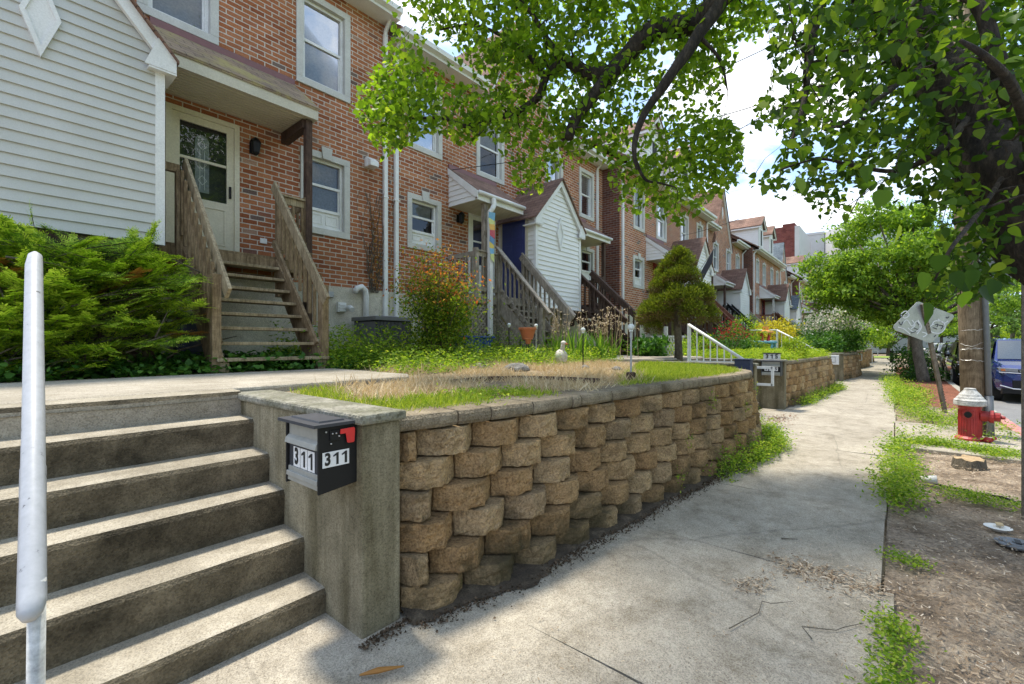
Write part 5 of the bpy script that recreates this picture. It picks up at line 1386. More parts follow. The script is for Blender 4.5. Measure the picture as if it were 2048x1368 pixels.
suv(28.3, -2.6, paint('charcoal_car_paint', (.03,.032,.03)), 'second dark car along the kerb, behind the black one', tall=1.6)
suv(34.2, -2.6, paint('silver_car_paint', (.35,.36,.38)), 'pale car farther along the kerb, mostly hidden', tall=1.55)
suv(41, -2.6, paint('white_car_paint', (.7,.7,.7)), 'white car far down the kerb', tall=1.6)
for k, (x, lab, cc) in enumerate(((76, 'blue car parked across the road in the distance', (.03,.10,.22)), (86, 'grey car parked across the road in the distance', (.3,.3,.32)))):
    suv(x, -5.6, paint('far_car_paint', cc), lab, 'cars parked across the road')
suv(66, 4.6, paint('red_car_paint', (.35,.03,.03)), 'tiny red car at the far end of the sidewalk', 'cars parked across the road')
# far end lawn, hedge bank across the road
g = MB(); g.add([(58,-1.2,.02),(66,-1.2,.02),(66,2.4,.06),(58,2.4,.06)], [(0,1,2,3)]); o = struct('lawn', g, simple('far_lawn', [(.3,(.18,.26,.04)),(.7,(.28,.36,.06))], 2, .95))
g = MB(); g.box(-5, 140, -8.4, -6.9, -.2, .0); struct('far_pavement', g, MT['walk'])
t = thing('bank_wall', 'low grey stone wall at the foot of the green bank across the road', 'wall', (60,-8.6,0)); m = MB(); m.box(4, 140, -8.8, -8.4, -.2, .9); m.build('wall', MT['found'], t)
g = sheet(0, 150, -40, -8.75, 1.8, lambda x, y: .85+(-8.8-y)*.46+.5*fbm(x, y, 2, .12)); struct('grassy_bank', g, simple('bank_grass', [(.3,(.12,.18,.04)),(.7,(.24,.32,.06))], 1.2, .95, .8, .05, 14), smooth=True)
t = thing('iron_post', 'dark post beside the lawn at the far end of the sidewalk', 'post', (44.5,.2,0)); m = MB(); m.tube([(44.5,.2,0),(44.5,.2,.75),(44.5,.2,.9)], [.12,.10,.14], 10); m.build('post', MT['blackmetal'], t)

# ================================================================== GARDEN THINGS
t = thing('air_conditioner', 'grey box shaped air conditioner against the foundation behind the red tipped shrub', 'air conditioner', (4.75,7.35,1.05)); AC_ = t
m = MB(); m.box(4.36, 5.10, 6.95, 7.65, 1.08, 1.86); m.build('core', MT['blackmetal'], t)
m = MB()
for k in range(26): x = 4.37+k*.029; m.box(x, x+.008, 6.935, 6.948, 1.12, 1.80)
m.build('grille', MT['acgrey'], t); m = MB()
for k in range(24): y = 6.96+k*.029; m.box(4.345, 4.358, y, y+.008, 1.12, 1.80)
for x, y in ((4.355,6.945),(5.105,6.945),(4.355,7.655),(5.105,7.655)): pass
m.build('grille', MT['acgrey'], t)
m = MB(); m.box(4.32, 5.14, 6.91, 7.69, 1.82, 1.89); m.lathe((4.73,7.3,1.89), [(.30,0),(.30,.012),(.27,.02)], 24); q = MB(); q.box(4.34, 5.12, 6.93, 7.67, 1.05, 1.11); q.build('base_panel', MT['acgrey'], t); m.build('top_panel', MT['acgrey'], t, bevel=.015)
AC_.location.x += .2
t = thing('storage_tub', 'blue plastic tub on the ground under the grey deck', 'tub', (6.6,6.6,1.08))
m = MB(); m.prism([(6.25,1.08),(6.95,1.08),(7.0,1.52),(6.2,1.52)], 'y', 6.4, 6.8); m.build('tub', MT['bluebin'], t, bevel=.02); m = MB(); m.box(6.17,7.03,6.37,6.83,1.52,1.56); m.build('lid', MT['bluebin'], t, bevel=.01)
t = thing('dark_barrel', 'dark plastic barrel behind the brown steps by the yew bush', 'barrel', (1.95,7.2,1.05)); m = MB(); m.lathe((1.95,7.15,1.05), [(.22,0),(.26,.1),(.27,.5),(.24,.72),(.25,.75)], 20); m.build('barrel', plain('navy_plastic', (.02,.025,.045), .5), t, smooth=True)
# plant stand with terracotta pots
t = thing('plant_stand', 'thin black wire plant stand among the weeds below the grey steps', 'plant stand', (6.55,4.55,1.05)); base = Vector(at(1055, 738, 8.05)); bx, by = base.x, base.y
m = MB()
for k in range(4):
    a = R(45+90*k); m.tube([(bx+.14*math.cos(a),by+.14*math.sin(a),1.05),(bx+.13*math.cos(a),by+.13*math.sin(a),1.48)], .007, 6)
P = [(bx+.15*math.cos(a), by+.15*math.sin(a), 1.47) for a in [2*math.pi*k/16 for k in range(17)]]; m.tube(P, .007, 5); m.build('frame', MT['blackmetal'], t)
def pot(c, r, h, label):
    t = thing('flower_pot', label, 'flower pot', c, 'terracotta pots by the grey steps'); m = MB()
    m.lathe(c, [(r*.62,0),(r*.92,h*.78),(r*.92,h*.80),(r*1.06,h*.80),(r*1.06,h),(r*.92,h),(r*.88,h*.9)], 20); m.build('pot', MT['terra'], t, smooth=False, bevel=.003)
pot((bx,by,1.48), .15, .21, 'large terracotta pot on the black wire stand'); pot((bx-.16,by-.14,1.40), .06, .10, 'small terracotta pot hooked on the side of the wire stand')
def stake(p, h, metal, label):
    t = thing('garden_light', label, 'garden light', tuple(p), 'solar stake lights in the front garden')
    m = MB(); m.tube([p, p+Vector((.0,.0,h))], .009 if metal == 'blackmetal' else .011, 8); m.build('stake', MT[metal], t)
    m = MB(); m.sphere(p+Vector((0,0,h+.05)), .038, 12, 8); m.tube([p+Vector((0,0,h)), p+Vector((0,0,h+.02))], .024, 10); m.build('globe', MT['bulb'], t, smooth=True)
MT['bulb'] = plain('clear_globe', (.62,.66,.64), .06, 0, .8, 1)
def ground_at(px, py, zg=1.03):
    d = (CH-zg)*910/(py-688); return Vector((*[q*d for q in ray(px)], zg))
p1 = ground_at(1262, 757); stake(p1, .50, 'galv', 'tall pale metal garden light nearest the conifer, in the straw by the wall')
m = MB(); m.lathe((p1.x,p1.y,1.0), [(.05,0),(.05,.09),(.035,.10)], 14); q = m.build('base_pot', MT['brownwood'], None, org=(p1.x,p1.y,1.0)); tag(q, 'small brown base cup at the foot of the pale garden light', 'base cup')
stake(Vector(at(1166,735,6.9)), .52, 'blackmetal', 'black garden light in front of the iris leaves'); stake(Vector(at(1072,715,8.2)), .52, 'post', 'pale garden light beside the terracotta pots'); stake(Vector(at(1018,708,8.6)), .50, 'blackmetal', 'black garden light left of the terracotta pots')
gp = Vector(at(1122,716,7.6)); gp.z = 1.05
t = thing('goose_figure', 'white garden goose figure standing before the iris leaves', 'garden figure', tuple(gp))
m = MB(); m.sphere(gp+Vector((0,0,.14)), .12, 14, 10, (.75,1.0,1.05)); m.tube([gp+Vector((0,-.02,.2)), gp+Vector((.01,-.03,.30)), gp+Vector((.0,-.04,.34))], [.05,.036,.034], 10); m.sphere(gp+Vector((0,-.05,.365)), .045, 10, 8, (1,1.1,.9)); m.build('body', MT['goose'], t, smooth=True)
m = MB(); m.tube([gp+Vector((0,-.08,.36)), gp+Vector((0,-.14,.345))], [.02,.008], 8); m.build('beak', MT['terra'], t, smooth=True)
# rainbow windsock on the porch downspout
t = thing('windsock', 'faded rainbow windsock hanging from the porch downspout', 'windsock', (7.36,6.74,4.1))
cols = [(.20,.42,.62),(.60,.62,.25),(.70,.40,.10),(.55,.10,.14),(.16,.30,.55),(.72,.55,.14)]
for k in range(8):
    m = MB(); zA, zB = 4.28-.13*k, 4.28-.13*(k+1); w0, w1 = .10-.006*k, .10-.006*(k+1); o_ = .015*math.sin(k*1.4); o1 = .015*math.sin((k+1)*1.4)
    m.add([(7.33-w0+.03,6.775+o_,zA),(7.36+w0,6.765+o_,zA+.02),(7.36+w1,6.765+o1,zB-.05),(7.33-w1+.03,6.775+o1,zB+.02)], [(0,1,2,3)]); m.build('band', plain('windsock_cloth', cols[k % 6], .8), t)
# black flag at the next pair's bay
t = thing('flag', 'furled dark flag on an angled pole fixed to the siding bay behind the conifer', 'flag', (17.9,5.9,3.9))
m = MB(); m.tube([(18.0,5.9,4.0),(18.15,5.2,5.1)], .015, 6); m.build('flag_pole', MT['galv'], t); m = MB(); m.prism([(5.75,4.1),(5.25,5.0),(5.3,4.5),(5.7,3.75)], 'x', 18.05, 18.08); m.build('cloth', plain('dark_cloth', (.05,.05,.06), .8), t)
# coloured children's chairs and a bird bath on the 315 lawn
p = Vector(at(1531,690,15.6)); 
t = thing('toy_table', 'small pale blue plastic table among the garden plants', 'table', (p.x,p.y,1.08)); m = MB(); m.box(p.x-.3,p.x+.3,p.y-.3,p.y+.3,1.42,1.50); m.build('tabletop', plain('pale_blue_plastic', (.16,.40,.55), .5), t, bevel=.02)
for a, b_ in ((-1,-1),(1,-1),(1,1),(-1,1)): m = MB(); m.box(p.x+a*.24-.03,p.x+a*.24+.03,p.y+b_*.24-.03,p.y+b_*.24+.03,1.05,1.42); m.build('leg', plain('pale_blue_leg', (.16,.40,.55), .5), t)
t = thing('toy_figure', 'red and orange garden ornament standing on the pale blue table', 'ornament', (p.x,p.y,1.50)); m = MB(); m.tube([(p.x-.08,p.y+.08,1.5),(p.x-.12,p.y+.11,1.78)], .05, 8); m.tube([(p.x+.06,p.y-.06,1.5),(p.x+.12,p.y-.11,1.78)], .045, 8); m.build('leg', MT['flagred'], t); m = MB(); m.lathe((p.x,p.y,1.78), [(.25,0),(.24,.05),(.1,.09),(.09,.22)], 14); m.build('top', plain('orange_plastic', (.7,.30,.06), .5), t)
# rocks and edging in the straw
for k, (px, py, d, r_, lab) in enumerate(((1030,740,6.1,.16,'flat grey rock lying in the straw left of the goose'),(960,735,6.4,.13,'dark grey rock half hidden in weeds'),(1170,738,6.6,.07,'small rock at the foot of the black garden light'),(1235,738,6.2,.06,'small rock near the pale garden light'))):
    q = Vector(at(px, py, d)); q.z = 1.03; m = MB(); m.sphere(q+Vector((0,0,.03)), r_, 12, 8, (1.5,1,.5)); m.v = [tuple(Vector(v)+Vector((0,0,1))*.03*mnoise.noise(Vector(v)*9)+.04*Vector((mnoise.noise(Vector(v)*6),mnoise.noise(Vector(v)*6+Vector((5,0,0))),0))) for v in m.v]
    o = m.build('rock', MT['rock'], None, org=tuple(q)); tag(o, lab, 'rock', 'rocks in the front garden')
P = [ground_at(x, y, 1.04) for x, y in ((900,765),(960,758),(1040,756),(1120,758),(1200,762))]; m = MB()
for a, b_ in zip(P, P[1:]): m.beam(a, b_, .02, .05)
o = m.build('garden_edging', MT['brownwood'], None, org=tuple(P[0])); tag(o, 'thin dark edging strip running through the straw', 'edging')
# ================================================================== TREES AND PLANTS
def inpoly(x, y, P):
    c = np.zeros(len(x), bool); n = len(P)
    for i in range(n):
        x0, y0 = P[i]; x1, y1 = P[(i+1) % n]
        if y0 == y1: continue
        k = ((y0 > y) != (y1 > y)) & (x < (x1-x0)*(y-y0)/(y1-y0)+x0); c ^= k
    return c
def at_n(px, py, d):
    u = (px-1024)/910.0
    return np.stack([(CC+u*SS)*d, (SS-u*CC)*d, CH-(py-688)/910.0*d], 1)
class Grow:
    """branches joined to the nearest wood already grown"""
    def __init__(s): s.n = []; s.r = []; s.mb = MB()
    def limb(s, pts, r0, r1, n=12, sub=6):
        P = [Vector(p) for p in catmull([tuple(p) for p in pts], sub)]; k = len(P)
        R_ = [r0+(r1-r0)*i/(k-1) for i in range(k)]
        # a little irregularity
        P = [p+Vector((mnoise.noise(p*3.1), mnoise.noise(p*3.1+Vector((9,0,0))), mnoise.noise(p*3.1+Vector((0,9,0)))))*R_[i]*.5 for i, p in enumerate(P)]
        R_ = [r*(1+.14*mnoise.noise(p*7)) for r, p in zip(R_, P)]
        s.mb.tube(P, R_, n)
        for p, r in zip(P, R_): s.n.append(p); s.r.append(r)
        return P
def grow_canopy(g, centres, droop=.0):
    N = np.array([tuple(p) for p in g.n]); RR = list(g.r)
    D = np.array([np.min(np.linalg.norm(N-c, axis=1)) for c in centres]); order = np.argsort(D)
    tw = MB(); dirs = np.zeros((len(centres), 3)); nodes = [tuple(p) for p in g.n]; NA = np.array(nodes)
    for i in order:
        c = centres[i]; dd = np.linalg.norm(NA-c, axis=1); j = int(np.argmin(dd)); p = Vector(NA[j]); q = Vector(c); L = (q-p).length
        mid = p.lerp(q, .55)+Vector((0,0,.10*L))+Vector(rng.normal(size=3)*.05*L); r0 = min(RR[j]*.62, .012+.012*L); r1 = max(.0025, r0*.45)
        a = p.lerp(mid, .5)+Vector(rng.normal(size=3)*.03*L)
        b_ = mid.lerp(q, .5)+Vector(rng.normal(size=3)*.03*L)
        tw.tube([p, a, mid, b_, q], [r0, r0*.9, (r0+r1)/2, r1*1.1, r1], 5, False)
        dirs[i] = (q-mid).normalized()
        new = [tuple(a), tuple(mid), tuple(b_), tuple(q)]; NA = np.vstack([NA, new]); RR += [r0*.9, (r0+r1)/2, r1*1.1, r1]
    return tw, dirs
# ---- the big street tree overhead
root = at(2330, 1178, 2.75); root.z = 0
tree = thing('street_tree', 'nearest street tree, dark leaning trunk and heart shaped leaves over the pavement', 'tree', tuple(root))
g = Grow()
V_ = lambda L: [at(*p) for p in L]
g.limb([(root.x,root.y,-.1), at(2290,950,2.75), at(2200,700,2.75), at(2095,480,2.75), at(2010,335,2.8), at(1945,225,2.95), at(1880,140,3.1), at(1800,40,3.35), at(1700,-70,3.6)], .26, .12, 16)
g.limb(V_([(1700,-70,3.6),(1600,-130,3.9),(1500,-95,4.2),(1440,-10,4.45),(1385,40,4.55),(1300,66,4.6)]), .115, .10, 12)
g.limb(V_([(1300,66,4.6),(1252,112,4.65),(1221,146,4.65),(1185,192,4.6),(1155,234,4.6),(1137,275,4.55)]), .098, .045, 12)
g.limb(V_([(1215,148,4.65),(1171,147,4.7),(1141,128,4.75),(1112,135,4.8),(1090,155,4.85),(1075,194,4.9),(1039,219,4.95),(984,241,5.0),(929,252,5.05),(880,236,5.1),(800,240,5.2)]), .070, .012, 10)
g.limb(V_([(1130,125,4.75),(1105,95,4.9),(1090,70,5.0),(1068,35,5.1),(1040,0,5.2)]), .050, .018, 8)
g.limb(V_([(1092,150,4.85),(1050,105,5.0),(1000,70,5.1),(940,50,5.2),(880,60,5.3)]), .032, .010, 8)
g.limb(V_([(1440,0,4.45),(1395,70,4.3),(1350,138,4.25),(1302,205,4.25),(1278,255,4.25),(1268,300,4.2),(1274,338,4.2)]), .066, .014, 12)
g.limb(V_([(1270,318,4.2),(1290,358,4.25),(1318,366,4.3),(1350,374,4.3)]), .018, .006, 7)
g.limb(V_([(1395,68,4.3),(1440,120,4.3),(1455,180,4.4)]), .022, .006, 8)
g.limb(V_([(1650,-110,3.8),(1640,0,3.5),(1620,110,3.3),(1605,215,3.1),(1575,300,3.0)]), .045, .008, 8)
g.limb(V_([(1945,225,2.95),(1880,300,2.6),(1800,340,2.8),(1720,335,2.9),(1640,318,2.9),(1560,340,2.9)]), .022, .005, 8)
g.limb(V_([(2020,335,2.8),(1960,420,2.4),(1900,500,2.1),(1870,560,2.3)]), .016, .004, 8)
g.limb(V_([(1860,120,3.1),(1780,180,2.8),(1700,240,2.6),(1650,260,2.5)]), .022, .005, 8)
TR = [(1862,160),(1950,175),(2060,290),(2060,480),(1985,410),(1915,310)]
g.limb(V_([(2085,480,2.75),(2070,300,2.5),(2000,150,2.3),(1960,30,2.3),(1900,-60,2.4)]), .06, .02, 10)
g.limb(V_([(2060,300,2.5),(2040,200,2.0),(1980,120,1.8),(1920,80,1.8)]), .03, .006, 8)
ML = [(762,-120),(788,60),(748,140),(700,215),(732,262),(762,322),(805,296),(870,262),(930,290),(985,268),(1012,332),(1040,392),(1078,386),(1108,345),(1150,330),(1212,320),(1235,425),(1290,436),(1345,462),(1402,420),(1440,390),(1490,352),(1485,270),(1440,215),(1470,120),(1535,60),(1560,-120)]
MR = [(1535,-120),(1535,60),(1545,140),(1515,200),(1500,262),(1545,250),(1572,300),(1535,345),(1495,352),(1500,385),(1560,400),(1600,378),(1640,440),(1700,432),(1735,372),(1770,372),(1800,420),(1850,400),(1852,470),(1862,560),(1835,590),(1838,640),(1872,640),(1895,600),(1930,612),(1975,590),(2050,560),(2120,500),(2120,-120)]
holes = [(1640,300,30),(1700,385,28),(1590,345,26),(1760,345,24),(1800,395,24),(1560,180,26),(1690,235,22),(1850,350,26),(1820,240,20),(1890,430,22),(1770,180,16),(1620,210,20),(1740,120,16),(1600,60,20),(1930,30,16),(1830,100,14),(870,95,38),(820,40,36),(930,150,26),(1180,90,24),(1330,120,30),(1520,150,18),(1660,330,26),(1590,130,30),(1640,60,22),(1680,170,16),(1860,330,18),(1780,300,18),(2000,160,12),(1400,190,22),(1250,30,22),(990,60,22),(1210,215,18),(1490,90,24),(1300,300,15)]
def sample(mask, n, dlo, dhi, bbox):
    out = []
    while sum(len(o) for o in out) < n:
        px = rng.uniform(bbox[0], bbox[1], n*2); py = rng.uniform(bbox[2], bbox[3], n*2); k = inpoly(px, py, mask)
        for hx, hy, hr in holes: k &= (px-hx)**2+(py-hy)**2 > hr**2
        d = rng.uniform(dlo, dhi, n*2); out.append(at_n(px, py, d)[k])
    return np.concatenate(out)[:n]
cl = sample(ML, 500, 4.45, 6.1, (690,1560,-120,470))
crl = sample(MR, 400, 2.2, 5.2, (1490,2120,-120,650))
extra = np.concatenate([at_n(rng.uniform(1500,2300,110), rng.uniform(-700,-120,110), rng.uniform(2.2,4.5,110)), at_n(rng.uniform(700,1500,130), rng.uniform(-420,-120,130), rng.uniform(4.2,6,130)), np.stack([rng.uniform(.3,4.6,210), rng.uniform(1.6,3.2,210), rng.uniform(5.2,6.8,210)],1)])  # unseen clusters above the frame; the last batch added to shade the pavement
centres = np.concatenate([cl, crl, extra])
tw, dirs = grow_canopy(g, centres)
g.mb.build('trunk', MT['bark'], tree, smooth=True); tw.build('twigs', MT['bark'], tree, smooth=True)
def leafcloud(cs, dirs, per, spread, mask, dmin=None, hang=.45):
    n = len(cs)*per; idx = np.repeat(np.arange(len(cs)), per)
    P = cs[idx]+rng.normal(size=(n,3))*np.array([spread,spread,spread*.8])-dirs[idx]*rng.uniform(0,spread*1.6,(n,1))
    x, y, d = pix(P.T); k = d > (dmin or .5)
    if mask is not None:
        inside = inpoly(x, y, mask); off = (y < -110); k &= inside | off
        for hx, hy, hr in holes: k &= ((x-hx)**2+(y-hy)**2 > (hr*.72)**2) | (rng.random(n) < .12)
    P = P[k]; m_ = len(P)
    D = rng.normal(size=(m_,3))*.75; D[:,2] -= hang
    Nn = rng.normal(size=(m_,3))*.55; Nn[:,2] += .8
    return P, D, Nn
P1, D1, N1 = leafcloud(cl, dirs[:len(cl)], 40, .15, ML); P3, D3, N3 = leafcloud(extra, dirs[len(cl)+len(crl):], 30, .17, None, 2.0)
px3, py3, _ = pix(P3.T); k3 = py3 < -95; P3, D3, N3 = P3[k3], D3[k3], N3[k3]
leaves('foliage', np.concatenate([P1,P3]), np.concatenate([D1,D3]), np.concatenate([N1,N3]), rng.uniform(.042,.074,len(P1)+len(P3)), MT['lf_pear'], HEART, tree)
P2, D2, N2 = leafcloud(crl, dirs[len(cl):len(cl)+len(crl)], 34, .145, MR, 1.5)
x2_, y2_, d2_ = pix(P2.T); kk = ~(inpoly(x2_, y2_, TR) & (d2_ < 3.1)) | (rng.random(len(P2)) < .22); kk &= ~((x2_ > 1785) & (x2_ < 1912) & (y2_ > 585)); P2, D2, N2 = P2[kk], D2[kk], N2[kk]
# a few big near leaves hanging before the sign and pole
big = at_n(np.array([1846,1852,1925,1905,1960,1990,1945,1880,1800,1770,1735,1600]), np.array([606,545,585,545,575,560,540,510,450,380,330,355]), np.array([1.35,1.6,1.5,1.65,1.6,1.55,1.7,1.7,1.7,1.7,1.8,1.8]))
Db = rng.normal(size=(len(big),3))*.25; Db[:,2] -= 1.0; Nb = np.tile(np.array([-CC,-SS,.35]), (len(big),1))+rng.normal(size=(len(big),3))*.35
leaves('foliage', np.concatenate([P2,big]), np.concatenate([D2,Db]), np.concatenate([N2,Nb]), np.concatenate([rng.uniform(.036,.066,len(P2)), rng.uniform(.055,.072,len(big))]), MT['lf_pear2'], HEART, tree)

# ---- street trees farther on
def blobs_tree(name, label, base, trunk_h, r0, blobs, nleaf, leaf, mat, bark='bark2', group=None, lean=(0,0), cat='tree', shape=LEAF, flat=.6, thin=.85, limbs=True):
    t = thing(name, label, cat, base, group); b = Vector(base); g2 = MB()
    top = b+Vector((lean[0], lean[1], trunk_h))
    g2.tube([b-Vector((0,0,.15)), b+Vector((0,0,.12)), b.lerp(top,.35)+Vector((.04,.02,0)), b.lerp(top,.7)-Vector((.05,0,0)), top], [r0*1.5, r0*1.12, r0, r0*.9, r0*.75], 14)
    if limbs:
        for c, r in blobs:
            c = Vector(c); mid = top.lerp(c, .5)+Vector((0,0,-.1)); g2.tube([top-Vector((0,0,.25)), mid, c], [r0*.45, r0*.3, r0*.1], 7)
    g2.build('trunk', MT[bark], t, smooth=True)
    vol = np.array([r**2 for _, r in blobs]); cnt = (nleaf*vol/vol.sum()).astype(int); PP = []; NN = []
    for (c, r), n in zip(blobs, cnt):
        k = max(6, int(n/26)); u = rdir(k); u[:,2] *= flat; rad = r*(thin+(1-thin)*rng.normal(size=(k,1))*1.2)*rng.uniform(.45,1.08,(k,1))**.35
        cc = np.array(c)+u*rad; s_ = r*.16
        p = np.repeat(cc, 26, 0)+rng.normal(size=(k*26,3))*np.array([s_,s_,s_*.45]); PP.append(p)
        q = np.repeat(u, 26, 0)*.5+rng.normal(size=(k*26,3))*.45; q[:,2] += .75; NN.append(q)
    P = np.concatenate(PP); Nn = np.concatenate(NN); D = rng.normal(size=P.shape); D[:,2] -= .45
    leaves('crown', P, D, Nn, rng.uniform(.75,1.3,len(P))*leaf, mat, shape, t)
    return t
rs = random.Random(21)
def cluster(c, R_, n, r0, r1, zs=.7, keep=None):
    out = []
    while len(out) < n:
        v = Vector((rs.gauss(0,1), rs.gauss(0,1), rs.gauss(0,1))).normalized()*R_*rs.uniform(.35,1)**.5
        p = (c[0]+v.x, c[1]+v.y, c[2]+v.z*zs)
        if keep is None or keep(p): out.append((p, rs.uniform(r0, r1)))
    return out
bl = cluster((25.0,.3,4.6), 3.1, 36, .65, 1.15, .78, lambda p: p[2] > 2.5)
bl = [(( c[0],c[1],c[2]), r) for c, r in bl]
blobs_tree('maple_tree', 'round bright green street tree over the sidewalk, nearest behind the leaning sign', (22.9,-.80,0), 2.6, .17, bl, 46000, .15, MT['lf_maple'], lean=(.5,.3), group='trees along the far kerb')
bl = cluster((31.5,-1.2,4.3), 3.2, 22, .8, 1.3, .8, lambda p: p[2] > 2.6)
blobs_tree('maple_tree', 'darker street tree with a thick trunk just behind the round bright one', (29.6,-.80,0), 2.5, .24, bl, 12000, .17, MT['lf_maple'], 'bark', lean=(.2,0), group='trees along the far kerb')
for k, (x, y, z, R_, lab) in enumerate(((40,-.9,4.2,3.2,'street tree with yellow green leaves over the end of the sidewalk'),(52,-1,4.6,3.5,'far street tree near the end of the sidewalk'))):
    blobs_tree('maple_tree', lab, (x,y,0), 2.3, .2, cluster((x,y+.4,z), R_, 14, .9, 1.5, .75, lambda p: p[2] > 2.2), 4500, .2, MT['lf_maple'], group='trees along the far kerb')
for k, (x, y, z, R_, lab) in enumerate(((63,-9.5,5.5,3.6,'leafy tree on the bank above the blue car roof'),(73,-9.8,6.5,4.2,'tall tree on the bank right of the utility pole'),(86,-10.2,7.5,5.2,'broad tree on the bank behind the utility pole'),(98,-8.5,7,5,'tree over the far end of the road'),(70,-13.5,9,4.5,'high tree on top of the bank'),(110,-2,7,5.5,'distant tree closing the end of the street'),(76,6,6.0,3.8,'distant tree left of the street end'),(58,-8.9,2.9,2.0,'low leafy tree by the wall across the road'),(92,-5.2,4.6,3.2,'leafy tree over the cars parked across the road'),(70,.6,3.0,2.4,'low tree behind the far lawn'),(81,-9,4.2,3.2,'low spreading tree at the foot of the bank'))):
    zb = 0 if y > -8.8 else .85+(-8.8-y)*.46
    blobs_tree('bank_tree', lab, (x,y,zb), 2.6 if z > 4 else 1.2, .2, cluster((x,y,z), R_, 14, R_*.3, R_*.45, .8), 4600, .27, MT['lf_far'], group='trees beyond the road')

# ---- clipped conifer in the front garden
cb = ground_at(1357, 724, 1.02); cx_, cy_ = cb.x, cb.y
t = thing('conifer', 'clipped dwarf conifer with a bare trunk and cloud shaped crown in the front garden', 'tree', tuple(cb))
m = MB(); m.tube([cb-Vector((0,0,.1)), cb+Vector((0,0,.3)), cb+Vector((.0,.03,1.0)), cb+Vector((-.03,.0,1.7)), cb+Vector((0,0,2.1))], [.10,.078,.072,.05,.025], 12)
for a, z in ((.3,.8),(2.0,.9),(3.6,.75),(4.9,1.0),(1.2,1.2)): m.tube([cb+Vector((0,0,z)), cb+Vector((.35*math.cos(a),.35*math.sin(a),z+.12)), cb+Vector((.6*math.cos(a),.6*math.sin(a),z+.3))], [.035,.025,.012], 6)
m.build('trunk', MT['bark2'], t, smooth=True)
rs = random.Random(4); lob = []
for i in range(70):
    z = rs.uniform(.0,1)**1.15; rr_ = .76*(1-z)**.75+.05; a = rs.uniform(0,6.28); lob.append(((cx_+math.cos(a)*rr_*.78, cy_+math.sin(a)*rr_*.78, 1.02+.92+z*1.42+rs.uniform(-.06,.06)), .11+.12*(1-z)*rs.uniform(.6,1.1)))
for px, py, r in ((1306,655,.15),(1318,600,.17),(1408,600,.17),(1412,632,.17),(1352,530,.2),(1340,545,.2),(1372,545,.2)): q = at(px, py, 9.84); lob.append(((q.x,q.y,q.z), r*.9+.03))
PP=[];NN=[]
for c, r in lob:
    n = int(5200*r*r*9); u = rdir(n); P = np.array(c)+u*r*(.92+.17*rng.normal(size=(n,1))); k = (u[:,2] > -.75); PP.append(P[k]); NN.append(u[k])
P = np.concatenate(PP); U_ = np.concatenate(NN); D = U_+rng.normal(size=P.shape)*.5; D[:,2] += .45
underside = (U_[:,2] < -.1) & (rng.random(len(P)) < .75)  # most downward-facing needles of each lobe get the browner, darker colour
leaves('crown', P, D, np.cross(D, rdir(len(P))), rng.uniform(.032,.062,len(P)), [MT['lf_con'], MT['lf_conb']], (np.array([(0,0,0),(.5,.16,0),(1,0,0),(.5,-.16,0)]), [(0,1,2,3)]), t, underside.astype(int))
q = at(1306,657,9.9)

# ---- yew bush beside the steps
t = thing('yew_bush', 'spreading dark green yew bush with a few orange dead sprays, left of the wooden steps', 'bush', (.4,6.0,1.05))
YM = [(-60,470),(60,462),(160,470),(168,500),(150,535),(225,480),(255,470),(300,490),(355,515),(412,535),(410,560),(385,620),(395,650),(380,690),(330,690),(300,720),(230,730),(150,750),(60,760),(-60,770)]
m = MB(); rs = random.Random(9); tips = []
basep = [Vector((.1,6.2,1.05)), Vector((.7,6.25,1.05)), Vector((-.5,6.3,1.05)), Vector((1.2,6.3,1.05))]
for i in range(64):
    b_ = basep[i % 4]; a = rs.uniform(-.4, 3.6); L = rs.uniform(.6, 1.35); el = rs.uniform(.1, 1.15)
    e = b_+Vector((math.cos(a)*L*math.cos(el)*.8, -abs(math.sin(a))*L*math.cos(el)*.55, L*math.sin(el)))
    mid = b_.lerp(e,.5)+Vector((rs.uniform(-.1,.1),rs.uniform(-.1,.1),.06)); m.tube([b_, mid, e], [.022,.014,.005], 6); tips += [b_.lerp(e,.45), mid, b_.lerp(e,.8), e]
m.build('stems', MT['bark2'], t, smooth=True)
nc = 265; PX = rng.uniform(-60,405,nc*6); PY = rng.uniform(470,765,nc*6); k = inpoly(PX, PY, YM); k &= rng.random(nc*6) < np.clip(1.3-(PY-610)/130., .10, 1)
k &= PX < 372; PX, PY = PX[k][:nc], PY[k][:nc]; ry = SS-(PX-1024)/910.*CC; dep = (5.62+rng.random(len(PX))*.62+np.clip((560-PY)/300.,0,.3))/ry
CL = at_n(PX, PY, dep); CL[:,2] = np.maximum(CL[:,2], 1.15); m2 = MB(); C=[];SD=[];WD=[];UP=[];DRY=[];FT=[]
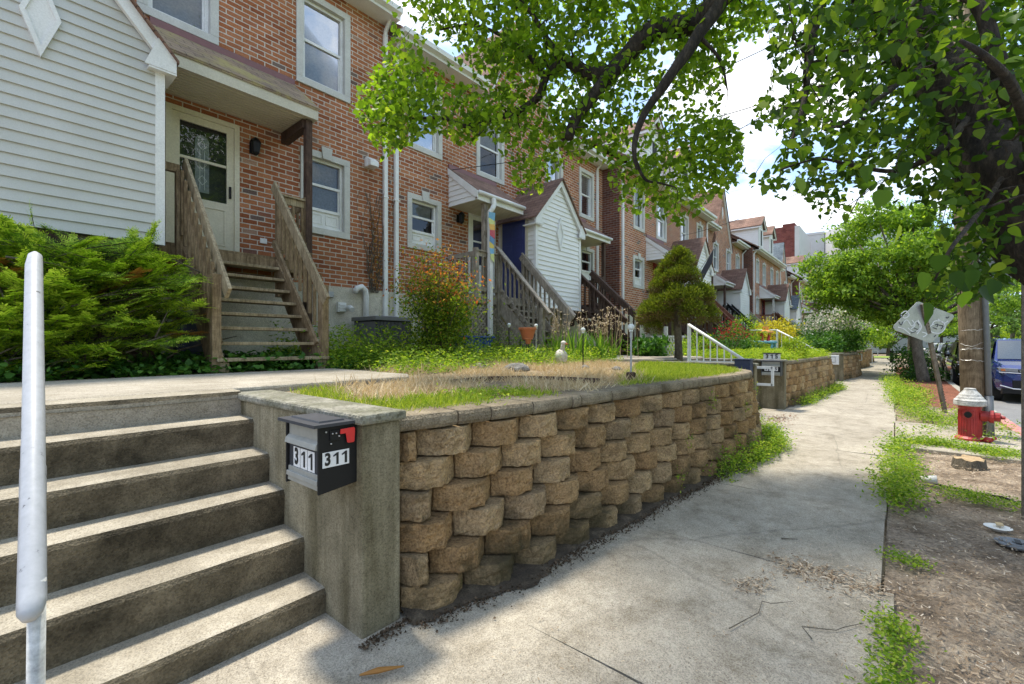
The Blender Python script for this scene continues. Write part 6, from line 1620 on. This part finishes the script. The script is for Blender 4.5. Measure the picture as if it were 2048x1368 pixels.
for q, qx, qy in zip(CL, PX, PY):
    o_ = q-np.array([.35,6.5,1.2]); o_ /= np.linalg.norm(o_); b_ = o_*np.array([1,1.1,.35])+rng.normal(size=3)*.42; b_[2] = b_[2]*.6+.10; b_ /= np.linalg.norm(b_)
    upv = np.array([0,-.15,1.])+rng.normal(size=3)*.22; w_ = np.cross(upv, b_); w_ /= np.linalg.norm(w_); upv = np.cross(b_, w_); Lb = rng.uniform(.32,.62); nS = int(Lb*52)
    m2.tube([Vector(q-b_*Lb*1.0-np.array([0,0,.06])), Vector(q-b_*Lb*.4), Vector(q+b_*Lb*.45)], [.010,.006,.002], 5, False)
    isdry = rng.random() < .02 or any((qx-hx)**2+(qy-hy)**2 < hr**2 for hx, hy, hr in ((270,540,14),(392,655,26),(8,545,16)))
    for jn in range(nS):
        f = jn/nS; sg = 1 if jn % 2 else -1
        C.append(q+b_*Lb*(f-.5)+upv*rng.normal()*.012); d_ = b_*(.55+.5*f)+w_*sg*(.95-.6*f)+upv*(.05+rng.normal()*.12)-np.array([0,0,.10]); d_ /= np.linalg.norm(d_); SD.append(d_); WD.append(np.cross(upv, d_)); UP.append(upv); DRY.append(isdry); FT.append(f)
m2.build('branches', MT['bark2'], t, smooth=True)
C=np.array(C);SD=np.array(SD);WD=np.array(WD);UP=np.array(UP);DRY=np.array(DRY);FT=np.array(FT); N_=len(C); L = rng.uniform(.09,.19,N_)*(1.1-.5*FT)
PP=[];DD=[];UU=[];SZ=[];IX=[]; nn = 15
lum = np.clip((FT-.35)*1.3+rng.normal(size=N_)*.25, 0, 1)
for j_ in range(nn):
    f = (j_//2)/(nn//2); sg = 1 if j_ % 2 else -1
    PP.append(C+SD*(L*f)[:,None]); DD.append(SD*.6+WD*sg*(1.0 if j_ < nn-1 else 0)+rng.normal(size=C.shape)*.10); UU.append(UP); SZ.append(.044*(1.1-.45*f)*rng.uniform(.85,1.15,N_)); IX.append(np.where(DRY, 1, np.where(rng.random(N_) < lum*(.45+.55*f), 2, 0)))
leaves('foliage', np.concatenate(PP), np.concatenate(DD), np.concatenate(UU), np.concatenate(SZ), [MT['lf_yew'], MT['lf_dry'], MT['lf_yew2']], (np.array([(0,.10,0),(0,-.10,0),(.75,-.12,0),(1,0,0),(.75,.12,0)]), [(0,1,2,3,4)]), t, np.concatenate(IX))

# ---- nandina with red tips
nb = Vector((4.95,5.75,1.08))
t = thing('nandina_shrub', 'upright shrub with orange red tips in front of the air conditioner', 'shrub', tuple(nb))
m = MB(); rs = random.Random(12); PP=[];red=[]
for i in range(46):
    a = rs.uniform(0,6.28); r = rs.uniform(0,.16); b_ = nb+Vector((math.cos(a)*r, math.sin(a)*r,0)); H_ = rs.uniform(1.1,1.95); sp_ = rs.uniform(.1,.92)
    e = nb+Vector((math.cos(a)*sp_, math.sin(a)*sp_*.8, H_*(1.05-.25*sp_))); md = b_.lerp(e,.5)+Vector((-math.cos(a)*.08*sp_,-math.sin(a)*.08*sp_,.08))
    m.tube([b_, md, e], [.009,.007,.003], 5)
    for k in range(13):
        f = rs.uniform(.28,1.0); c = (md.lerp(e,(f-.5)*2) if f > .5 else b_.lerp(md,f*2)); n_ = 19; w = .085+.10*f
        q = np.array(c)+rng.normal(size=(n_,3))*np.array([w,w,.075]); PP.append(q); zz = (q[:,2]-1.08)/1.95
        red.append(rng.random(n_) < np.clip((zz-.42)*2.3,.04,.85)*(.8+.2*math.cos(a-.4)))
for i in range(26):    # lower skirt of dark leaves
    a = rs.uniform(0,6.28); q = np.array(nb)+np.array([math.cos(a)*.38,math.sin(a)*.34,rs.uniform(.05,.6)])+rng.normal(size=(50,3))*.10; PP.append(q); red.append(np.zeros(50,bool))
m.build('stems', MT['bark2'], t, smooth=True)
P = np.concatenate(PP); D = rng.normal(size=P.shape); Nn = rng.normal(size=P.shape)*.5; Nn[:,2] += .7
leaves('foliage', P, D, Nn, rng.uniform(.038,.07,len(P)), [MT['lf_nan'], MT['lf_red']], LEAF, t, np.concatenate(red).astype(int))

# ---- ground vegetation of the front garden (stuff)
def scatter(n, x0, x1, y0, y1, dens=None):
    x = rng.uniform(x0,x1,n); y = rng.uniform(y0,y1,n)
    if dens is not None: k = rng.random(n) < dens(x, y); x, y = x[k], y[k]
    return x, y
def nz(x, y, s, o=0): return np.array([mnoise.noise(Vector((a*s, b*s, o))) for a, b in zip(x, y)])
def wally(x): return np.array([(wall_y(v) or 3.3) for v in x])
def keepoff(x, y):
    k = (y > wally(x)+.33) & (y < 7.7)
    k &= ~((x < 2.96) & (y > 3.5) & (y < 5.5)); k &= ~((x > 8.5) & (x < 11.5) & (y < 5.6)); k &= ~((x > 7.7) & (x < 12.2) & (y > 3.5) & (y < 5.6+(x-9.5)*.05) & (x > 8.8))
    return k
def tufts(name, x, y, per, hgt, mat, spread=.05, lean=.5, z=None, label=None, shape=BLADE, width=1.0):
    n = len(x); idx = np.repeat(np.arange(n), per); z0 = np.array([gz(a,b) for a, b in zip(x,y)]) if z is None else np.full(n, z)
    P = np.stack([x[idx]+rng.normal(size=n*per)*spread, y[idx]+rng.normal(size=n*per)*spread, z0[idx]-.01],1)
    D = rng.normal(size=(n*per,3))*lean; D[:,2] = 1
    o = leaves(name, P, D, rdir(n*per), rng.uniform(.5,1.25,n*per)*hgt*np.repeat(rng.uniform(.6,1.2,n),per), mat, (shape[0]*np.array([1,width,1]), shape[1])); o['kind'] = 'stuff'
    return o
def pt(px, py): d = (CH-1.03)*910/(py-688); return ray(px)[0]*d, ray(px)[1]*d
# straw
def mpx(x, y): 
    a, b, _ = pix(np.stack([x, y, np.full(len(x), 1.03)])); return a, b
SP = [(660,775),(760,745),(900,735),(1010,722),(1100,718),(1240,730),(1290,752),(1280,772),(1190,778),(1050,778),(900,788),(780,800),(700,800)]
x, y = scatter(26000, 1.6, 9.0, 1.9, 6.0, lambda x, y: keepoff(x, y)*1.0); a, b_ = mpx(x, y); k = inpoly(a, b_, SP) & (nz(x, y, 1.6, 3) > -.18); x, y = x[k], y[k]
tufts('dry_grass', x[:3600], y[:3600], 8, .12, MT['lf_straw'], .06, .9, width=.55)
GP1 = [(600,770),(660,775),(700,800),(790,798),(900,786),(1040,778),(1150,785),(1150,805),(1000,840),(820,880),(600,880)]
GP2 = [(1250,748),(1290,722),(1400,722),(1490,730),(1510,760),(1300,795),(1150,805),(1150,785),(1240,775)]
x, y = scatter(52000, 1.5, 9.3, 1.7, 5.5, lambda x, y: keepoff(x, y)*1.0); a, b_ = mpx(x, y)
k1 = inpoly(a, b_, GP1) & (nz(x, y, 2.2, 5) > -.25); k2 = inpoly(a, b_, GP2); k = k1 | k2; xs_, ys_ = x[k], y[k]
tufts('lawn_grass', xs_[:6800], ys_[:6800], 8, .075, MT['lf_grass'], .04, .8, width=.8)
def rosettes(name, x, y, per, size, mat, hgt=.12, z=None, spread=.06, shape=LEAF):
    n = len(x); idx = np.repeat(np.arange(n), per); hs_ = np.repeat(rng.uniform(.3,1.3,n),per)
    z0 = np.array([gz(a,b) for a, b in zip(x,y)]) if z is None else (np.full(n, z) if np.isscalar(z) else z)
    P = np.stack([x[idx]+rng.normal(size=n*per)*spread, y[idx]+rng.normal(size=n*per)*spread, z0[idx]+rng.uniform(0.0,1,n*per)*hgt*hs_],1)
    D = rng.normal(size=(n*per,3)); D[:,2] = D[:,2]*.4+.25; Nn = rng.normal(size=(n*per,3))*.45; Nn[:,2] += .8
    o = leaves(name, P, D, Nn, rng.uniform(.6,1.3,n*per)*size, mat, shape); o['kind'] = 'stuff'; return o
WP = [(820,700),(900,640),(1010,660),(1100,690),(1120,722),(1010,730),(900,740),(800,752),(700,772),(640,772),(650,745)]
x, y = scatter(9000, 2.0, 10, 2.0, 7.7, lambda x, y: keepoff(x, y)*1.0); a, b_ = mpx(x, y); k = (inpoly(a, b_, GP1) & (nz(x, y, 2.5, 7) > .0)) | ((y > 4.2) & (nz(x, y, 1.1, 1) > -.3) & (x < 8.6) & (x > 2.9)); x, y = x[k], y[k]
kf = y < 4.0; rosettes('low_weeds', x[kf][:420], y[kf][:420], 11, .026, MT['lf_weed'], .07, spread=.06); rosettes('weeds', x[~kf][:2500], y[~kf][:2500], 13, .045, MT['lf_weed'], .26, spread=.085)
x, y = scatter(1500, 3.0, 8.4, 5.6, 7.7); rosettes('tall_weeds', x[:420], y[:420], 34, .06, MT['lf_weed'], .52, spread=.10)
x, y = scatter(1700, -.8, 5.6, 5.62, 7.6); k = ~((x > 1.9) & (x < 2.9) & (y > 7.2)); x, y = x[k], y[k]; rosettes('ivy', x, y, 13, .055, MT['lf_ivy'], .17, spread=.09, shape=HEART)
# iris clump and dry flower stalks
t = thing('iris_clump', 'row of sword shaped iris leaves with dry pale flower stalks behind the straw', 'plants', tuple(at(1160,716,9.2)))
cx2 = []
for px, d, n in ((1115,9.2,30),(1128,9.4,22),(1150,9.1,34),(1166,9.3,26),(1192,9.2,36),(1208,9.4,26),(1225,9.6,14)):
    p = at(px, 716, d); cx2.append((p.x, p.y, n))
PP=[];
for a, b__, n in cx2: PP.append(np.stack([a+rng.normal(size=n)*.10, b__+rng.normal(size=n)*.10, np.full(n,1.06)],1))
P = np.concatenate(PP); D = rng.normal(size=P.shape)*.28; D[:,2] = 1
leaves('blade', P, D, rdir(len(P)), rng.uniform(.35,.72,len(P)), MT['lf_iris'], (BLADE[0]*np.array([1,.75,1]), BLADE[1]), t)
m = MB(); FP = []
for i in range(54):
    px = rng.choice([1105,1118,1160,1200,1215,1236])+rng.normal()*12; p = at(px, 716, 9.6); b_ = Vector((p.x,p.y,1.06)); h = rng.uniform(.65,1.12); e = b_+Vector((rng.normal()*.10, rng.normal()*.08, h)); m.tube([b_, b_.lerp(e,.5)+Vector((.02,0,0)), e], [.005,.004,.003], 4)
    for f in (1,.86,.72): FP += [tuple(b_.lerp(e,f)+Vector((rng.normal()*.03,rng.normal()*.03,0))) for _ in range(5)]
m.build('stalk', MT['lf_straw'], t); FP = np.array(FP); leaves('dry_flower', FP, rng.normal(size=FP.shape), rng.normal(size=FP.shape), rng.uniform(.03,.055,len(FP)), MT['flower'], LEAF, t)
# dead vine on the wall beside the downspout
m = MB()
for i in range(16):
    x0 = 5.02+rng.normal()*.05; P = [Vector((x0,7.76,2.4))]
    for k in range(9): P.append(P[-1]+Vector((rng.normal()*.05+.012,rng.normal()*.006-.002,.19+.05*rng.random())))
    m.tube(P, [.008]*5+[.005]*5, 4, False)
vine = thing('dead_vine', 'dry brown vine climbing the brick beside the white downspout', 'vine', (5.05,7.75,2.4)); m.build('stems', MT['bark2'], vine)
P = np.stack([5.06+rng.normal(size=260)*.07, 7.73+rng.normal(size=260)*.02, rng.uniform(2.5,4.0,260)],1); leaves('dead_leaves', P, rng.normal(size=P.shape), rng.normal(size=P.shape)+np.array([0,-1,0]), rng.uniform(.03,.07,260), MT['lf_dry'], LEAF, vine)

# ---- verge weeds, weeds at the wall foot, sidewalk litter
def strip(pts, n, sx, sy, seed=0):
    P = np.array(pts); i = rng.integers(0, len(P)-1, n); f = rng.random(n); q = P[i]+(P[i+1]-P[i])*f[:,None]
    return q[:,0]+rng.normal(size=n)*sx, q[:,1]+rng.normal(size=n)*sy
def gp(px, py): d = CH*910/(py-688); r = ray(px); return (r[0]*d, r[1]*d)
xs1, ys1 = strip([gp(1800,890),gp(1795,960),gp(1800,1015)], 200, .10, .06); xs2, ys2 = strip([gp(1775,1235),gp(1790,1290),gp(1790,1368),gp(1775,1420)], 110, .05, .03)
xs3, ys3 = strip([gp(1790,800),gp(1830,830),gp(1900,850),gp(2000,860)], 330, .7, .10); xs4, ys4 = strip([gp(1810,885),gp(1880,890),gp(1960,905),gp(2030,915)], 200, .12, .06); xs5, ys5 = strip([gp(1785,1120),gp(1830,1128)], 26, .04, .04)
xs6, ys6 = strip([gp(1775,760),gp(1800,790),gp(1840,800)], 260, 1.2, .12); xs7, ys7 = strip([gp(1890,985),gp(1960,1000),gp(2030,1015)], 110, .10, .06)
rosettes('pad_weeds', xs4, ys4, 20, .03, MT['lf_weed'], .09, 0.0, .06); xs4, ys4 = xs4[:30], ys4[:30]; kw = nz(np.concatenate([xs1,xs3,xs4]), np.concatenate([ys1,ys3,ys4]), 2.3, 4) > -.22; rosettes('verge_weeds', np.concatenate([xs1,xs3,xs4])[kw], np.concatenate([ys1,ys3,ys4])[kw], 26, .036, MT['lf_weed'], .22, 0.0, .075)
rosettes('low_verge_weeds', np.concatenate([xs2,xs5,xs7]), np.concatenate([ys2,ys5,ys7]), 14, .024, MT['lf_weed'], .06, 0.0, .035)
rosettes('far_verge_weeds', xs6, ys6, 26, .05, MT['lf_weed'], .28, 0.0, .12)
xa, ya = strip([(5.0,1.38),(6.0,1.24),(6.9,1.20),(7.5,1.35),(8.0,1.7)], 230, .10, .05); rosettes('wall_foot_weeds', xa, ya, 28, .034, MT['lf_weed'], .24, 0.0, .06)
xa, ya = strip([(12,1.62),(14,1.5),(16.5,1.38),(17.8,1.3)], 150, .2, .05); rosettes('second_wall_weeds', xa, ya, 24, .045, MT['lf_weed'], .22, 0.0, .08)
# small plants rooted in the wall joints
P = []
for s_, c_ in ((3.2,3),(4.4,2),(4.9,4),(5.3,1),(5.7,3),(3.9,5),(5.6,5),(2.9,1)):
    p, n_ = PATHS[0].at(s_); P.append(np.array([p.x+n_.x*(c_*BAT-.02), p.y+n_.y*(c_*BAT-.02), c_*COURSE-.02])+rng.normal(size=(40,3))*np.array([.05,.025,.05]))
P = np.concatenate(P); o = leaves('wall_plants', P, rng.normal(size=P.shape)-np.array([0,.6,.3]), rng.normal(size=P.shape)+np.array([0,-.6,.6]), rng.uniform(.015,.032,len(P)), MT['lf_weed'], LEAF); o['kind'] = 'stuff'
# wood chips on the verge and pavement edge
n = 11000; x = 1.6+6.8*rng.random(n)**1.35; y = -1.42*rng.random(n)**1.1+.03*rng.normal(size=n); x2, y2 = strip([gp(1560,1130),gp(1640,1150),gp(1775,1185)], 900, .10, .06); x3, y3 = strip([gp(1480,1180),gp(1530,1165)], 160, .06, .04); x4 = rng.uniform(1.3,4.8,1300); y4 = .03+1.4*rng.random(1300)**1.7
x = np.concatenate([x,x2,x3,x4]); y = np.concatenate([y,y2,y3,y4]); zz = np.where(y > .03, .011, -.002); 
MT['chip'] = leafmat('wood_chip', [(0,(.10,.065,.04)),(.4,(.27,.19,.12)),(.8,(.46,.36,.25)),(1,(.58,.5,.40))], .02, .9, None, .1)
P = np.stack([x,y,zz+rng.random(len(x))*.006],1); D = rng.normal(size=P.shape); D[:,2] *= .15; Nn = rng.normal(size=P.shape)*.25; Nn[:,2] += 1
o = leaves('wood_chips', P, D, Nn, rng.uniform(.008,.032,len(P))*np.where(np.arange(len(x)) > n+1060, .5, 1), MT['chip'], (np.array([(0,.12,0),(0,-.14,0),(1,-.10,.02),(1,.13,.0)]), [(0,1,2,3)])); o['kind'] = 'stuff'
# dirt and crumbs along the foot of the first wall
xa = rng.uniform(1.0,7.6,5200); wa = np.array([(wall_y(max(v,1.42)) or 1.9) for v in xa]); ya = wa-.02-np.abs(rng.normal(size=5200))*.055; k = xa > 1.42
xa, ya = np.concatenate([xa[k], rng.uniform(1.15,1.45,260)]), np.concatenate([ya[k], 1.90-np.abs(rng.normal(size=260))*.04])
MT['crumb'] = leafmat('soil_crumb', [(0,(.035,.025,.015)),(.7,(.085,.06,.04)),(1,(.17,.12,.08))], .02, .95, None, .05)
P = np.stack([xa,ya,np.full(len(xa),.010)],1); o = leaves('soil_crumbs', P, rng.normal(size=P.shape)*np.array([1,1,.3]), np.tile([0,0,1.],(len(xa),1))+rng.normal(size=P.shape)*.4, rng.uniform(.005,.016,len(xa)), MT['crumb'], (np.array([(0,.3,0),(0,-.3,0),(.5,0,.4),(1,-.3,.0),(1,.3,0)]), [(0,1,2),(1,3,2),(3,4,2),(4,0,2)])); o['kind'] = 'stuff'
# fallen leaves before the 315 wall
xa = rng.normal(size=260)*.5+9.6; ya = rng.normal(size=260)*.10+1.62; P = np.stack([xa,ya,np.full(260,.013)],1); o = leaves('fallen_leaves', P, rng.normal(size=P.shape)*np.array([1,1,.2]), np.tile([0,0,1.],(260,1))+rng.normal(size=P.shape)*.3, rng.uniform(.02,.05,260), leafmat('dead_leaf', [(0,(.14,.06,.03)),(1,(.26,.13,.07))], .1, .8), LEAF); o['kind'] = 'stuff'

# ---- plants of the next gardens
def shrub(name, label, p, r, n, leaf, mat, cat='shrub', zs=.8, mat2=None, frac=.0, group=None, stem='bark2'):
    t = thing(name, label, cat, (p[0],p[1],p[2]), group); m = MB(); c = Vector(p)+Vector((0,0,r*zs))
    for k in range(6): a = k*1.05; m.tube([Vector(p), c+Vector((math.cos(a)*r*.6, math.sin(a)*r*.6, r*.2))], [.02,.008], 5)
    m.build('stems', MT[stem], t)
    k = max(4, n//24); u = rdir(k); cc = np.array(c)+u*np.array([r,r,r*zs])*rng.uniform(.55,1,(k,1)); cc[:,2] = np.maximum(cc[:,2], p[2]+.05)
    P = np.repeat(cc,24,0)+rng.normal(size=(k*24,3))*r*.14; D = rng.normal(size=P.shape); Nn = rng.normal(size=P.shape)*.5; Nn[:,2] += .7
    hi = None
    mats = mat
    if mat2 is not None:
        hi = ((rng.random(len(P)) < frac) & (P[:,2] > c.z-.1*r)).astype(int); mats = [mat, mat2]
    leaves('foliage', P, D, Nn, rng.uniform(.7,1.3,len(P))*leaf, mats, LEAF, t, hi); return t
def gpz(px, d, z=1.05): q = at(px, 690, d); return (q.x, q.y, z)
shrub('golden_shrub', 'golden yellow shrub below the red front door', gpz(1548,19.5,1.2), .85, 2400, .10, MT['lf_yellow'])
shrub('rose_bush', 'bush of deep red roses beside the reddish wooden steps', gpz(1462,13.0), .52, 1700, .06, MT['lf_ivy'], 'bush', 1.0, MT['lf_rose'], .42)
shrub('rose_bush', 'small red flowered bush low beside the white railing', gpz(1425,12.3), .26, 600, .05, MT['lf_ivy'], 'bush', .8, MT['lf_rose'], .3)
shrub('hosta', 'dark broad leaved plant beside the dark brown steps', gpz(1300,11.2), .42, 700, .15, MT['lf_ivy'], 'plant', .6)
shrub('lime_shrub', 'pale lime shrub left of the golden one', gpz(1492,15.5), .55, 1300, .08, MT['lf_weed'], 'shrub', 1.3)
shrub('round_shrub', 'round yellow green shrub behind the 315 number sign', gpz(1589,12.3,1.06), .36, 1500, .055, MT['lf_lime'], 'shrub', .75)
shrub('dark_shrub', 'dark rounded shrub in front of the white bay with the red door', gpz(1574,20.5,1.1), .75, 1400, .10, MT['lf_ivy'])
shrub('white_shrub', 'large shrub covered in white blossom over the third wall', gpz(1672,23.5,1.1), 1.35, 3600, .13, MT['lf_ivy'], 'shrub', .85, MT['lf_white'], .55)
shrub('white_shrub', 'smaller white blossoming shrub near the fourth railing', gpz(1640,27,1.1), 1.2, 2000, .14, MT['lf_ivy'], 'shrub', .9, MT['lf_white'], .5)
shrub('border_shrub', 'low leafy shrub above the third block wall', gpz(1650,18.5,1.05), .62, 1500, .10, MT['lf_ivy'], 'shrub', .6)
shrub('border_shrub', 'dark bushy plant hanging over the end of the third wall', gpz(1690,22,1.05), .8, 1500, .12, MT['lf_ivy'], 'shrub', .6)
shrub('border_shrub', 'green shrub over the fourth block wall', gpz(1725,33,1.05), 1.2, 1400, .16, MT['lf_maple'], 'shrub', .7)
shrub('border_shrub', 'yellow green shrub over the farthest block wall', gpz(1748,44,1.05), 1.5, 1200, .2, MT['lf_weed'], 'shrub', .7)
shrub('garden_tree', 'small tree with fine leaves in the front garden beyond the third wall', gpz(1712,36,1.1), 2.0, 2200, .17, MT['lf_maple'], 'tree', 1.0)
shrub('kerb_bush', 'dense dark bush at the foot of the street trees', (25.5,-.5,0), .8, 1600, .11, MT['lf_ivy'], 'bush', .8)
shrub('kerb_bush', 'low ground plant around the foot of the nearest street tree', (24.0,-.9,-.1), .75, 1200, .10, MT['lf_ivy'], 'bush', .35)
for k, (px, d) in enumerate(((1395,12.0),(1440,13.8),(1410,14.2),(1515,17.5),(1478,13.6))):
    shrub('flowering_plant', ('leafy garden plant behind the first white railing','leafy plant between the roses and the reddish steps','dark plant below the white lattice','leafy plant left of the golden shrub','shrubby plant right of the red roses')[k], gpz(px,d), .38, 800, .07, (MT['lf_weed'],MT['lf_ivy'],MT['lf_nan'],MT['lf_weed'],MT['lf_ivy'])[k], 'plant', .9)
# bright ground cover on the second terrace
def t2(x, y): return (y > wally(x)+.3)
x, y = scatter(9000, 11.4, 19, 1.7, 4.2); k = t2(x, y); x, y = x[k], y[k]; rosettes('ground_cover', x[:3300], y[:3300], 16, .055, MT['lf_lime'], .20, spread=.10)
x, y = scatter(3000, 11.4, 22, 4.0, 6.4); rosettes('garden_border', x[:900], y[:900], 18, .085, MT['lf_weed'], .40, spread=.14)
x, y = scatter(4000, 21.4, 39, 1.8, 6.2); k = t2(x, y); x, y = x[k], y[k]; rosettes('far_garden_border', x[:1200], y[:1200], 18, .13, MT['lf_ivy'], .55, spread=.22)
x, y = scatter(1500, 11, 14, 4.5, 6.8); rosettes('stair_border', x[:260], y[:260], 20, .08, MT['lf_weed'], .35, spread=.12)
# leafy cover of the bank across the road
x = rng.uniform(30,135,12000); y = -8.9-rng.random(12000)*12; z = .85+(-8.8-y)*.46+.1
rosettes('bank_cover', x, y, 7, .26, MT['lf_lime'], .5, z, .3)
# lawn panel of the third garden / white picket and lattice between steps
t = thing('lattice_panel', 'small white lattice panel at the foot of the steps behind the conifer', 'lattice', (12.9,6.0,1.05)); m = MB(); p = Vector(gpz(1330,11.6))
for k in range(9):
    m.beam(p+Vector((SS,-CC,0))*(k*.07-.3)+Vector((0,0,.05)), p+Vector((SS,-CC,0))*(k*.07-.1)+Vector((0,0,.52)), .02, .01, (-CC,-SS,0)); m.beam(p+Vector((SS,-CC,0))*(k*.07-.1)+Vector((-.012*CC,-.012*SS,.05)), p+Vector((SS,-CC,0))*(k*.07-.3)+Vector((-.012*CC,-.012*SS,.52)), .02, .01, (-CC,-SS,0))
m.beam(p+Vector((SS,-CC,0))*-.36+Vector((0,0,.54)), p+Vector((SS,-CC,0))*.52+Vector((0,0,.54)), .05, .05); m.build('lattice', MT['whitewood'], t); m = MB(); q = p+Vector((SS,-CC,0))*.02; m.box(q.x-.04,q.x+.04,q.y-.04,q.y+.04,1.0,1.85); m.build('post', MT['whitewood'], t)
# ================================================================== SKY, SUN, CAMERA
sun_dir = Vector((.04,.335,.94)).normalized()
el = math.asin(sun_dir.z); az = math.atan2(sun_dir.x, sun_dir.y)
w = bpy.data.worlds.new('World'); S.world = w; w.use_nodes = True
nt = w.node_tree; bg = nt.nodes['Background']
sky = nt.nodes.new('ShaderNodeTexSky'); sky.sky_type = 'NISHITA'; sky.sun_disc = False; sky.sun_elevation = el; sky.sun_rotation = az
sky.air_density = 1.0; sky.dust_density = 1.0; sky.ozone_density = 1.0
tc = nt.nodes.new('ShaderNodeTexCoord'); sx = nt.nodes.new('ShaderNodeSeparateXYZ'); nt.links.new(tc.outputs['Generated'], sx.inputs[0])
mz = nd(nt, 'ShaderNodeMath', operation='ADD'); mz.inputs[1].default_value = .22; nt.links.new(sx.outputs[2], mz.inputs[0])
vx = nd(nt, 'ShaderNodeVectorMath', operation='DIVIDE'); cz = nt.nodes.new('ShaderNodeCombineXYZ')
for i in range(3): nt.links.new(mz.outputs[0], cz.inputs[i])
nt.links.new(tc.outputs['Generated'], vx.inputs[0]); nt.links.new(cz.outputs[0], vx.inputs[1])
n1 = noisef(nt, vx.outputs[0], 1.55, 9, .62, .25); n2 = noisef(nt, vx.outputs[0], 3.2, 8, .6)
cl_ = ramp(nt, n1, [(.48,(0,0,0)),(.61,(.75,.75,.75)),(.78,(1,1,1))])
shade = ramp(nt, n2, [(.3,(3.75,3.75,3.75)),(.6,(5.3,5.15,4.9))])
c = mix(nt, cl_, mix(nt, .7, sky.outputs['Color'], (1.2,1.78,2.7)), shade)
nt.links.new(c, bg.inputs['Color']); bg.inputs['Strength'].default_value = .15
L = bpy.data.lights.new('sun', 'SUN'); L.energy = 2.0; L.angle = R(6); L.color = (1.0,.93,.80)
so = bpy.data.objects.new('sun', L); COL.objects.link(so); so.rotation_euler = (-sun_dir).to_track_quat('-Z','Y').to_euler(); so.location = (0,-20,30)
cam = bpy.data.cameras.new('camera'); cam.sensor_width = 36; cam.lens = 16; cam.shift_y = 4/2048; cam.clip_start = .05; cam.clip_end = 1500
co = bpy.data.objects.new('camera', cam); COL.objects.link(co); co.location = (0,0,CH); co.rotation_euler = (R(90),0,CA-R(90)); S.camera = co
S.view_settings.view_transform = 'Standard'; S.view_settings.look = 'None'; S.view_settings.exposure = 1.66; S.view_settings.gamma = 1
S.cycles.max_bounces = 6; S.cycles.transparent_max_bounces = 12; S.cycles.caustics_reflective = False; S.cycles.caustics_refractive = False
try: S.cycles.use_denoising = True
except Exception: pass
